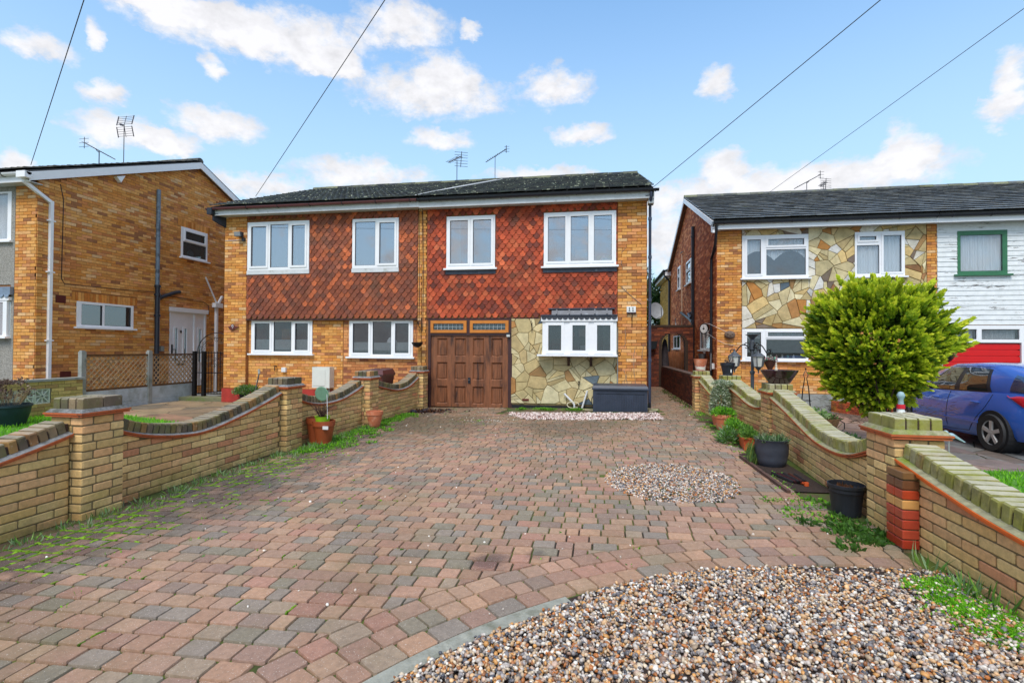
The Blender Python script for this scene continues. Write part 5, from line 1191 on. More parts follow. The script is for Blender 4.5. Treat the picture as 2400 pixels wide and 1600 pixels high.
def panel(w, PB, PC, xa, xb, ya, yb, z0, curve, side, th=.215, ch=.073, fil=M_FILLET, mort=M_MORT, pal=P_GARD, P_C=None, crease=None):
    """brick panel from (xa,ya) to (xb,yb); side=+1 when the seen face looks to +X"""
    curve = smoothc(curve); X = lambda y: xa+(xb-xa)*(y-ya)/(yb-ya); zt = lambda y: interp(curve, y)
    n = 24; ys = [ya+(yb-ya)*i/n for i in range(n+1)]
    m = MB()
    def strip(v0, v1, za, zb, mi=0, slope=0.):
        V = []
        for y in ys:
            x0, x1 = X(y)-side*v1, X(y)-side*v0      # v measured inward from the face; v0 outer
            V += [(X(y)-side*v0, y, za(y)), (X(y)-side*v1, y, za(y)), (X(y)-side*v1, y, zb(y)), (X(y)-side*v0, y, zb(y)-slope)]
        F = []
        for i in range(n):
            for j in range(4): F.append((i*4+j, i*4+(j+1) % 4, (i+1)*4+(j+1) % 4, (i+1)*4+j))
        F += [(0, 1, 2, 3), (n*4+3, n*4+2, n*4+1, n*4)]
        return V, F
    m.add(*strip(.008, th-.008, lambda y: z0-.1, zt)); m.build('mortar_core', mort, w)
    dy = yb-ya; L = math.hypot(dy, xb-xa); ang = math.atan2(xb-xa, dy); rows = int((max(zt(y) for y in ys)-z0)/ch)+1
    ln = .272
    for r in range(rows):
        za, zb = z0+r*ch, z0+(r+1)*ch; y = ya-(r % 2)*ln/2
        while y < yb:
            a, b = max(y, ya)+.005, min(y+ln, yb)-.005; y += ln
            if b-a < .03: continue
            c = pick(pal)
            poly = [(a, za+.005), (b, za+.005), (b, zb-.005), (a, zb-.005)]
            ta, tb = zt(a)-.004, zt(b)-.004
            if ta > zb and tb > zb:
                PB.add('bev', (X((a+b)/2)-side*(.05+random.uniform(-.0015, .002)), (a+b)/2, (za+zb)/2), (.1025, b-a, ch-.010), rotm(0, 0, -ang+random.gauss(0, .003)), c)
            else:
                nx, nz = -(tb-ta), (b-a); q = clip(poly, nx, nz, nx*a+nz*ta)
                if len(q) > 2 and area(q) > .0006:
                    k = len(q); cx = sum(p[0] for p in q)/k; cz = sum(p[1] for p in q)/k
                    V = [(X(p[0])-side*.09, p[0], p[1]) for p in q]+[(X(p[0])-side*.004, p[0], p[1]) for p in q]+[(X(p[0])+side*.0, cx+(p[0]-cx)*.96, cz+(p[1]-cz)*.92) for p in q]
                    PB.addmesh(V, [(kk*k+i, kk*k+(i+1) % k, (kk+1)*k+(i+1) % k, (kk+1)*k+i) for kk in range(2) for i in range(k)]+[tuple(2*k+i for i in range(k))], c)
    t = MB()
    t.add(*strip(-.030, .1, lambda y: zt(y)+.001, lambda y: zt(y)+.014)); t.add(*strip(-.040, .1, lambda y: zt(y)+.018, lambda y: zt(y)+.031)); t.add(*strip(-.02, .1, lambda y: zt(y)+.0135, lambda y: zt(y)+.0185)); t.build('creasing_tile', crease or M_CREASE, w)
    BB = BACKS.setdefault(w.name, Pieces('back_brick', M_GBRICK, w, 0)); r = 0
    while z0+r*ch < max(zt(y) for y in ys):
        y = ya-(r % 2)*ln/2
        while y < yb:
            a, b = max(y, ya)+.005, min(y+ln, yb)-.005; y += ln
            if b-a > .03 and z0+(r+1)*ch < min(zt(a), zt(b)): BB.add('box', (X((a+b)/2)-side*(th-.045), (a+b)/2, z0+(r+.5)*ch), (.09, b-a, ch-.01), rotm(0, 0, -ang), pick(pal))
        r += 1
    f = MB(); f.add(*strip(-.034, .06, lambda y: zt(y)+.031, lambda y: zt(y)+.062, slope=.028)); f.add(*strip(.0, th, lambda y: zt(y)+.0, lambda y: zt(y)+.045)); f.build('cement_fillet', fil, w)
    y = ya+.036
    while y < yb-.02:
        s = (zt(y+.03)-zt(y-.03))/.06; sa = math.atan(s)
        PC.add('bev', (X(y)-side*(th/2+.004+random.uniform(-.003, .003)), y, zt(y)+.040+.056), (th-.008, .0625, .112+random.uniform(-.004, .004)), rotm(sa+random.gauss(0, .02), random.gauss(0, .02), random.gauss(0, .02)), pick(P_C or P_COPE, .15))
        y += .0765*math.cos(sa)
    f = MB(); f.add(*strip(.02, th-.02, lambda y: zt(y)+.02, lambda y: zt(y)+.115)); f.build('joint_mortar', M_MORTD, w)

def wall_left():
    w = root('garden_wall', (-4.55, 7, 0), 'swept brick garden wall with four capped pillars along the left side of the drive', 'garden wall')
    PB = Pieces('brick', M_GBRICK, w); PC = Pieces('coping_brick', M_COPING, w)
    pil = [(-4.555, 3.94), (-4.62, 6.98), (-4.43, 9.30), (-4.36, 12.05)]
    for i, (x, y) in enumerate(pil): pillar(w, PB, PC, x, y, -.02, .88, sy=.40 if i < 3 else .36)
    panel(w, PB, PC, -4.50, -4.50, 1.3, 3.73, -.02, [(1.3, .30), (2.2, .38), (3.15, .57), (3.73, .71)], 1)
    panel(w, PB, PC, -4.50, -4.56, 4.15, 6.77, -.02, [(4.15, .68), (4.44, .585), (4.87, .51), (5.3, .49), (5.89, .585), (6.4, .70), (6.77, .80)], 1)
    panel(w, PB, PC, -4.56, -4.42, 7.19, 9.09, -.02, [(7.19, .67), (7.55, .57), (7.95, .53), (8.4, .56), (8.8, .65), (9.09, .74)], 1)
    panel(w, PB, PC, -4.40, -4.33, 9.51, 11.87, -.02, [(9.51, .73), (10.1, .62), (10.66, .54), (11.2, .56), (11.6, .66), (11.87, .75)], 1)
    PB.emit(); PC.emit()
wall_left()
P_MOSS = [S(146, 140, 92), S(136, 130, 84), S(156, 144, 104), S(126, 120, 80), S(164, 156, 112), S(150, 124, 84)]
def wall_right():
    w = root('garden_wall', (2.3, 7, .14), 'swept brick garden wall with four mossy pillars along the right side of the drive', 'garden wall')
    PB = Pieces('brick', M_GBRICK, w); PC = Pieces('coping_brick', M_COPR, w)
    global P_COPE; sv = P_COPE; P_COPE = P_MOSS
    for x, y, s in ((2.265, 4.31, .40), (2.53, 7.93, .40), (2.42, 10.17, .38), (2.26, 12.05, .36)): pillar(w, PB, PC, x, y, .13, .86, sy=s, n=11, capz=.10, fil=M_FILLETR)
    ch = .0665
    panel(w, PB, PC, 2.13, 2.14, .9, 4.11, .11, [(.9, .40), (2.0, .44), (3.11, .53), (3.6, .60), (4.11, .69)], -1, ch=.068, fil=M_FILLETR, crease=mat('bright_orange_tile', S(226, 104, 34), .4, var=.15))
    panel(w, PB, PC, 2.16, 2.40, 4.53, 7.74, .13, [(4.53, .67), (4.9, .56), (5.3, .51), (5.85, .52), (6.4, .60), (7.0, .70), (7.74, .80)], -1, ch=ch, fil=M_FILLETR)
    panel(w, PB, PC, 2.44, 2.34, 8.14, 9.99, .13, [(8.14, .62), (8.5, .57), (8.9, .60), (9.4, .70), (9.99, .80)], -1, ch=ch, fil=M_FILLETR)
    panel(w, PB, PC, 2.30, 2.20, 10.37, 11.87, .13, [(10.37, .58), (10.9, .55), (11.4, .66), (11.87, .78)], -1, ch=ch, fil=M_FILLETR)
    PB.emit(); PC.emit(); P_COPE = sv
    # glazed red brick stub against the near pillar
    R = Pieces('glazed_red_brick', pmat('glazed_brick', .3, .15, 8, .1, 40, .5), w)
    for i in range(7):
        c = [S(160, 52, 34), S(176, 70, 48), S(170, 64, 44), S(176, 72, 52), S(204, 152, 88), S(178, 66, 36), S(112, 72, 46)][i]
        for k in (0, 1): R.add('bev', (2.085, 3.93+k*.104, .15+.034+i*.067), (.105, .10, .060), None, c)
    R.add('bev', (2.085, 3.98, .15+.03+7*.067), (.108, .21, .05), None, S(126, 92, 56)); R.emit()
    m = MB(); m.box(2.045, 2.125, 3.89, 4.07, .10, .66); m.build('stub_mortar', M_MORT, w)
wall_right()

for b_ in BACKS.values(): b_.emit()
def low_wall():
    w = root('garden_wall', (2.3, 15.5, .1), 'low dark red brick wall running back beside the side passage', 'garden wall')
    m = MB(); m.add([(2.20, 12.25, -.3), (2.42, 12.25, -.3), (2.42, 18.9, -.3), (2.20, 18.9, -.3), (2.20, 12.25, .86), (2.42, 12.25, .86), (2.42, 18.9, .84), (2.20, 18.9, .84)], [(0,3,2,1),(4,5,6,7),(0,1,5,4),(1,2,6,5),(2,3,7,6),(3,0,4,7)]); m.build('mortar_core', M_MORTD, w)
    P = Pieces('brick', pmat('dark_brick', .85, .3, 14, .4, 60, stains=[(S(92, 84, 50), 2.3, .5, .7, .6, 15, 12, 'Y')]), w)
    bricks(P, SIDEN(2.20), 12.26, 18.9, .12, .85, pal=[S(92, 44, 38), S(76, 36, 34), S(104, 54, 40), S(66, 34, 34)], course=.067); 
    for i in range(60): P.add('box', (2.31, 12.31+i*.11, .875), (.225, .102, .035), None, pick([S(96, 74, 66), S(84, 70, 64)]))
    P.emit()
    a = root('arch_wall', (2.2, 19.1, .1), 'dark brick wall with an arched opening at the back of the side passage', 'wall')
    X0, X1, Y = 1.15, 3.3, 19.0; cx, ra, sp = 2.62, .40, 1.68
    m = MB(); pts = [(X0, 19.0, -.1), (cx-ra, 19.0, -.1)]+[(cx-ra*math.cos(t), 19.0, sp+ra*.95*math.sin(t)) for t in [PI*i/14 for i in range(15)]]+[(cx+ra, 19.0, -.1), (X1, 19.0, -.1), (X1, 19.0, 2.28), (X0, 19.0, 2.28)]
    L_ = [(X0, cx-ra, -.1, 2.28), (cx+ra, X1, -.1, 2.28)]
    for q in L_: m.box(q[0], q[1], 19.0, 19.22, q[2], q[3])
    for i in range(14):
        t0, t1 = PI*i/14, PI*(i+1)/14; xa, xb = cx-ra*math.cos(t0), cx-ra*math.cos(t1); za, zb = sp+ra*.95*math.sin(t0), sp+ra*.95*math.sin(t1)
        m.hexa([(xa, 19.0, za), (xb, 19.0, zb), (xb, 19.22, zb), (xa, 19.22, za), (xa, 19.0, 2.28), (xb, 19.0, 2.28), (xb, 19.22, 2.28), (xa, 19.22, 2.28)])
    m.build('mortar_core', M_MORTD, a)
    P = Pieces('brick', MATS['dark_brick'], a, 298)
    fr = FRONT(19.0); z = .1; r = 0
    while z < 2.2:
        u = X0-(r % 2)*.11
        while u < X1:
            p, q = max(u, X0), min(u+.225, X1); u += .225; zc = z+.0375
            half = ra if zc < sp else (ra*math.sqrt(max(0, 1-((zc-sp)/(ra*.95))**2)) if zc < sp+ra*.95 else 0)
            half += .0 if half == 0 else .1
            ends = ((p, min(q, cx-half)), (max(p, cx+half), q)) if half else ((p, q),)
            for s, e in ends:
                if e-s > .03: P.add('box', ((s+e)/2, .0, zc), (e-s-.01, .02, .066), None, pick([S(122, 64, 44), S(104, 56, 42), S(138, 76, 50), S(96, 52, 42)]), fr)
        z += .075; r += 1
    P.emit()
    m = MB(); m.box(X0, X1, 18.97, 19.25, 2.28, 2.36); m.build('wall_coping', M_MORTD, a)
    m = MB(); m.tube([(cx-.0+.38*math.cos(t), 19.1, sp-.1+.45*math.sin(t)) for t in [PI*i/10 for i in range(11)]], .01, 5)
    m.build('gate_hoop', M_IRON, a)
    g = root('trough_planter', (1.75, 18.9, 1.6), 'dark hanging trough on the arched wall', 'planter')
    m = MB(); m.prism([(1.45, 18.95, 1.78), (2.05, 18.95, 1.78), (1.98, 18.95, 1.5), (1.55, 18.95, 1.48)], (0, -.2, 0)); m.build('trough', M_IRON, g)
    b = root('wooden_gate', (2.7, 19.6, .1), 'vertical plank timber gate seen through the arch', 'gate')
    P = Pieces('plank', mat('brown_plank', S(150, 92, 56), .7, var=.3, scale=6), b)
    for i in range(7): P.add('bev', (2.46+i*.115, 20.2, .75), (.108, .03, 1.3), None, (1, 1, 1))
    P.emit()
    t = root('tool_bundle', (2.35, 19.4, .1), 'dark cloth covered bundle standing behind the low wall inside the arch', 'bundle')
    m = MB(); m.lathe((2.38, 19.45, .1), [(.16, 0), (.18, .5), (.14, 1.0), (.10, 1.5), (.05, 1.75)], 9, capt=True); m.build('bundle_cloth', mat('dark_cloth', S(52, 44, 48), .8, var=.6, scale=9), t)
low_wall()

# ------------------------------------------------------------------ plants
def tuft(P, D, L, W, C, c, n, r, h, pal, spread=.6, w=.004):
    for i in range(n):
        a = random.uniform(0, 2*PI); q = r*math.sqrt(random.random()); s = random.uniform(0, spread)
        P.append((c[0]+q*math.cos(a), c[1]+q*math.sin(a), c[2])); D.append((math.cos(a)*s, math.sin(a)*s, 1)); L.append(h*random.uniform(.5, 1.1)); W.append(w*random.uniform(.7, 1.3)); C.append(pick(pal, .15))
class LV:
    def __init__(s): s.P = []; s.D = []; s.L = []; s.W = []; s.C = []
    def tuft(s, *a, **k): tuft(s.P, s.D, s.L, s.W, s.C, *a, **k); return s
    def bush(s, c, r, n, ln, wd, pal, up=.3, fill=.75):
        r = (r, r, r) if isinstance(r, (int, float)) else r
        for i in range(n):
            v = np.array([random.gauss(0, 1) for _ in range(3)]); v /= np.linalg.norm(v)+1e-9; v[2] = abs(v[2]) if r[2] > 0 else v[2]
            k = random.uniform(1-fill, 1)**.6
            s.P.append((c[0]+v[0]*r[0]*k, c[1]+v[1]*r[1]*k, c[2]+v[2]*abs(r[2])*k)); s.D.append((v[0]+random.gauss(0, .5), v[1]+random.gauss(0, .5), v[2]+up+random.gauss(0, .4))); s.L.append(ln*random.uniform(.6, 1.2)); s.W.append(wd*random.uniform(.7, 1.2)); s.C.append(pick(pal, .18))
        return s
    def build(s, name, parent=None, **k): return leaves(name, s.P, s.D, np.array(s.L), np.array(s.W), np.array(s.C), M_LEAF, parent, **k)
GR = [(.15, .32, .045), (.11, .26, .04), (.20, .40, .06), (.08, .19, .03)]
GB = [(.22, .56, .02), (.16, .48, .02), (.28, .64, .03), (.13, .38, .02)]
SG = [(.22, .36, .17), (.32, .46, .24), (.15, .27, .12)]
# lawns
sheet('lawn', [(-11.55, 1.0), (-4.65, 1.0), (-4.65, 8.3), (-7.6, 8.65), (-10.2, 9.6), (-11.55, 10.0)], M_LAWN, .0)
def inpoly(x, y, P):
    c = False
    for i in range(len(P)):
        a, b = P[i], P[i-1]
        if (a[1] > y) != (b[1] > y) and x < (b[0]-a[0])*(y-a[1])/(b[1]-a[1])+a[0]: c = not c
    return c
g = LV(); LP = [(-11.5, 1.0), (-4.7, 1.0), (-4.7, 8.3), (-7.6, 8.6), (-10.2, 9.5), (-11.5, 9.95)]
N_ = 26000; xs = NR.uniform(-11.5, -4.7, N_); ys = NR.uniform(3.2, 10, N_)
k = np.array([inpoly(a, b, LP) for a, b in zip(xs, ys)]); xs, ys = xs[k], ys[k]; n = len(xs)
leaves('grass', np.stack([xs, ys, np.zeros(n)], 1), np.stack([NR.randn(n)*.35, NR.randn(n)*.35, np.ones(n)], 1), NR.uniform(.04, .10, n), .006, cols(n, GB), M_LEAF, None, label='bright green lawn behind the left garden wall', cat='grass', kind='stuff')
# neighbour plots
m = MB(); m.box(2.36, 16, .2, 25, -.6, -.26); m.build('neighbour_front_garden', M_EARTH, loc=(0, 0, 0), kind='structure')
sheet('lawn', [(2.35, 1), (12, 1), (12, 7.6), (2.35, 7.6)], M_LAWN, -.05+.0)
n = 22000; xs = NR.uniform(2.36, 8.5, n); ys = NR.uniform(3.0, 7.5, n)
leaves('grass', np.stack([xs, ys, np.full(n, -.05)], 1), np.stack([NR.randn(n)*.35, NR.randn(n)*.35, np.ones(n)], 1), NR.uniform(.035, .085, n), .006, cols(n, GB), M_LEAF, None, label='bright green lawn behind the right garden wall', cat='grass', kind='stuff')
def flags(name, x0, x1, y0, y1, z, cell, pal, par_name, joint, seed, lim=None, exclude=None):
    b = MB(); b.box(x0, x1, y0, y1, z-.12, z-.012); o = b.build(par_name, joint, loc=(0, 0, 0), kind='structure')
    P = Pieces('flagstone', pmat('flagstone', .55, .25, 4, .3, 40, .5, stains=[(S(66, 62, 58), 1.4, .5, .68, .6), (S(120, 122, 80), 2.2, .6, .75, .4)]), o)
    fr = Frame((0, 0, z-.012), (1, 0, 0), (0, 0, 1)); fr.ez = np.array((0, 1., 0)); fr.R = np.stack([fr.eu, fr.en, fr.ez], 1)
    crazy(P, fr, x0, x1, y0, y1, [], cell, pal, gap=.02, th=.014, seed=seed); 
    if exclude: P.L = [q for q in P.L if not exclude(q[1][0], q[1][1])]
    P.emit(); return o
flags('patio', -11.5, -4.70, 8.4, 12.42, -.004, .62, [S(150, 130, 100), S(136, 116, 92), S(160, 136, 106), S(122, 110, 92), S(150, 116, 92)], 'patio', M_EARTH, 4)
flags('path', 2.7, 6.2, 7.8, 15.6, -.20, .6, [S(146, 120, 108), S(128, 112, 106), S(120, 116, 112), S(156, 132, 118)], 'front_garden_paving', M_EARTH, 8)
flags('drive', 6.2, 12, 5.6, 15.6, -.21, .7, [S(110, 112, 112), S(96, 98, 100), S(122, 120, 116), S(104, 92, 84)], 'neighbour_drive', mat('dark_earth', S(52, 48, 44), .9, var=.3), 9)
m = MB(); m.box(2.7, 6.3, 7.55, 7.8, -.3, -.2); m.build('garden_edge', M_CONC, loc=(0, 0, 0), kind='structure')
# side path on the left plot, by the gable
m = MB(); m.box(-12.72, -11.66, 5, 22, -.3, -.03); m.build('side_path', M_CONC, loc=(0, 0, 0), kind='structure')

# weeds along the walls of the drive
def weeds(name, pts, label, pal, h=.09, n=26, r=.06, w=.006, spread=.9, dz=0.):
    g = LV()
    for (x, y, k) in pts: g.tuft((x, y, (gz(x)-.005 if -4.7 < x < 2.6 else 0)+dz), int(n*k), r*(.6+k*.6), h*(.6+.5*k), pal, spread=spread, w=w)
    return g.build(name, label=label, cat='weeds', kind='stuff')
random.seed(5)
pts = []
for i in range(150): y = random.uniform(2.2, 9.0); pts.append((-4.36+abs(random.gauss(0, .13)), y, random.uniform(.3, 1.1)))
weeds('wall_foot_weeds', pts, 'straggly pale weeds along the foot of the left wall', SG+GR+[(.24,.26,.16)], h=.085, n=16, w=.0045, spread=1.5)
pts = []
for i in range(230):
    y = random.uniform(6.6, 11.0); x = -4.3+abs(random.gauss(0, .20))*(1.5 if 6.7 < y < 9 else .8); pts.append((x, y, random.uniform(.4, 1.1)))
weeds('green_weeds', pts, 'lush green weeds around the terracotta pots at the left wall', GB+GR, h=.055, n=30, w=.008, spread=1.6)
pts = [(random.uniform(1.5, 2.05), random.uniform(4.4, 5.1), random.uniform(.5, 1)) for _ in range(40)]+[(random.uniform(1.75, 2.05), random.uniform(5.2, 9.8), random.uniform(.2, .8)) for _ in range(55)]+[(random.uniform(1.9, 2.15), random.uniform(10, 12.6), random.uniform(.3, .9)) for _ in range(28)]
weeds('wall_foot_weeds', pts, 'green weeds scattered along the foot of the right wall', GR+GB, h=.034, n=20, w=.010, spread=2.4)
pts = [(1.93+random.gauss(0, .13), 4.18+random.gauss(0, .14), random.uniform(.6, 1.1)) for _ in range(34)]
weeds('herb_clump', pts, 'dark green leafy clump in front of the black bucket', [(.06, .16, .02), (.09, .22, .03), (.05, .12, .02)], h=.05, n=34, w=.014, spread=2.4)
pts = []
while len(pts) < 230:
    x, y = random.gauss(1.93, .09), random.uniform(2.7, 3.42)
    if x < 2.08 and x > 1.68+.4*abs(y-3.05): pts.append((x, y, random.uniform(.4, 1)))
weeds('moss_mat', pts, 'bright green mossy mat creeping over the pebbles by the right wall', GB, h=.024, n=30, w=.006, spread=2.2, dz=.012)
pts = [(2.04+random.gauss(0, .03), 3.4+random.gauss(0, .13), random.uniform(.6, 1.2)) for _ in range(7)]
weeds('tall_weed', pts, 'taller weeds growing at the foot of the right wall by the gravel', SG+GR, h=.13, n=14, w=.006, spread=.9)
pts = [(random.uniform(-4.3, 1.8), random.uniform(3, 10), random.uniform(.1, .35)) for _ in range(110)]+[(-2.4+random.gauss(0, .25), 9.9+random.gauss(0, .3), .5) for _ in range(14)]+[(-3.4+random.gauss(0, .5), 11.6+random.gauss(0, .3), .4) for _ in range(14)]+[(random.uniform(-4.2, -2.9), random.uniform(2.0, 6.0), random.uniform(.1, .4)) for _ in range(60)]
weeds('joint_weeds', pts, 'tiny weeds sprouting from the paving joints', GR+GB, h=.035, n=14, r=.03, w=.006, spread=1.6)
pts = [(x+random.gauss(0, .08), 11.9+random.gauss(0, .06), .8) for x in (-1.25, -1.15, -.6, -1.8, -1.3, -.5) for _ in range(7)]
weeds('wall_foot_weeds', pts, 'grass tufts at the foot of the stone wall', GB+GR, h=.07, n=26, w=.008, spread=1.3)
g = LV()
for i in range(300): x = -4.1+random.gauss(0, .3); g.tuft((x, 11.45+random.gauss(0, .16), gz(x)), 2, .04, .06, [S(92, 56, 40), S(60, 44, 36), S(40, 44, 56), S(120, 80, 50)], spread=3, w=.022)
g.build('dead_leaves', label='heap of dead brown leaves by the garage corner', cat='dead leaves', kind='stuff')
m = MB()
for a, b in ((-4.02, 11.5), (-4.25, 11.35)): m.lathe((a, b, gz(a)), [(.09, 0), (.10, .02), (.06, .05), (.02, .06)], 9, capt=True)
m.build('crumpled_bag', M_BLACKP, label='scraps of dark plastic in the leaf heap by the garage', cat='rubbish')
# moss ridges standing in the joints near the left wall
MP = Pieces('moss_ridge', pmat('moss', .9, .35, 60, .8, 160, .2), None, 0, 'joint_moss')
for jx, jy, w in JOINTS:
    if jy > 7.6 or jx > -.2: continue
    pr = 1.05*math.exp(-((jx+4.15)/.55)**2)*(1 if jy < 6.2 else .45)+.06*max(0, 1-(jx+4.3)/4)
    n = math.sin(jx*2.1+1)*math.sin(jy*1.7)*.35+.85
    for (x, y, lx, ly) in ((jx, jy+.069, w, 0), (jx+w/2, jy, 0, .138)):
        if random.random() > pr*n: continue
        L = max(lx, ly); k = 4
        for q in range(k):
            if random.random() > .35+.6*min(1, pr): continue
            o = (q+.5)/k-.5+random.gauss(0, .05); t = random.uniform(.007, .015+.016*min(1, pr)); l = L/k*random.uniform(.7, 1.25)
            MP.add('bev', (x+o*lx+random.gauss(0, .002), y+o*ly+random.gauss(0, .002), gz(x)-.007+random.uniform(0, .004)), (l if lx else t, t if lx else l, .018+.005*pr), rotm(random.gauss(0, .08), random.gauss(0, .08), random.gauss(0, .22)), pick([(.13, .26, .012), (.18, .33, .02), (.08, .16, .012), (.15, .22, .02)], .18))
MP.emit()
tag(COL.objects['joint_moss'], 'bright moss filling the paving joints near the left wall', 'moss')
# round conifer
def conifer():
    t = root('conifer_tree', (4.72, 9.6, -.2), 'large round golden-green conifer in front of the stone-clad house', 'tree')
    c = np.array((4.57, 9.6, 1.62)); R = np.array((.84, .9, 1.0))
    m = MB(); m.tube([(4.78, 9.55, -.25), (4.74, 9.57, .2), (4.70, 9.6, .7), (4.74, 9.62, 1.5), (4.7, 9.6, 2.3)], [.10, .085, .07, .05, .015], 8)
    for i in range(26):
        a = random.uniform(0, 2*PI); z0 = random.uniform(.0, 1.2); e = c+R*np.array((math.cos(a)*.8, math.sin(a)*.8, random.uniform(-.75, .3))); s = np.array((4.74, 9.58, z0)); mid = (s+e)/2+np.array((0, 0, -.08))
        m.tube([s, mid, e], [.03, .02, .006], 5)
    m.build('trunk', mat('bark', S(70, 54, 44), .9, var=.35, scale=12, bmp=.6), t)
    P = []; D = []; L = []; W = []; C = []
    rs = np.random.RandomState(3)
    lob = rs.randn(22, 3); lob /= np.linalg.norm(lob, axis=1, keepdims=True)
    for i in range(7000):
        v = rs.randn(3); v /= np.linalg.norm(v)
        bumpy = .86+.26*max(lob@v)**12+.06*math.sin(v[0]*9+v[2]*7)*math.cos(v[1]*8+1)+rs.randn()*.05
        hol = math.sin(v[0]*7.3+2.1*v[2]+1.7)*math.sin(v[2]*6.1-v[1]*3.3+.4)*math.cos(v[1]*5+v[0]*2); hollow = hol < -.28
        if hollow: bumpy *= .86
        taper = 1.0 if v[2] > -.25 else 1-(-.25-v[2])*.42
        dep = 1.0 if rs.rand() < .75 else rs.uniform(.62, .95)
        b = c+R*v*bumpy*dep*np.array((taper, taper, 1.0))
        if b[2] < .12+.25*abs(v[0]) and rs.rand() < .7: continue
        if v[0] > .75 and abs(v[2]-.02) < .20: b[0] += rs.uniform(0, .22)
        ax = v*np.array((1, 1, .8))+np.array((0, 0, .55))+rs.randn(3)*.30; ax /= np.linalg.norm(ax); sd = np.cross(ax, rs.randn(3)); sd /= np.linalg.norm(sd)
        ln = rs.uniform(.10, .22)*(1.15 if v[2] > .5 else 1)*(1.7 if rs.rand() < .07 else 1); kol = rs.randn()*.16+.25*math.sin(v[0]*6+1)*math.sin(v[2]*5+2)*0; tip = dep > .97
        for j in range(17):
            f = j/16; s = (1 if j % 2 else -1); d = ax*(.8+.2*f)+sd*s*(.62*(1-f*.5))+rs.randn(3)*.12
            P.append(b+ax*ln*f*.75); D.append(d); L.append(ln*(.42-.16*f)); W.append(ln*.085)
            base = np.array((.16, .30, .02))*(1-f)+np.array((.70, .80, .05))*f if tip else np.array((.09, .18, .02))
            C.append(base*(1+kol)*(1+rs.randn()*.12))
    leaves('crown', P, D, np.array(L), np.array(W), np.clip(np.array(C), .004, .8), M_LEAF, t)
    # dead brown twigs under the skirt
    g = LV()
    for i in range(900):
        a = random.uniform(0, 2*PI); r = random.uniform(.2, .95); g.P.append((4.72+1.0*r*math.cos(a), 9.6+1.0*r*math.sin(a), .18+.42*r+random.gauss(0, .08))); g.D.append((math.cos(a), math.sin(a), random.gauss(.2, .4))); g.L.append(.12); g.W.append(.003); g.C.append(pick([S(84, 66, 54), S(110, 84, 66)]))
    g.build('dead_twigs', t)
conifer()
def bgtree(c, R, n, label, pal, name='background_tree'):
    t = root(name, (c[0], c[1], -.2), label, 'tree'); m = MB(); m.tube([(c[0], c[1], -.3), (c[0]+.1, c[1], c[2])], [.16, .08], 7); m.build('trunk', MATS['bark'], t)
    g = LV(); g.bush(c, (R[0], R[1], -R[2]), n, .35, .07, pal, up=.1, fill=.6); g.build('crown', t)
bgtree((2.6, 31, 3.0), (1.9, 1.6, 2.6), 5200, 'dark evergreen beyond the arched wall, seen between the two houses', [(.03, .09, .02), (.05, .14, .03), (.02, .06, .015)])
bgtree((3.4, 34, 2.5), (2.2, 1.6, 2.3), 3600, 'lighter shrub behind the satellite dish at the end of the passage', [(.06, .16, .03), (.09, .2, .04)])
t = root('background_tree', (2.2, 27, -.2), 'thin bare-topped twig rising beside the downpipe of number 11', 'tree')
m = MB(); m.tube([(2.2, 27, 0), (2.25, 27, 3.8), (2.45, 27, 5.6)], [.06, .04, .01], 5); m.build('trunk', MATS['bark'], t)
g = LV()
for (x, z, n) in ((2.48, 5.5, 50), (2.40, 5.2, 40), (2.62, 5.25, 26), (2.35, 4.9, 40), (2.9, 4.4, 60), (3.0, 4.6, 30), (2.5, 4.5, 50)): g.bush((x, 27, z), (.14, .12, -.14), n, .16, .018, [(.04, .07, .04), (.07, .11, .06)], up=.4)
g.build('crown', t)

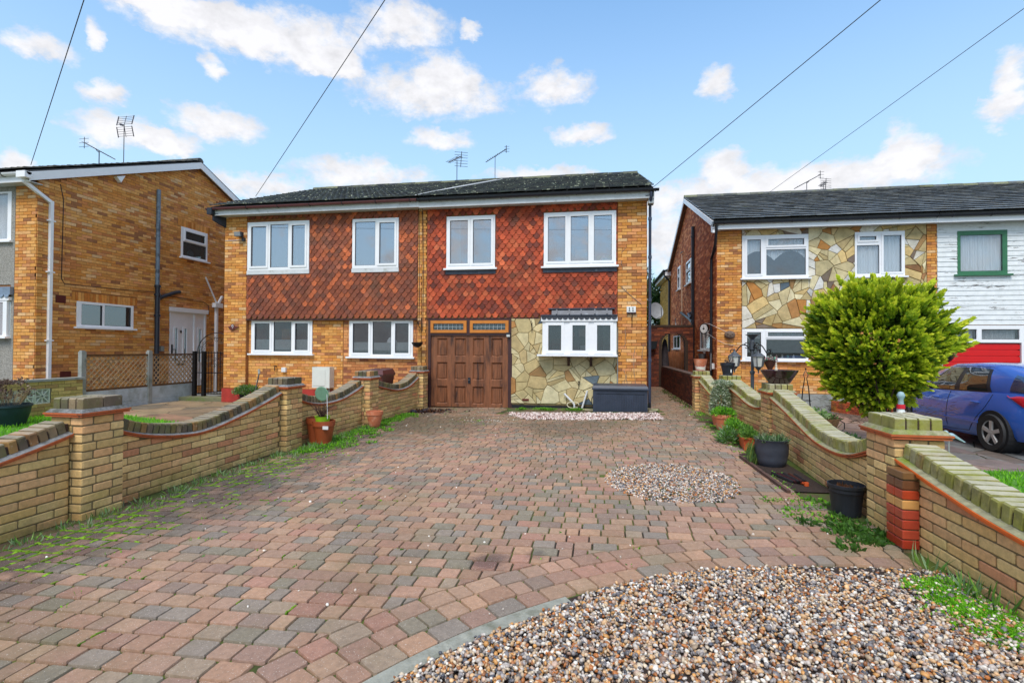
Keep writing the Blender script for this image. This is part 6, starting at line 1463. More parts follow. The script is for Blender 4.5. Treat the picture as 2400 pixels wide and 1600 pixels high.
# ------------------------------------------------------------------ fence, screen wall and gate on the left
def fence():
    X = -11.6; f = root('trellis_fence', (X, 11.5, 0), 'diamond trellis fence on concrete posts and gravel boards left of the patio', 'fence')
    for y in (9.86, 11.62):
        m = MB(); m.box(X-.05, X+.05, y-.055, y+.055, -.1, 1.36); m.box(X-.035, X+.035, y-.04, y+.04, 1.36, 1.39); m.build('post', M_CONC, f)
    for a, b in ((9.92, 11.56), (11.68, 13.2)):
        m = MB(); m.box(X-.02, X+.02, a, b, .12, .44); m.build('gravel_board', M_CONCB, f)
        m = MB(); m.box(X-.03, X+.03, a, b, -.05, .115); m.build('gravel_board', M_CONCB, f)
        for z_ in (1.25, .445): m = MB(); m.box(X-.022, X+.022, a, b, z_, z_+.042); m.build('rail', mat('brown_rail', S(96, 66, 36), .8, var=.3), f)
        P = Pieces('lath', mat('trellis_lath', S(178, 146, 110), .8, var=.2, scale=12, stain=S(110, 96, 66), stscale=3), f)
        z0, z1 = .485, 1.25; H = z1-z0
        for dr in (1, -1):
            y = a-H
            while y < b:
                # clip the diagonal to the panel
                pa, pb = (y, z0), (y+H, z1)
                if dr < 0: pa, pb = (y, z1), (y+H, z0)
                t0 = max(0, (a-pa[0])/H); t1 = min(1, (b-pa[0])/H)
                if t1-t0 > .06:
                    s = (pa[0]+H*t0, pa[1]+(pb[1]-pa[1])*t0); e = (pa[0]+H*t1, pa[1]+(pb[1]-pa[1])*t1); L = math.hypot(e[0]-s[0], e[1]-s[1]); an = math.atan2(e[1]-s[1], e[0]-s[0])
                    P.add('bev', (X+.008*dr, (s[0]+e[0])/2, (s[1]+e[1])/2), (.012, L, .026), rotm(an, 0, 0), (1, 1, 1))
                y += .135
        P.emit()
    w = root('screen_wall', (X, 8, 0), 'low yellowish brick wall with pierced concrete screen blocks at far left', 'wall')
    hole = (6.6, 9.12, .27, .60)
    m = MB()
    for q in slabs((4.5, 9.80, -.1, .74), [hole]): m.box(X-.1, X+.09, q[0], q[1], q[2], q[3])
    m.build('mortar_core', M_MORT, w)
    P = Pieces('brick', M_GBRICK, w); bricks(P, SIDEP(X+.09), 4.5, 9.80, -.02, .74, [hole], pal=[S(186, 166, 100), S(176, 156, 92), S(196, 172, 108), S(170, 140, 90)], course=.076); P.emit()
    m = MB(); m.box(X-.13, X+.13, 4.5, 9.84, .742, .79); m.build('coping_slab', M_CONC, w)
    for k in range(8):
        y0 = 9.12-(k+1)*.315; m = MB(); s = .305; cy, cz = y0+s/2, .435; xa, xb = X-.04, X+.085
        for q in slabs((y0, y0+s, cz-s/2-.005, cz+s/2+.005), [(y0+.025, y0+s-.025, cz-s/2+.02, cz+s/2-.02)]): m.box(xa, xb, *q)
        for a in range(4):
            t = PI*a/4; L = .135 if a % 2 == 0 else .175
            m.beam((X+.022, cy-math.cos(t)*L, cz-math.sin(t)*L), (X+.022, cy+math.cos(t)*L, cz+math.sin(t)*L), .02, .12, up=(1, 0, 0))
        m.build('screen_block', mat('grey_screen_block', S(196, 204, 190), .9, var=.12), w)
    g = root('iron_gate', (-10.85, 12.9, .1), 'black wrought iron arched gate beside the left end of number 9', 'gate')
    m = MB()
    for x in (-11.38, -11.08, -10.22): m.box(x-.045, x+.045, 12.86, 12.95, 0, 1.36)
    m.build('gate_post', M_IRON, g); m = MB()
    for x0, x1 in ((-11.33, -11.13), (-11.03, -10.27)):
        for z in (.16, .75, 1.32): m.beam((x0, 12.9, z), (x1, 12.9, z), .02, .022)
        k = max(2, int((x1-x0)/.09))
        for i in range(k+1): x = x0+(x1-x0)*i/k; m.beam((x, 12.9, .14), (x, 12.9, 1.36), .012, .012)
    m.build('gate_bars', M_IRON, g)
    m = MB(); cx, rr = -10.68, .62
    arc = [(cx-rr*math.cos(t), 12.9, 1.30+.58*math.sin(t)) for t in [PI*i/20 for i in range(21)]]
    m.tube(arc, .012, 6); m.tube([(cx-.8*rr*math.cos(t), 12.9, 1.32+.42*math.sin(t)) for t in [PI*i/16 for i in range(17)]], .006, 5)
    def scroll(cx, cz, r, s=1, z=0):
        m.tube([(cx+s*r*(1-i/26)*math.cos(i*.42+z), 12.9, cz+r*(1-i/26)*math.sin(i*.42+z)) for i in range(24)], .006, 4)
    for i, t in enumerate([PI*(k+.5)/7 for k in range(7)]): scroll(cx-.47*math.cos(t), 1.34+.36*math.sin(t), .085, 1 if i % 2 else -1, t)
    for x in (-10.95, -10.75, -10.55, -10.38):
        for z in (.95, 1.12): scroll(x, z, .075, 1 if x < -10.6 else -1)
    m.build('scrollwork', M_IRON, g)
    m = MB(); m.box(-11.9, -10.1, 12.55, 13.0, -.1, .085); m.build('step', mat('mossy_step', S(120, 118, 90), .9, var=.3, scale=6, stain=S(90, 110, 40), stscale=3), label='mossy stone step below the iron gate', cat='step')
fence()
# ------------------------------------------------------------------ pots and small things
def pot(name, c, r, h, mt, label, cat='plant pot', soil=.86, rim=True, base=.68, n=24, group='plant pots along the garden walls', round_=0, ribs=0):
    t = root(name, c, label, cat, group)
    prof = [(r*base, 0)]
    k = 10
    for i in range(1, k+1):
        f = i/k; rr = r*(base+(1-base)*(f**.55 if round_ else f))*.93
        if ribs and i % 2: rr *= .985
        prof.append((rr, h*.78*f))
    if rim: prof += [(r, h*.78), (r*1.01, h), (r*.93, h), (r*.90, h*soil)]
    else: prof += [(r*.96, h*.9), (r, h), (r*.94, h), (r*.90, h*soil)]
    m = MB(); m.lathe(c, prof, n); m.build('pot_body', mt, t, smooth=True)
    m = MB(); m.lathe((c[0], c[1], c[2]+h*soil-.01), [(r*.9, 0), (r*.5, .012), (0.001, .015)], 14, capb=False); m.build('soil', M_SOIL, t)
    return t
z = gz(-4.2)
pot('plant_pot', (-4.13, 9.02, .01), .155, .30, M_TERRA, 'rounded terracotta pot standing alone at the foot of the third left pillar', base=.5, round_=1)
t = pot('plant_pot', (-4.20, 7.35, .005), .17, .36, M_TERRAP, 'brown terracotta pot holding a lime green pot and a twiggy dead plant', base=.68)
m = MB(); m.lathe((-4.23, 7.36, .30), [(.10, 0), (.115, .12), (.12, .13), (.10, .125)], 18); m.build('lime_inner_pot', mat('lime_plastic', S(150, 200, 40), .4), t, smooth=True)
m = MB(); m.box(-4.13, -4.04, 7.19, 7.20, .25, .30); m.build('pot_sticker', M_WPLAST, t)
m = MB(); random.seed(9)
for i in range(46):
    a = random.uniform(0, 2*PI); s = random.uniform(.05, .24); p = np.array((-4.24, 7.36, .38)); pts = [p]
    for j in range(4): p = p+np.array((math.cos(a)*s/4+random.gauss(0, .014), math.sin(a)*s/4+random.gauss(0, .014), random.uniform(.05, .09)*(1-.1*j))); pts.append(p)
    m.tube(pts, [.005, .004, .003, .002, .001], 4)
m.build('dead_twigs', mat('dead_twig', S(78, 52, 46), .9), t)
m = MB(); m.lathe((0, 0, 0), [(.001, .006), (.10, .004), (.115, -.002), (.11, -.01), (.001, -.008)], 20, capb=False)
for i in range(len(m.V)): x, y, z_ = m.V[i]; m.V[i] = (-4.20+x, 7.28-z_*1.0-y*.15, .78+y)
m.mi = 1; m.tube([(-4.115, 7.28, .82), (-4.10, 7.28, .40)], .005, 5)
m.build('green_disc_sign', [mat('faded_green_disc', S(110, 150, 124), .6, var=.2), M_WPLAST], t)
pot('plant_pot', (-4.36, 7.42, .0), .16, .40, M_TERRAP, 'second brown terracotta pot mostly hidden behind the one with the lime pot')
# pots on the right walls
t = pot('plant_pot', (2.24, 12.02, 1.02), .15, .26, M_TERRA, 'terracotta pot with red and white drips on the farthest right pillar', base=.66, rim=False)
m = MB(); m.lathe((2.24, 12.02, 1.02), [(.101, .0), (.108, .035), (.114, .075), (.118, .11), (.124, .15), (.128, .17)], 20, capb=False)
m.build('painted_band', mat('drip_paint', S(220, 214, 200), .5, var=.05, stain=S(176, 60, 40), stscale=11, stth=(.46, .56), sx=(.5, .5, 3)), t, smooth=True)
t = pot('plant_pot', (2.38, 10.15, 1.02), .13, .23, M_BLACKP, 'black plastic pot of dead plants on the second farthest right pillar', base=.7, ribs=1)
m = MB()
for i in range(26): a = random.uniform(0, 2*PI); s = random.uniform(.03, .16); m.tube([(2.38, 10.15, 1.2), (2.38+s*.6*math.cos(a), 10.15+s*.6*math.sin(a), 1.27), (2.38+s*math.cos(a), 10.15+s*math.sin(a), 1.29+random.uniform(-.02, .08))], .003, 4)
m.build('dead_twigs', MATS['dead_twig'], t); m = MB(); m.box(2.40, 2.42, 10.02, 10.03, 1.07, 1.13); m.build('pot_label', M_WPLAST, t)
t = root('bowl_planter', (2.56, 7.94, 1.01), 'wide glazed dark purple bowl planter on the third right pillar', 'planter')
m = MB(); m.lathe((2.56, 7.92, 1.01), [(.11, 0), (.14, .01), (.20, .10), (.245, .17), (.255, .195), (.24, .195), (.225, .16)], 28, sx=1.0, sy=.75); m.build('bowl', mat('purple_glaze', (.035, .012, .016), .15, var=.4, scale=6, spec=.6, coat=.4), t, smooth=True)
m = MB(); m.lathe((2.56, 7.92, 1.165), [(.228, 0), (.1, .015), (.001, .018)], 18, sy=.75, capb=False); m.build('soil', M_SOIL, t)
g = LV(); [g.tuft((2.56+random.uniform(-.2, .2), 7.92+random.uniform(-.1, .1), 1.175), 3, .01, .03, [S(110, 110, 70), S(80, 60, 44)], spread=2.4, w=.006) for _ in range(70)]; g.build('dry_moss', t)
f = root('garden_figurine', (2.50, 7.86, 1.18), 'tiny pale figurine standing in the purple bowl', 'figurine')
m = MB(); m.lathe((2.50, 7.86, 1.17), [(.02, 0), (.022, .05), (.012, .08), (.014, .10), (.010, .115), (.001, .125)], 8); m.ball((2.50, 7.86, 1.30), .012, 8, 6); m.build('figure_body', mat('pale_stone', S(200, 190, 170), .7), f)
# plants at the foot of the right wall
t = pot('plant_pot', (2.07, 9.15, .135), .16, .27, M_TERRA, 'rounded terracotta pot of bushy green herbs by the right wall', base=.5, round_=1)
g = LV(); g.bush((2.07, 9.15, .38), (.20, .18, .14), 900, .05, .010, GR+GB); g.build('herbs', t)
t = pot('plant_pot', (2.13, 9.75, .135), .13, .2, M_TERRA, 'small terracotta pot half hidden below the trailing variegated plant')
t = root('trailing_plant', (2.22, 9.75, .5), 'variegated white and green trailing plant spilling over the right wall', 'plant')
g = LV(); g.bush((2.17, 9.78, .34), (.17, .27, .60), 2600, .05, .013, [(.30, .38, .22), (.55, .60, .45), (.16, .24, .10), (.42, .48, .34)], up=-.5, fill=.5)
g.bush((2.2, 9.75, .86), (.18, .22, .07), 400, .05, .013, [(.30, .38, .22), (.55, .60, .45)]); g.build('trailing_leaves', t)
def trough(x, y, L, label, rz, pal):
    t = root('trough_planter', (x, y, gz(x)), label, 'planter'); c, s = math.cos(rz), math.sin(rz); z = gz(x)
    def W(u, v, h): return (x+u*c-v*s, y+u*s+v*c, z+h)
    m = MB(); a, b = L/2, .085
    m.hexa([W(-a*.93, -b*.85, 0), W(a*.93, -b*.85, 0), W(a*.93, b*.85, 0), W(-a*.93, b*.85, 0), W(-a, -b, .16), W(a, -b, .16), W(a, b, .16), W(-a, b, .16)])
    for (p, q) in (((-a, -b), (a, -b)), ((a, -b), (a, b)), ((a, b), (-a, b)), ((-a, b), (-a, -b))): m.beam(W(*p, .165), W(*q, .165), .025, .022)
    m.build('trough', mat('terracotta_trough', S(196, 88, 50), .45, var=.1), t)
    g = LV()
    for i in range(7): g.bush(W((i/6-.5)*L*.9, 0, .16), (.10, .10, .12), 170, .055, .009, pal)
    g.build('herbs', t)
trough(2.03, 7.55, .50, 'near orange trough planter of green herbs at the right wall', 1.45, GR)
trough(2.05, 8.32, .50, 'far orange trough planter overgrown with greenery at the right wall', 1.5, GR+GB)
t = root('herb_clump', (1.86, 7.95, .14), 'grassy green clump spilling in front of the orange troughs', 'plant')
g = LV(); g.bush((1.86, 7.95, .14), (.13, .22, .20), 800, .09, .008, GR+SG); g.build('herb_leaves', t)
t = root('plant_pot', (2.0, 6.45, .14), 'large dark grey ribbed pot of strappy leaves at the right wall', 'plant pot')
m = MB(); m.lathe((2.0, 6.45, .14), [(.13, 0), (.155, .04), (.158, .05), (.168, .09), (.166, .10), (.178, .15), (.182, .22), (.178, .29), (.185, .30), (.19, .315), (.175, .315), (.17, .27)], 28, capb=True); m.build('pot_body', mat('dark_grey_pot', S(54, 58, 68), .45, var=.25, scale=5), t, smooth=True)
g = LV(); [g.tuft((2.0+random.uniform(-.12, .12), 6.45+random.uniform(-.12, .12), .41), 3, .01, .14, [(.10, .20, .06), (.06, .14, .04), (.28, .36, .20)], spread=2.2, w=.006) for _ in range(120)]
[g.tuft((1.83+random.uniform(-.04, .04), 6.52+random.uniform(-.1, .1), .40), 3, .01, .2, [(.10, .20, .06)], spread=1.2, w=.005) for _ in range(0)]
for _ in range(160): g.P.append((1.84+random.uniform(-.05, .04), 6.55+random.uniform(-.1, .1), random.uniform(.2, .42))); g.D.append((-.3, random.gauss(0, .3), -1)); g.L.append(.16); g.W.append(.006); g.C.append(pick([(.10, .20, .06), (.16, .24, .05)]))
g.build('strappy_leaves', t)
t = root('plant_pot', (2.03, 4.68, .14), 'black plastic bucket pot of dead leaves beside the nearest right pillar', 'plant pot')
m = MB(); m.lathe((2.03, 4.68, .14), [(.105, 0), (.122, .20), (.124, .205), (.132, .225), (.136, .225), (.138, .25), (.130, .25), (.126, .19)], 28); m.build('pot_body', mat('black_bucket', S(30, 34, 42), .5, var=.3, scale=12, sx=(3, 3, .3)), t, smooth=True)
m = MB(); m.lathe((2.03, 4.68, .32), [(.125, 0), (.001, .01)], 16, capb=False); m.build('soil', M_SOIL, t)
g = LV(); [g.tuft((2.03+random.uniform(-.1, .1), 4.68+random.uniform(-.1, .1), .335), 2, .01, .06, [S(110, 74, 50), S(70, 56, 44)], spread=3, w=.010) for _ in range(40)]; g.build('dead_leaves', t)
t = root('timber_edging', (1.75, 6.2, .14), 'rotting timber lath lying beside the dark grey pot', 'timber')
m = MB(); m.beam((1.76, 6.85, .155), (1.78, 5.25, .15), .035, .035); m.build('lath', mat('rotten_wood', S(84, 60, 50), .9, var=.4, scale=14), t)
t = root('garden_shears', (1.97, 5.72, .14), 'rusty garden tools with orange handle end on the soil by the right wall', 'garden tool')
m = MB()
for i in range(5): m.tube([(1.86+.04*i, 5.98-.05*i, .16+.01*i), (1.95+.02*i, 5.62-.02*i, .155+.008*i)], .016, 6, 1 if i % 2 else 0)
m.tube([(1.98, 5.70, .165), (2.03, 5.54, .168)], .017, 8, 2); m.lathe((2.035, 5.52, .15), [(.022, 0), (.022, .035)], 10, 2, capt=True); m.build('tool_handles', [M_IRON, MATS['purple_glaze'], mat('orange_plastic', S(200, 84, 34), .5)], t)
t = root('soil_patch', (2.0, 5.9, .13), 'bare soil strip between the paving and the right wall', 'soil')
m = MB(); m.add([(1.86, 5.3, .145), (2.2, 5.3, .15), (2.2, 7.1, .15), (1.80, 7.1, .143)], [(0, 1, 2, 3)]); m.build('soil', M_SOIL, t)
# storage box
def storage_box():
    t = root('storage_box', (.47, 11.85, .1), 'dark grey plastic garden storage box standing on the chippings by the downpipe', 'storage box')
    x0, x1, y0, y1, z0, z1 = -.13, 1.06, 11.62, 12.22, .07, .60; mt = mat('anthracite_plastic', S(50, 58, 74), .42, var=.2, scale=6)
    m = MB(); m.box(x0+.02, x1-.02, y0+.02, y1, z0, z1-.02); n = 20
    for i in range(n): a = x0+.08+(x1-x0-.16)*i/n; m.box(a, a+(x1-x0-.16)/n*.62, y0+.004, y0+.021, z0+.03, z1-.14)
    m.box(x0, x0+.07, y0, y0+.05, z0, z1-.02); m.box(x1-.07, x1, y0, y0+.05, z0, z1-.02); m.box(x0+.071, x1-.071, y0+.003, y0+.03, z1-.10, z1-.03); m.build('box_body', mt, t)
    m = MB(); m.hexa([(x0-.02, y0-.03, z1), (x1+.02, y0-.03, z1), (x1+.02, y1+.01, z1), (x0-.02, y1+.01, z1), (x0+.01, y0+.0, z1+.075), (x1-.01, y0+.0, z1+.075), (x1-.01, y1, z1+.09), (x0+.01, y1, z1+.09)]); m.box(x0-.025, x1+.025, y0-.036, y0+.0, z1-.015, z1+.02); m.build('lid', mt, t)
    m = MB(); m.tube([(x0-.005, 11.75, .42), (x0-.03, 11.75, .36), (x0-.03, 11.75, .26), (x0+.0, 11.75, .20)], .010, 6); m.build('handle', M_BLACKP, t)
storage_box()
t = root('waste_pipes', (-.5, 12.3, .05), 'two white waste pipes splayed in a V against the stone wall with a coiled hose', 'pipes')
m = MB(); m.tube([(-.82, 12.3, .42), (-.62, 12.3, .22), (-.58, 12.3, .17), (-.575, 12.3, .06)], .024, 8); m.tube([(-.27, 12.3, .50), (-.40, 12.3, .06)], .022, 8); m.build('pipe', M_WPLAST, t, smooth=True)
t = root('garden_hose', (-.4, 12.0, .06), 'cream garden hose looping from the stone wall round the storage box', 'hose')
m = MB(); m.tube([(-.60+.14*math.cos(a), 12.16+.02*math.sin(a), .17+.07*math.sin(a)) for a in [2*PI*i/16 for i in range(15)]]+[(-.50, 12.1, .09), (-.3, 12.0, .085), (-.1, 11.95, .09)], .009, 6); m.tube([(1.05, 12.1, .14), (1.22, 11.95, .14), (1.30, 11.8, .15), (1.24, 11.7, .14), (1.10, 11.66, .13)], .009, 6)
m.build('hose_tube', mat('cream_hose', S(216, 208, 176), .5), t, smooth=True)
# wheelie bin
t = root('wheelie_bin', (-4.95, 11.0, 0), 'brown wheelie bin with a white printed label behind the left wall', 'wheelie bin')
x0, x1, y0, y1 = -5.25, -4.72, 10.7, 11.35; mt = mat('brown_bin_plastic', S(84, 40, 40), .4, var=.12)
m = MB(); m.hexa([(x0+.07, y0+.08, .05), (x1-.07, y0+.08, .05), (x1-.07, y1-.08, .05), (x0+.07, y1-.08, .05), (x0, y0, .88), (x1, y0, .88), (x1, y1, .88), (x0, y1, .88)]); m.box(x0-.02, x1+.02, y0-.02, y1+.02, .85, .89); m.build('bin_body', mt, t)
m = MB(); m.hexa([(x0-.03, y0-.04, .892), (x1+.03, y0-.04, .892), (x1+.03, y1+.02, .892), (x0-.03, y1+.02, .892), (x0+.02, y0+.04, .985), (x1-.02, y0+.04, .985), (x1-.02, y1-.02, 1.0), (x0+.02, y1-.02, 1.0)]); m.box(x0+.05, x0+.17, y1-.03, y1+.04, .93, 1.01); m.box(x1-.17, x1-.05, y1-.03, y1+.04, .93, 1.01); m.build('lid', mt, t)
m = MB()
for r_, (a, b) in enumerate(((.52, .0), (.50, .02), (.24, .0), (.24, .28))):
    pass
import itertools
for i in range(12): m.box(-5.20+i*.028, -5.18+i*.028+.003*(i % 3), y0-.004+.002, y0+.004, .74, .757)
for i in range(5): m.box(-5.20+i*.03, -5.18+i*.03, y0-.002, y0+.006, .685, .715)
for i in range(3): m.box(-5.02, -4.90, y0-.002, y0+.006, .675+i*.018, .686+i*.018)
m.build('bin_lettering', M_WPLAST, t)
m = MB(); [m.tube([(x, y1-.02, .1), (x+.05, y1-.02, .1)], .1, 14) for x in (x0+.02, x1-.08)]; m.build('wheel', M_BLACKP, t)
# behind the left wall
t = root('plant_pot', (-10.75, 7.75, 0), 'big dark tub of withered hydrangea on the left lawn', 'plant pot')
m = MB(); m.lathe((-10.86, 7.8, -.01), [(.28, 0), (.345, .22), (.35, .23), (.37, .36), (.39, .37), (.39, .41), (.36, .41), (.35, .34)], 28); m.build('pot_body', mat('dark_teal_tub', S(24, 46, 56), .5, var=.2), t, smooth=True)
g = LV()
for i in range(40):
    a = random.uniform(0, 2*PI); r = random.uniform(0, .32); g.bush((-10.86+r*math.cos(a), 7.8+r*math.sin(a), random.uniform(.45, .85)), (.09, .09, .06), 26, .05, .014, [S(110, 84, 80), S(150, 130, 110), S(96, 70, 70)])
for i in range(150): a = random.uniform(0, 2*PI); g.P.append((-10.86+.2*math.cos(a), 7.8+.2*math.sin(a), .38)); g.D.append((.5*math.cos(a), .5*math.sin(a), 1)); g.L.append(.35); g.W.append(.005); g.C.append(S(170, 150, 116))
g.build('withered_plant', t)
t = root('trough_planter', (-9.0, 12.1, 0), 'wire trough of grey-green plants on the patio by the red plinth', 'planter')
m = MB(); 
for i in range(13): m.tube([(-9.28+i*.045, 11.95, .30), (-9.26+i*.043, 12.0, .12), (-9.24+i*.04, 12.1, .10)], .006, 4)
for z_ in (.30, .2, .12): m.beam((-9.29, 11.95, z_), (-8.72, 11.95, z_), .012, .012)
m.box(-9.25, -8.76, 12.0, 12.2, .05, .28); m.build('wire_trough', M_IRON, t)
g = LV(); g.bush((-9.05, 12.05, .26), (.42, .14, .22), 1100, .10, .010, SG+GR); g.build('grey_green_leaves', t)
t = root('small_plants', (-6.3, 12.2, 0), 'pale grassy plants growing behind the left wall under the lower window', 'plant')
g = LV(); g.bush((-6.1, 12.2, .2), (.45, .15, .42), 900, .12, .006, SG+[(.28, .30, .16)]); g.build('grassy_leaves', t)
t = root('garden_spade', (-8.8, 12.0, 0), 'dark-handled garden spade leaning on the wall of number 9', 'spade')
m = MB(); m.tube([(-8.75, 11.9, .2), (-8.83, 12.2, .80)], .018, 6); m.tube([(-8.83, 12.2, .78), (-8.85, 12.22, .90)], .03, 8, 1); m.build('handle', [M_IRON, M_CONC], t)
m = MB(); m.box(-8.84, -8.66, 11.86, 11.89, .0, .22); m.build('blade', M_IRON, t)
# hanging basket on the party strip
t = root('hanging_basket', (-4.44, 12.14, 1.6), 'small black hanging basket on the brick strip between the tiled panels', 'hanging basket')
m = MB(); m.lathe((-4.45, 12.14, 1.50), [(.02, 0), (.09, .03), (.13, .09), (.14, .13)], 16); m.build('basket', M_IRON, t)
m = MB(); [m.tube([(-4.45, 12.15, 2.14), (-4.45+.13*math.cos(a), 12.14+.13*math.sin(a), 1.63)], .004, 4) for a in (0, 2.1, 4.2)]; m.build('chain', M_IRON, t)
# garden behind the right wall: lamp post, baskets, ornaments
def lamppost():
    X, Y = 3.05, 11.0; s = 1.0; z0 = -.2; t = root('garden_lamp_post', (X, Y, z0), 'grey Victorian style garden lamp post with two lanterns behind the right wall', 'lamp post')
    mt = mat('lamp_grey_paint', S(74, 80, 88), .45, var=.15)
    m = MB(); m.lathe((X, Y, z0), [(.09, 0), (.09, .05), (.05, .08), (.045, .5), (.038, .52), (.034, 1.2), (.05, 1.23), (.05, 1.26), (.03, 1.28), (.026, 1.68), (.045, 1.70), (.05, 1.86), (.03, 1.9), (.09, 1.97), (.14, 2.0)], 10, capt=True); m.build('post', mt, t)
    for k, (dx, dy) in enumerate(((-1, -.0), (.18, -.55), (.85, .1))):
        q = MB(); P = []
        for i in range(22):
            f = i/21; r = .34*f; P.append((X+dx*r, Y+dy*r, z0+1.62+.16*math.sin(f*PI*1.1)+.04*f))
        q.tube(P, .012, 5)
        q.tube([(X+dx*(.10+.055*math.cos(a)), Y+dy*(.10+.055*math.cos(a)), z0+1.78+.055*math.sin(a)) for a in [i*.5 for i in range(12)]], .009, 5); q.tube([(X+dx*(.38+.04*math.cos(a)), Y+dy*(.38+.04*math.cos(a)), z0+1.66+.04*math.sin(a)) for a in [PI*1.0-i*.5 for i in range(9)]], .009, 5)
        q.build('scroll_arm', M_IRON, t)
        if k == 2: continue
        lx, ly, lz = X+dx*.34, Y+dy*.34, z0+1.36
        L = MB(); L.lathe((lx, ly, lz), [(.001, -.14), (.012, -.12), (.014, -.08), (.05, -.03), (.085, 0)], 6, capb=False); L.lathe((lx, ly, lz+.20), [(.13, 0), (.12, .015), (.05, .07), (.015, .11), (.012, .15)], 6, capb=True, capt=True); 
        for a in range(6): an = a*PI/3; L.beam((lx+.085*math.cos(an), ly+.085*math.sin(an), lz), (lx+.115*math.cos(an), ly+.115*math.sin(an), lz+.20), .014, .014)
        o = L.build('lantern', mt, t); g = MB(); g.lathe((lx, ly, lz), [(.076, .003), (.106, .197)], 6, capb=False); g.build('lantern_glass', mat('lantern_glass', S(206, 206, 200), .3), o); g = MB(); g.tube([(lx, ly, lz), (lx, ly, lz+.13)], .028, 8); g.build('candle_bulb', mat('cream_candle', S(230, 214, 170), .5), o)
    b = root('hanging_basket', (3.36, 11.03, 1.2), 'cone-shaped wicker hanging basket of pink and white flowers on the lamp post', 'hanging basket')
    x, y = X+.34, Y+.03; m = MB(); m.lathe((x, y, 1.02), [(.004, 0), (.05, .10), (.07, .14), (.11, .24), (.125, .27)], 14, capt=True); m.build('wicker_cone', mat('wicker', S(92, 56, 44), .8, var=.4, scale=40), b)
    g = LV(); g.bush((x, y, 1.27), (.14, .12, .09), 330, .035, .016, [S(226, 150, 170), S(230, 224, 214), S(90, 180, 150), S(214, 120, 150), S(200, 214, 190)]); g.build('flowers', b)
    m = MB(); [m.tube([(x+.02, y, 1.52), (x+.12*math.cos(a), y+.12*math.sin(a), 1.29)], .003, 4) for a in (0, 2.1, 4.2)]; m.build('chain', M_IRON, b)
lamppost()
t = root('spiky_plant', (2.75, 10.1, -.1), 'upright spiky-leaved plant behind the second right wall panel', 'plant')
g = LV()
for i in range(46):
    a = random.uniform(0, 2*PI); s = random.uniform(.05, .7); g.P.append((2.72+.02*math.cos(a), 9.4+.02*math.sin(a), .36)); g.D.append((math.cos(a)*s, math.sin(a)*s, 1)); g.L.append(random.uniform(.40, .62)); g.W.append(.017); g.C.append(pick([(.16, .32, .05), (.10, .24, .04), (.22, .36, .08)]))
g.build('sword_leaves', t); m = MB(); m.lathe((2.72, 9.4, -.1), [(.10, 0), (.14, .44)], 12, capt=True); m.build('pot_body', M_CONC, t)
t = root('swan_ornament', (2.58, 9.42, .5), 'white swan ornament beside the spiky plant', 'ornament')
m = MB(); m.ball((2.60, 9.55, .62), (.07, .12, .07), 12, 8); m.tube([(2.55, 9.46, .64), (2.50, 9.42, .72), (2.52, 9.42, .80), (2.58, 9.42, .83), (2.63, 9.42, .79)], [.035, .024, .02, .018, .010], 8); m.box(2.54, 2.66, 9.5, 9.62, -.2, .56); m.build('swan_body', mat('white_glaze', (.75, .75, .74), .3), t, smooth=True)
t = root('wire_obelisk', (3.35, 9.0, -.2), 'thin black wire garden obelisk behind the right wall', 'garden obelisk')
X, Y = 3.42, 9.3; m = MB()
for k in range(4):
    a = k*PI/2+.5; m.tube([(X+.17*math.cos(a), Y+.17*math.sin(a), -.2), (X+.06*math.cos(a), Y+.06*math.sin(a), .85), (X+.02*math.cos(a), Y+.02*math.sin(a), 1.02)], .006, 4)
for z_, r in ((.1, .15), (.4, .11), (.65, .085)): m.tube([(X+r*math.cos(a), Y+r*math.sin(a), z_) for a in [2*PI*i/12 for i in range(12)]], .004, 4, closed=True)
for k in range(4): a = k*PI/2+.5; m.tube([(X+.02*math.cos(a), Y+.02*math.sin(a), 1.02), (X+.05*math.cos(a), Y+.05*math.sin(a), 1.08), (X, Y, 1.16)], .005, 4)
m.ball((X, Y, 1.18), .015, 6, 5); m.build('obelisk_wires', M_IRON, t)
t = root('wicker_planter', (3.3, 7.9, -.1), 'brown coir-lined basket planter with daisy leaves behind the right wall', 'planter')
X, Y = 3.15, 8.0; m = MB(); m.lathe((X, Y, .22), [(.05, 0), (.16, .10), (.22, .24), (.235, .30)], 16, sy=.7, capt=True); m.build('basket', mat('coir', S(110, 74, 46), .9, var=.5, scale=30, bmp=.6), t); m = MB(); m.box(X-.1, X+.1, Y-.08, Y+.08, -.2, .24); m.tube([(X+.23, Y, .5), (X+.30, Y, .46), (X+.30, Y, .38), (X+.25, Y, .34)], .008, 5); m.build('basket_stand', M_IRON, t)
g = LV(); g.bush((X-.12, Y-.1, .52), (.18, .12, .13), 150, .07, .024, [(.30, .40, .16), (.16, .30, .08), (.45, .55, .30)]); g.bush((X+.05, Y, .5), (.2, .12, .08), 200, .06, .010, [S(110, 84, 66), (.10, .2, .05)]); g.build('leaves', t)
t = root('small_plants', (3.2, 6.9, -.1), 'dark leafy plants, a white tub and a red pot showing above the right wall', 'plant')
g = LV(); g.bush((3.05, 7.0, .22), (.20, .22, .22), 420, .07, .018, [(.05, .12, .04), (.10, .16, .06)]); g.build('dark_leaves', t)
t = root('white_tub', (3.15, 6.3, .1), 'white tub just visible over the low point of the right wall', 'tub'); m = MB(); m.lathe((3.02, 6.2, .0), [(.09, 0), (.10, .5)], 14, capt=True); m.build('tub_body', M_WPLAST, t)
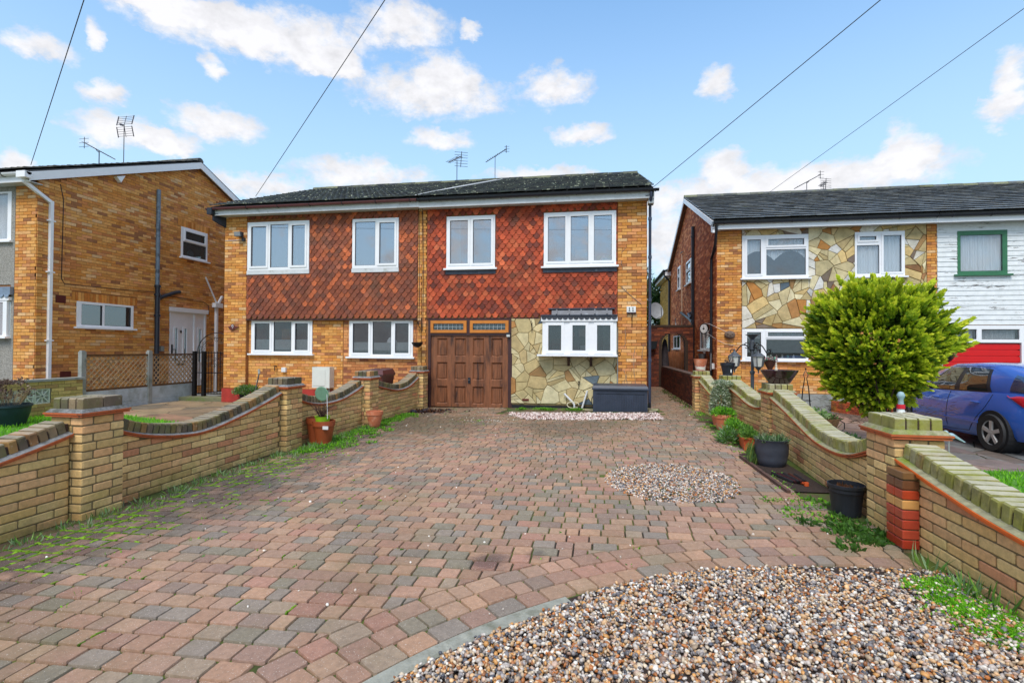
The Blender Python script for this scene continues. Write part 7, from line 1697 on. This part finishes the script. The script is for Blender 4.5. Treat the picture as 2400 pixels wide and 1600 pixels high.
t = root('red_tray', (3.2, 6.0, .1), 'red slatted tray beside the white tub', 'tray'); m = MB(); m.lathe((3.22, 6.1, .0), [(.12, 0), (.15, .50), (.16, .52)], 14, capt=True); m.build('tray_body', MATS['glazed_tray'] if 'glazed_tray' in MATS else mat('glazed_tray', S(190, 60, 44), .5), t)
t = root('bird_ornament', (2.80, 4.75, -.05), 'pale blue bird ornament on a thin stake in the right lawn', 'ornament')
X, Y = 2.83, 4.75; m = MB(); m.tube([(X, Y, -.1), (X, Y, .77)], .006, 6); m.build('stake', M_CONC, t)
m = MB(); m.ball((X+.012, Y, .80), (.038, .026, .027), 12, 8); m.ball((X-.022, Y, .828), .019, 10, 7); m.add([(X-.042, Y, .83), (X-.038, Y-.005, .824), (X-.055, Y, .824)], [(0, 1, 2)]); m.prism([(X+.03, Y-.012, .795), (X+.11, Y-.012, .752), (X+.115, Y-.012, .757), (X+.04, Y-.012, .815)], (0, .02, 0)); m.build('bird_body', mat('pale_blue_paint', S(150, 176, 184), .5, var=.2, scale=20), t, smooth=True)
t = root('garden_ornament', (4.45, 8.0, -.2), 'white cone-shaped ornament with a red band behind the nearest right pillar', 'ornament')
X, Y = 4.20, 8.05; m = MB(); m.lathe((X, Y, .1), [(.14, 0), (.12, .34), (.055, .50), (.04, .58)], 16, 0); m.lathe((X, Y, .68), [(.052, 0), (.05, .06)], 16, 1, capb=False); m.lathe((X, Y, .74), [(.036, 0), (.03, .07), (.045, .10), (.05, .13), (.03, .17), (.001, .18)], 12, 2); m.build('cone_body', [mat('white_glaze', (.75, .75, .74), .3), mat('red_band', S(210, 30, 50), .4), mat('pale_blue_paint', S(150, 176, 184), .5)], t, smooth=True)
# brick planter, basket by the red garage, clock and wall mask
t = root('brick_planter', (6.9, 14.9, -.25), 'low bright red brick planter beneath the round conifer', 'planter')
m = MB(); m.add([(6.35, 15.5, -.25), (6.45, 15.6, -.25), (7.55, 14.0, -.25), (7.35, 13.9, -.25), (6.35, 15.5, .10), (6.45, 15.6, .10), (7.55, 14.0, .10), (7.35, 13.9, .10)], [(0,1,2,3),(4,5,6,7),(0,1,5,4),(1,2,6,5),(2,3,7,6),(3,0,4,7)]); m.build('mortar_core', M_MORT, t)
P = Pieces('brick', M_GBRICK, t); eu = np.array((1.0, -1.6, 0)); Lp = np.linalg.norm(eu); eu = eu/Lp; fr = Frame((6.35, 15.5, 0), eu, (-eu[1]*-1, eu[0]*-1, 0)); fr.en = np.array((eu[1], -eu[0], 0)); fr.R = np.stack([fr.eu, fr.en, fr.ez], 1)
bricks(P, fr, 0, Lp, -.24, .10, pal=[S(206, 92, 54), S(190, 78, 46), S(214, 104, 66)]); P.emit()
t = root('hanging_basket', (9.05, 15.35, 1.3), 'hanging basket of trailing leaves in front of the red garage door', 'hanging basket')
m = MB(); m.lathe((9.08, 15.35, 1.18), [(.03, 0), (.12, .05), (.17, .13), (.18, .16)], 14, capt=True); m.build('basket', M_IRON, t); m = MB(); [m.tube([(9.06, 15.38, 1.95), (9.08+.16*math.cos(a), 15.35+.16*math.sin(a), 1.34)], .005, 4) for a in (0, 2.1, 4.2)]; m.build('chain', M_WPLAST, t)
g = LV(); g.bush((9.08, 15.35, 1.33), (.24, .15, .10), 190, .09, .024, [(.06, .2, .05), (.15, .3, .08), S(200, 120, 110)], up=-.1); g.build('trailing_leaves', t)
t = root('wall_clock', (3.2, 16.5, 2.1), 'round white garden clock with string lights on the side wall of the stone-fronted house', 'clock')
m = MB(); c = (3.24, 16.62, 2.15); R_ = .17
V = [(c[0]+.05, c[1]+R_*math.cos(a), c[2]+R_*math.sin(a)) for a in [2*PI*i/24 for i in range(24)]]; V = [(c[0], c[1]+R_*math.cos(a)*.95, c[2]+R_*math.sin(a)) for a in [2*PI*i/24 for i in range(24)]]
d = np.array((-.75, -.66, 0)); e = np.array((-.66, .75, 0)); C0 = np.array((3.20, 16.5, 2.13))
ring = lambda r, k: [C0+e*r*math.cos(a)+np.array((0, 0, r*math.sin(a)))+d*k for a in [2*PI*i/24 for i in range(24)]]
m.prism(ring(.165, 0), d*.04, 0); m.prism(ring(.135, .041), d*.003, 1); m.prism(ring(.03, .045), d*.004, 0)
for k in range(12): a = k*PI/6; p = C0+d*.046+e*.115*math.cos(a)+np.array((0, 0, .115*math.sin(a))); q = C0+d*.046+e*.095*math.cos(a)+np.array((0, 0, .095*math.sin(a))); m.beam(p, q, .012, .003)
m.beam(C0+d*.048, C0+d*.048+np.array((0, 0, .08)), .01, .003); m.beam(C0+d*.048, C0+d*.048+e*.06, .01, .003); m.build('clock_body', [M_IRON, M_WPLAST], t)
t = root('string_lights', (3.3, 16, 2), 'white string lights draped from the clock across the brick corner', 'string lights')
m = MB(); random.seed(3)
m.tube([(3.22, 16.6, 2.30), (3.25, 16.1, 2.26), (3.35, 15.66, 2.15), (3.6, 15.66, 2.02), (3.8, 15.66, 1.96)], .005, 4); m.tube([(3.24, 16.4, 2.0), (3.28, 16.0, 1.9), (3.40, 15.66, 1.76), (3.6, 15.66, 1.66), (4.0, 15.66, 1.58)], .004, 4)
for k in range(7):
    y = 16.2+k*.13; l = random.uniform(.25, .75); m.tube([(3.25, y, 2.05), (3.25+random.gauss(0, .02), y+random.gauss(0, .03), 2.05-l/2), (3.25, y, 2.05-l)], .004, 4)
    for j in range(int(l/.07)): m.ball((3.245, y+random.gauss(0, .02), 2.03-j*.07), .011, 5, 4)
m.build('light_string', M_WPLAST, t)
t = root('wall_mask', (3.72, 15.6, 1.9), 'weathered grey-brown mask planter on the corner brickwork', 'wall ornament')
m = MB(); m.ball((3.72, 15.63, 1.92), (.15, .09, .12), 14, 9); m.ball((3.66, 15.56, 1.95), .03, 8, 6); m.ball((3.78, 15.56, 1.95), .03, 8, 6); m.ball((3.72, 15.54, 1.91), (.03, .03, .04), 8, 6); m.tube([(3.64, 15.55, 1.87), (3.72, 15.53, 1.855), (3.80, 15.55, 1.87)], .014, 6); m.build('mask_body', mat('weathered_resin', S(110, 92, 80), .9, var=.5, scale=18, bmp=.8, bscale=50), t, smooth=True)
t = root('wall_bucket', (3.2, 17.2, 1.3), 'galvanised bucket hanging under the side window', 'bucket')
m = MB(); m.lathe((3.20, 16.9, 1.12), [(.08, 0), (.12, .22), (.125, .23), (.11, .22)], 14); m.build('bucket_body', mat('galvanised', S(120, 124, 130), .35, .6, var=.3), t, smooth=True)
t = root('satellite_dish', (1.95, 18.6, 2.6), 'grey satellite dish above the arched wall between the houses', 'satellite dish')
C0 = np.array((2.10, 19.6, 2.92)); ax = np.array((.35, -.9, .25)); ax /= np.linalg.norm(ax); e1 = np.cross(ax, (0, 0, 1)); e1 /= np.linalg.norm(e1); e2 = np.cross(e1, ax)
m = MB(); V = [C0-ax*.06]; F = []
for r in range(1, 5):
    for j in range(20): a = 2*PI*j/20; q = r/4; V.append(C0-ax*.06*(1-q*q)+(e1*math.cos(a)*.27+e2*math.sin(a)*.32)*q)
for j in range(20): F.append((0, 1+j, 1+(j+1) % 20))
for r in range(3):
    for j in range(20): F.append((1+r*20+j, 1+r*20+(j+1) % 20, 1+(r+1)*20+(j+1) % 20, 1+(r+1)*20+j))
m.add(V, F); m.build('dish', mat('grey_dish', S(150, 156, 162), .5), t, smooth=True); m = MB(); m.tube([C0-e2*.3, C0-e2*.33+ax*.3, C0+ax*.36], .012, 5); m.tube([C0-ax*.07, C0-ax*.2, (2.1, 19.85, 2.3), (2.1, 19.85, .1)], .02, 6); m.build('dish_arm', M_IRON, t)
t = root('leaf_litter_patch', (2.25, 13.0, .13), 'dead plant debris along the low dark wall', 'debris')
g = LV()
for i in range(260): x, y = 2.15-abs(random.gauss(0, .1)), random.uniform(12.4, 17.5); g.tuft((x, y, .14), 2, .03, .05, [S(110, 80, 60), S(80, 90, 50), (.08, .2, .03)], spread=2.5, w=.012)
g.build('leaf_litter', t)
# ------------------------------------------------------------------ parked car on the neighbour's drive
def car():
    XL, W = 6.62, 1.78; YB_, L = 9.30, 4.25; Z0 = -.21
    t = root('parked_car', (XL+W/2, YB_+L/2, Z0), 'blue five-door hatchback parked facing away on the drive in front of the red garage', 'car')
    paint = mat('blue_car_paint', (.035, .13, .56), .25, .1, var=.04, spec=.6, coat=1.0); glass = glassmat('car_glass', (.10, .17, .17), .12, .5)
    trim = M_BLACKP
    # side profile stations from the rear bumper forwards: s, sill z, belt z, roof z (None where there is no cabin)
    # body built from cross sections: lower body (sill->belt) and greenhouse
    st = [(-.02, .42, .62, .56), (.04, .30, .92, .72), (.18, .24, 1.02, .80), (.55, .22, 1.00, .87), (1.1, .19, .975, .885), (1.8, .18, .95, .89), (2.5, .18, .93, .89), (3.05, .19, .91, .88), (3.6, .22, .83, .85), (4.0, .26, .70, .76), (4.2, .34, .58, .62)]
    m = MB(); V = []; F = []; nn = 12
    for s, zs, zb, hw in st:
        cx = XL+W/2; y = YB_+s; h = zb-zs
        pr = [(.90, 0), (.97, .10), (1.0, .30), (1.0, .50), (.985, .66), (.955, .84), (.90, 1.0)]
        ring = [(cx-hw*a, y, Z0+zs+h*b) for a, b in pr]+[(cx+hw*a, y, Z0+zs+h*b) for a, b in pr[::-1]]
        V += ring
    k = 14
    for i in range(len(st)-1):
        for j in range(k): F.append((i*k+j, i*k+(j+1) % k, (i+1)*k+(j+1) % k, (i+1)*k+j))
    F += [tuple(range(k))[::-1], tuple((len(st)-1)*k+j for j in range(k))]
    m.add(V, F); body = m.build('body', paint, t, smooth=True)
    # wheel arches
    m = MB()
    for s in (.72, 3.33):
        for sx in (-1, 1): 
            x = XL+W/2; m = MB(); m.tube([(x+sx*.6, YB_+s, Z0+.33), (x+sx*.886, YB_+s, Z0+.33)], .365, 28); m.build('wheel_arch', mat('arch_black', (.008, .008, .01), .8), t)
    # greenhouse: roof and pillars as a shell in paint, with glass set proud
    gs = [(.10, 1.02, 1.02, .70, .70), (.34, 1.0, 1.36, .745, .60), (.75, .99, 1.455, .77, .585), (1.5, .96, 1.495, .79, .60), (2.1, .94, 1.47, .79, .59), (2.6, .925, 1.33, .78, .57), (3.08, .91, .93, .77, .74)]
    m = MB(); V = []; F = []
    for s, zb, zr, hb, hr in gs:
        cx = XL+W/2; y = YB_+s; q = [(hb, 0), (hb*.985+hr*.015, .25), ((hb+hr)/2+.02, .62), (hr+.035, .86), (hr-.03, .97), (hr*.5, 1.0)]
        V += [(cx-a, y, Z0+zb-.012+(zr-zb+.012)*b) for a, b in q]+[(cx+a, y, Z0+zb-.012+(zr-zb+.012)*b) for a, b in q[::-1]]
    k = 12
    for i in range(len(gs)-1):
        for j in range(k-1):
            F.append((i*k+j, i*k+j+1, (i+1)*k+j+1, (i+1)*k+j))
    m.add(V, F, 0); m.build('cabin', paint, t, smooth=True)
    # side glass on both flanks: polygons in (s, height fraction) laid on the flank surface
    def flank(s, f, sx, off=.006):
        for a, b in zip(gs, gs[1:]):
            if a[0] <= s <= b[0]:
                u = (s-a[0])/(b[0]-a[0]); zb, zr, hb, hr = [a[i]+(b[i]-a[i])*u for i in (1, 2, 3, 4)]; break
        q = [(hb, 0), (hb*.985+hr*.015, .25), ((hb+hr)/2+.02, .62), (hr+.035, .86), (hr-.03, .97)]
        for (a, fa), (b, fb) in zip(q, q[1:]):
            if fa <= f <= fb: w = a+(b-a)*(f-fa)/(fb-fa); break
        return (XL+W/2+sx*(w+off), YB_+s, Z0+zb-.012+(zr-zb+.012)*f)
    def patch(sx, s0b, s1b, s0t, s1t, f0, f1, name, mt, off=.006, par=None, n=8):
        m = MB(); V = []; F = []
        for i in range(n+1):
            v = i/n; f = f0+(f1-f0)*v
            for j in range(n+1):
                u = j/n; s = (s0b+(s0t-s0b)*v)*(1-u)+(s1b+(s1t-s1b)*v)*u; V.append(flank(min(max(s, .11), 3.07), f, sx, off))
        for i in range(n):
            for j in range(n): F.append((i*(n+1)+j, i*(n+1)+j+1, (i+1)*(n+1)+j+1, (i+1)*(n+1)+j))
        m.add(V, F); return m.build(name, mt, par or t, smooth=True)
    for sx in (-1, 1):
        patch(sx, .88, 2.88, 1.05, 2.18, .03, .90, 'window_surround', trim, .004)
        patch(sx, .98, 1.66, 1.10, 1.60, .07, .86, 'side_window', glass, .009)
        patch(sx, 1.80, 2.66, 1.70, 2.12, .07, .86, 'side_window', glass, .009)
    m = MB(); c = XL+W/2
    def rear(u, v):     # rear screen surface
        return (c+u*(.62-.10*v), YB_+.105+.235*v-.012+.03*abs(u)**2, Z0+1.035+.31*v)
    n = 8; V = []; F = []
    for i in range(n+1):
        for j in range(n+1): V.append(rear(-1+2*j/n, i/n))
    for i in range(n):
        for j in range(n): F.append((i*(n+1)+j, i*(n+1)+j+1, (i+1)*(n+1)+j+1, (i+1)*(n+1)+j))
    m.add(V, F); m.build('rear_window', glass, t, smooth=True)
    patch(-1, .16, .50, .30, .50, .10, .80, 'rear_quarter_glass', glass, .010)
    # lamps
    lampm = mat('tail_lamp_red', (.55, .01, .03), .15, spec=.6, coat=.6)
    for sx in (-1, 1):
        m = MB(); P_ = [(.44, .93), (.30, .975), (.08, .93), (.0, .80), (.02, .72), (.14, .76), (.32, .85)]
        def bx(s, z):
            for a, b in zip(st, st[1:]):
                if a[0] <= s <= b[0]: u = (s-a[0])/(b[0]-a[0]); zs, zb, hw = [a[i]+(b[i]-a[i])*u for i in (1, 2, 3)]; break
            f = (z-zs)/(zb-zs); pr = [(.90, 0), (.97, .10), (1.0, .30), (1.0, .50), (.985, .66), (.955, .84), (.90, 1.0)]
            w = .9
            for (a, fa), (b, fb) in zip(pr, pr[1:]):
                if fa <= f <= fb: w = a+(b-a)*(f-fa)/(fb-fa)
            return hw*w
        V = []; F = []; nu, nv = 10, 5
        top = lambda s: .93+.045*math.sin(min(1, (s+.02)/.34)*PI/2)-(.05*max(0, s-.34)/.14)
        bot = lambda s: .70+(s-.0)*.52 if s > .0 else .70
        for i in range(nu+1):
            s_ = .005+.50*i/nu; zb_, zt_ = bot(s_), max(top(s_), bot(s_)+.004)
            for j in range(nv+1): z_ = zb_+(zt_-zb_)*j/nv; V.append((c+sx*(bx(s_, min(z_, .99))+.010+.012*math.sin(PI*j/nv)), YB_+s_-.004, Z0+z_))
        for i in range(nu):
            for j in range(nv): F.append((i*(nv+1)+j, i*(nv+1)+j+1, (i+1)*(nv+1)+j+1, (i+1)*(nv+1)+j))
        m.add(V, F); m.build('tail_lamp', lampm, t, smooth=True)
        # door handles, rubbing strip, seams, mirror
        for s in (1.16, 2.24):
            m = MB(); x = c+sx*(bx(s, .80)+.012); m.tube([(x-sx*.012, YB_+s-.10, Z0+.80), (x+sx*.012, YB_+s-.08, Z0+.80), (x+sx*.014, YB_+s+.08, Z0+.80), (x-sx*.012, YB_+s+.10, Z0+.80)], .014, 6); m.build('door_handle', paint, t, smooth=True)
        m = MB()
        for s0, s1 in ((1.05, 1.86), (1.92, 2.9)): m.beam((c+sx*(bx(s0, .45)+.008), YB_+s0, Z0+.45), (c+sx*(bx(s1, .45)+.008), YB_+s1, Z0+.45), .02, .035)
        m.build('rubbing_strip', paint, t)
        m = MB()
        for (s, zt, zb_) in ((1.88, .94, .24), (2.98, .90, .24)):
            pts = [(c+sx*(bx(s, z)+.003), YB_+s, Z0+z) for z in [zb_+(zt-zb_)*i/8 for i in range(9)]]; m.tube(pts, .005, 4)
        pts = [(c+sx*(bx(s, z)+.003), YB_+s, Z0+z) for s, z in ((.82, .96), (.84, .86), (.92, .72), (1.08, .55), (1.22, .38), (1.3, .27), (1.86, .24), (2.98, .24))]; m.tube(pts, .005, 4); 
        pts = [(c+sx*(bx(s, .70)+.003), YB_+s, Z0+.70) for s in (.5, .9, 1.4, 1.9, 2.4, 2.9)]; m.build('door_seam', MATS['arch_black'], t)
        m = MB(); x = c+sx*.93; m.ball((x+sx*.05, YB_+2.78, Z0+.97), (.09, .07, .065), 12, 8); m.build('mirror', trim, t, smooth=True)
    # wheels
    for s in (.72, 3.33):
        for sx in (-1, 1):
            x = c+sx*.91; y = YB_+s; z = Z0+.315
            tyre = MB(); prof = [(.205, -.09), (.30, -.10), (.315, -.07), (.315, .07), (.30, .10), (.205, .09)]
            V = []; F = []; n = 32
            for r, w in prof:
                for j in range(n): a = 2*PI*j/n; V.append((x-sx*.09+w, y+r*math.cos(a), z+r*math.sin(a)))
            for i in range(len(prof)-1):
                for j in range(n): F.append((i*n+j, i*n+(j+1) % n, (i+1)*n+(j+1) % n, (i+1)*n+j))
            tyre.add(V, F); wo = tyre.build('wheel', mat('tyre_rubber', (.018, .018, .02), .7, var=.2), t, smooth=True)
            rim = MB(); xo = x-sx*.0; ring = [(.225, .0), (.205, -.012), (.195, -.05)]
            V = []; F = []
            for r, w in ring:
                for j in range(n): a = 2*PI*j/n; V.append((xo+sx*w, y+r*math.cos(a), z+r*math.sin(a)))
            for i in range(2):
                for j in range(n): F.append((i*n+j, i*n+(j+1) % n, (i+1)*n+(j+1) % n, (i+1)*n+j))
            rim.add(V, F)
            for k2 in range(5):
                a = PI/2+k2*2*PI/5; d = np.array((0, math.cos(a), math.sin(a))); e = np.array((0, -math.sin(a), math.cos(a))); p = np.array((xo, y, z))
                rim.hexa([p+d*.02-e*.032-np.array((sx*.03, 0, 0)), p+d*.02+e*.032-np.array((sx*.03, 0, 0)), p+d*.21+e*.036-np.array((sx*.03, 0, 0)), p+d*.21-e*.036-np.array((sx*.03, 0, 0)), p+d*.02-e*.028, p+d*.02+e*.028, p+d*.21+e*.030, p+d*.21-e*.030])
            rim.ball((xo-sx*.005, y, z), (.012, .035, .035), 10, 6); rim.build('rim', mat('alloy', (.62, .61, .60), .4, .5, var=.08), wo)
            d_ = MB(); d_.add([(xo-sx*.055, y+.2*math.cos(2*PI*j/20), z+.2*math.sin(2*PI*j/20)) for j in range(20)], [tuple(range(20))]); d_.build('brake_disc', mat('dark_hub', (.03, .028, .028), .7), wo)
    m = MB(); 
    for x in (c-.36, c+.36): m.ball((x, YB_+2.0, Z0+1.05), (.22, .12, .16), 10, 8); m.ball((x, YB_+1.1, Z0+1.02), (.22, .1, .18), 10, 8)
    m.box(c-.7, c+.7, YB_+.6, YB_+2.9, Z0+.6, Z0+.86); m.build('seat', mat('seat_cloth', S(110, 120, 110), .9), t, smooth=True)
    m = MB(); m.box(c-.26, c+.26, YB_-.035, YB_-.025, Z0+.56, Z0+.68); m.build('number_plate', mat('plate_yellow', S(220, 190, 60), .4), t)
car()

# ------------------------------------------------------------------ aerials and overhead lines
M_ALU = mat('aerial_metal', S(70, 68, 74), .5, .5, var=.2)
def aerial(x, y, z0, z1, kind, label, s=1., flip=1, az=0.):
    t = root('tv_aerial', (x, y, z0), label, 'TV aerial', 'TV aerials on the roofs'); m = MB(); m.tube([(x, y, z0), (x, y, z1)], .016*s, 6); m.build('mast', M_ALU, t); b = MB()
    ca, sa = math.cos(az), math.sin(az)
    P = lambda u, v, w: (x+s*(u*ca-v*sa), y+s*(u*sa+v*ca), z1+s*w)
    if kind == 'grid':
        for sg in (1, -1):
            for i in range(5): w = sg*(.06+i*.09); b.tube([P(-.38, .0+i*.02, w), P(.38, .0+i*.02, w)], .006, 4)
            for u in (-.38, .38): b.tube([P(u, 0, sg*.04), P(u*1.02, .1, sg*.46)], .018, 4)
            b.tube([P(0, 0, sg*.02), P(0, .1, sg*.46)], .010, 4)
        b.tube([P(-.08, 0, .05), P(.36, -.5, -.22)], .02, 5)
        for i in range(7): q = .1+i*.13; b.tube([P(-.08+.44*q-.09, -.5*q, .05-.27*q+.05), P(-.08+.44*q+.09, -.5*q, .05-.27*q-.04)], .012, 4)
    elif kind == 'stick':
        b.tube([P(-.62*flip, .0, .34), P(.55*flip, .1, -.28)], .014, 5); b.tube([P(0, 0, -.05), P(-.1*flip, 0, .03), P(-.14*flip, 0, .10)], .012, 5)
        for w in (.20, .34, .48): b.tube([P(-.68*flip-.16, 0, w), P(-.62*flip+.18, 0, w)], .006, 4)
        b.tube([P(-.62*flip, 0, .14), P(-.62*flip, 0, .54)], .012, 4)
        for i in range(12): q = i/12; c0 = (-.62+1.15*q)*flip, .34-.6*q; b.tube([P(c0[0], -.10, c0[1]), P(c0[0], .12, c0[1])], .006, 4)
    else:
        b.tube([P(-.30*flip, -.3, -.18), P(.18*flip, .1, .22)], .014, 5)
        for i in range(9): q = i/9; b.tube([P((-.30+.48*q)*flip-.12, -.3+.4*q, -.18+.4*q+.05), P((-.30+.48*q)*flip+.12, -.3+.4*q, -.18+.4*q-.03)], .007, 4)
        for w in (-.24, -.12, .0, .14, .26, .38): b.tube([P(-.14, .1, w+.05), P(.46, .1, w-.03)], .007, 4)
        b.tube([P(.14, .1, -.26), P(.18, .1, .42)], .012, 4)
    b.build('antenna', M_ALU, t)
aerial(-14.60, 13.6, 6.9, 8.35, 'grid', 'grid aerial standing tallest on the far left roof', .72)
aerial(-15.5, 13.6, 6.9, 7.60, 'stick', 'long slanting boom aerial leftmost on the far left roof', .9)
aerial(-4.85, 17.0, 7.1, 7.95, 'yagi', 'many-armed aerial left of the pair above the tiled houses', .78)
aerial(-3.52, 17.05, 7.1, 8.05, 'stick', 'thin aerial on a tall mast right of the pair above the tiled houses', .62, -1)
aerial(7.62, 20.6, 7.3, 7.75, 'stick', 'slanting boom aerial left of the pair on the stone-fronted house', .75, -1)
aerial(8.20, 20.6, 7.3, 7.62, 'yagi', 'small aerial right of the pair on the stone-fronted house', .62)
m = MB(); m.tube([(9.05, -4.5, -.4), (9.05, -4.5, 8.4)], [.15, .10], 10); po = m.build('telegraph_pole', mat('creosoted_pole', S(84, 66, 50), .9, var=.3), label='wooden telegraph pole across the pavement from which the overhead lines run', cat='telegraph pole')
m = MB(); m.lathe((9.05, -4.5, 7.85), [(.1, 0), (.2, .03), (.2, .06), (.1, .08)], 12); m.build('cable_ring', M_IRON, po)
def line(a, label, sag=.04):
    b = np.array((9.05, -4.5, 7.9)); a = np.array(a, float); m = MB(); n = 24
    m.tube([a+(b-a)*i/n-np.array((0, 0, sag*4*(i/n)*(1-i/n))) for i in range(n+1)], .0065, 5)
    return m.build('telephone_line', mat('line_sheath', S(60, 62, 66), .6), label=label, cat='overhead line', group='telephone lines overhead')
line((-12.50, 9.4, 5.52), 'telephone line rising from the eaves of the gable-end house')
line((-9.22, 12.5, 5.58), 'telephone line rising from the roof of number 9')
line((1.20, 12.0, 5.18), 'telephone line rising from the gutter end of number 11')
line((6.12, 20.5, 7.28), 'telephone line rising behind the roof of the stone-fronted house')
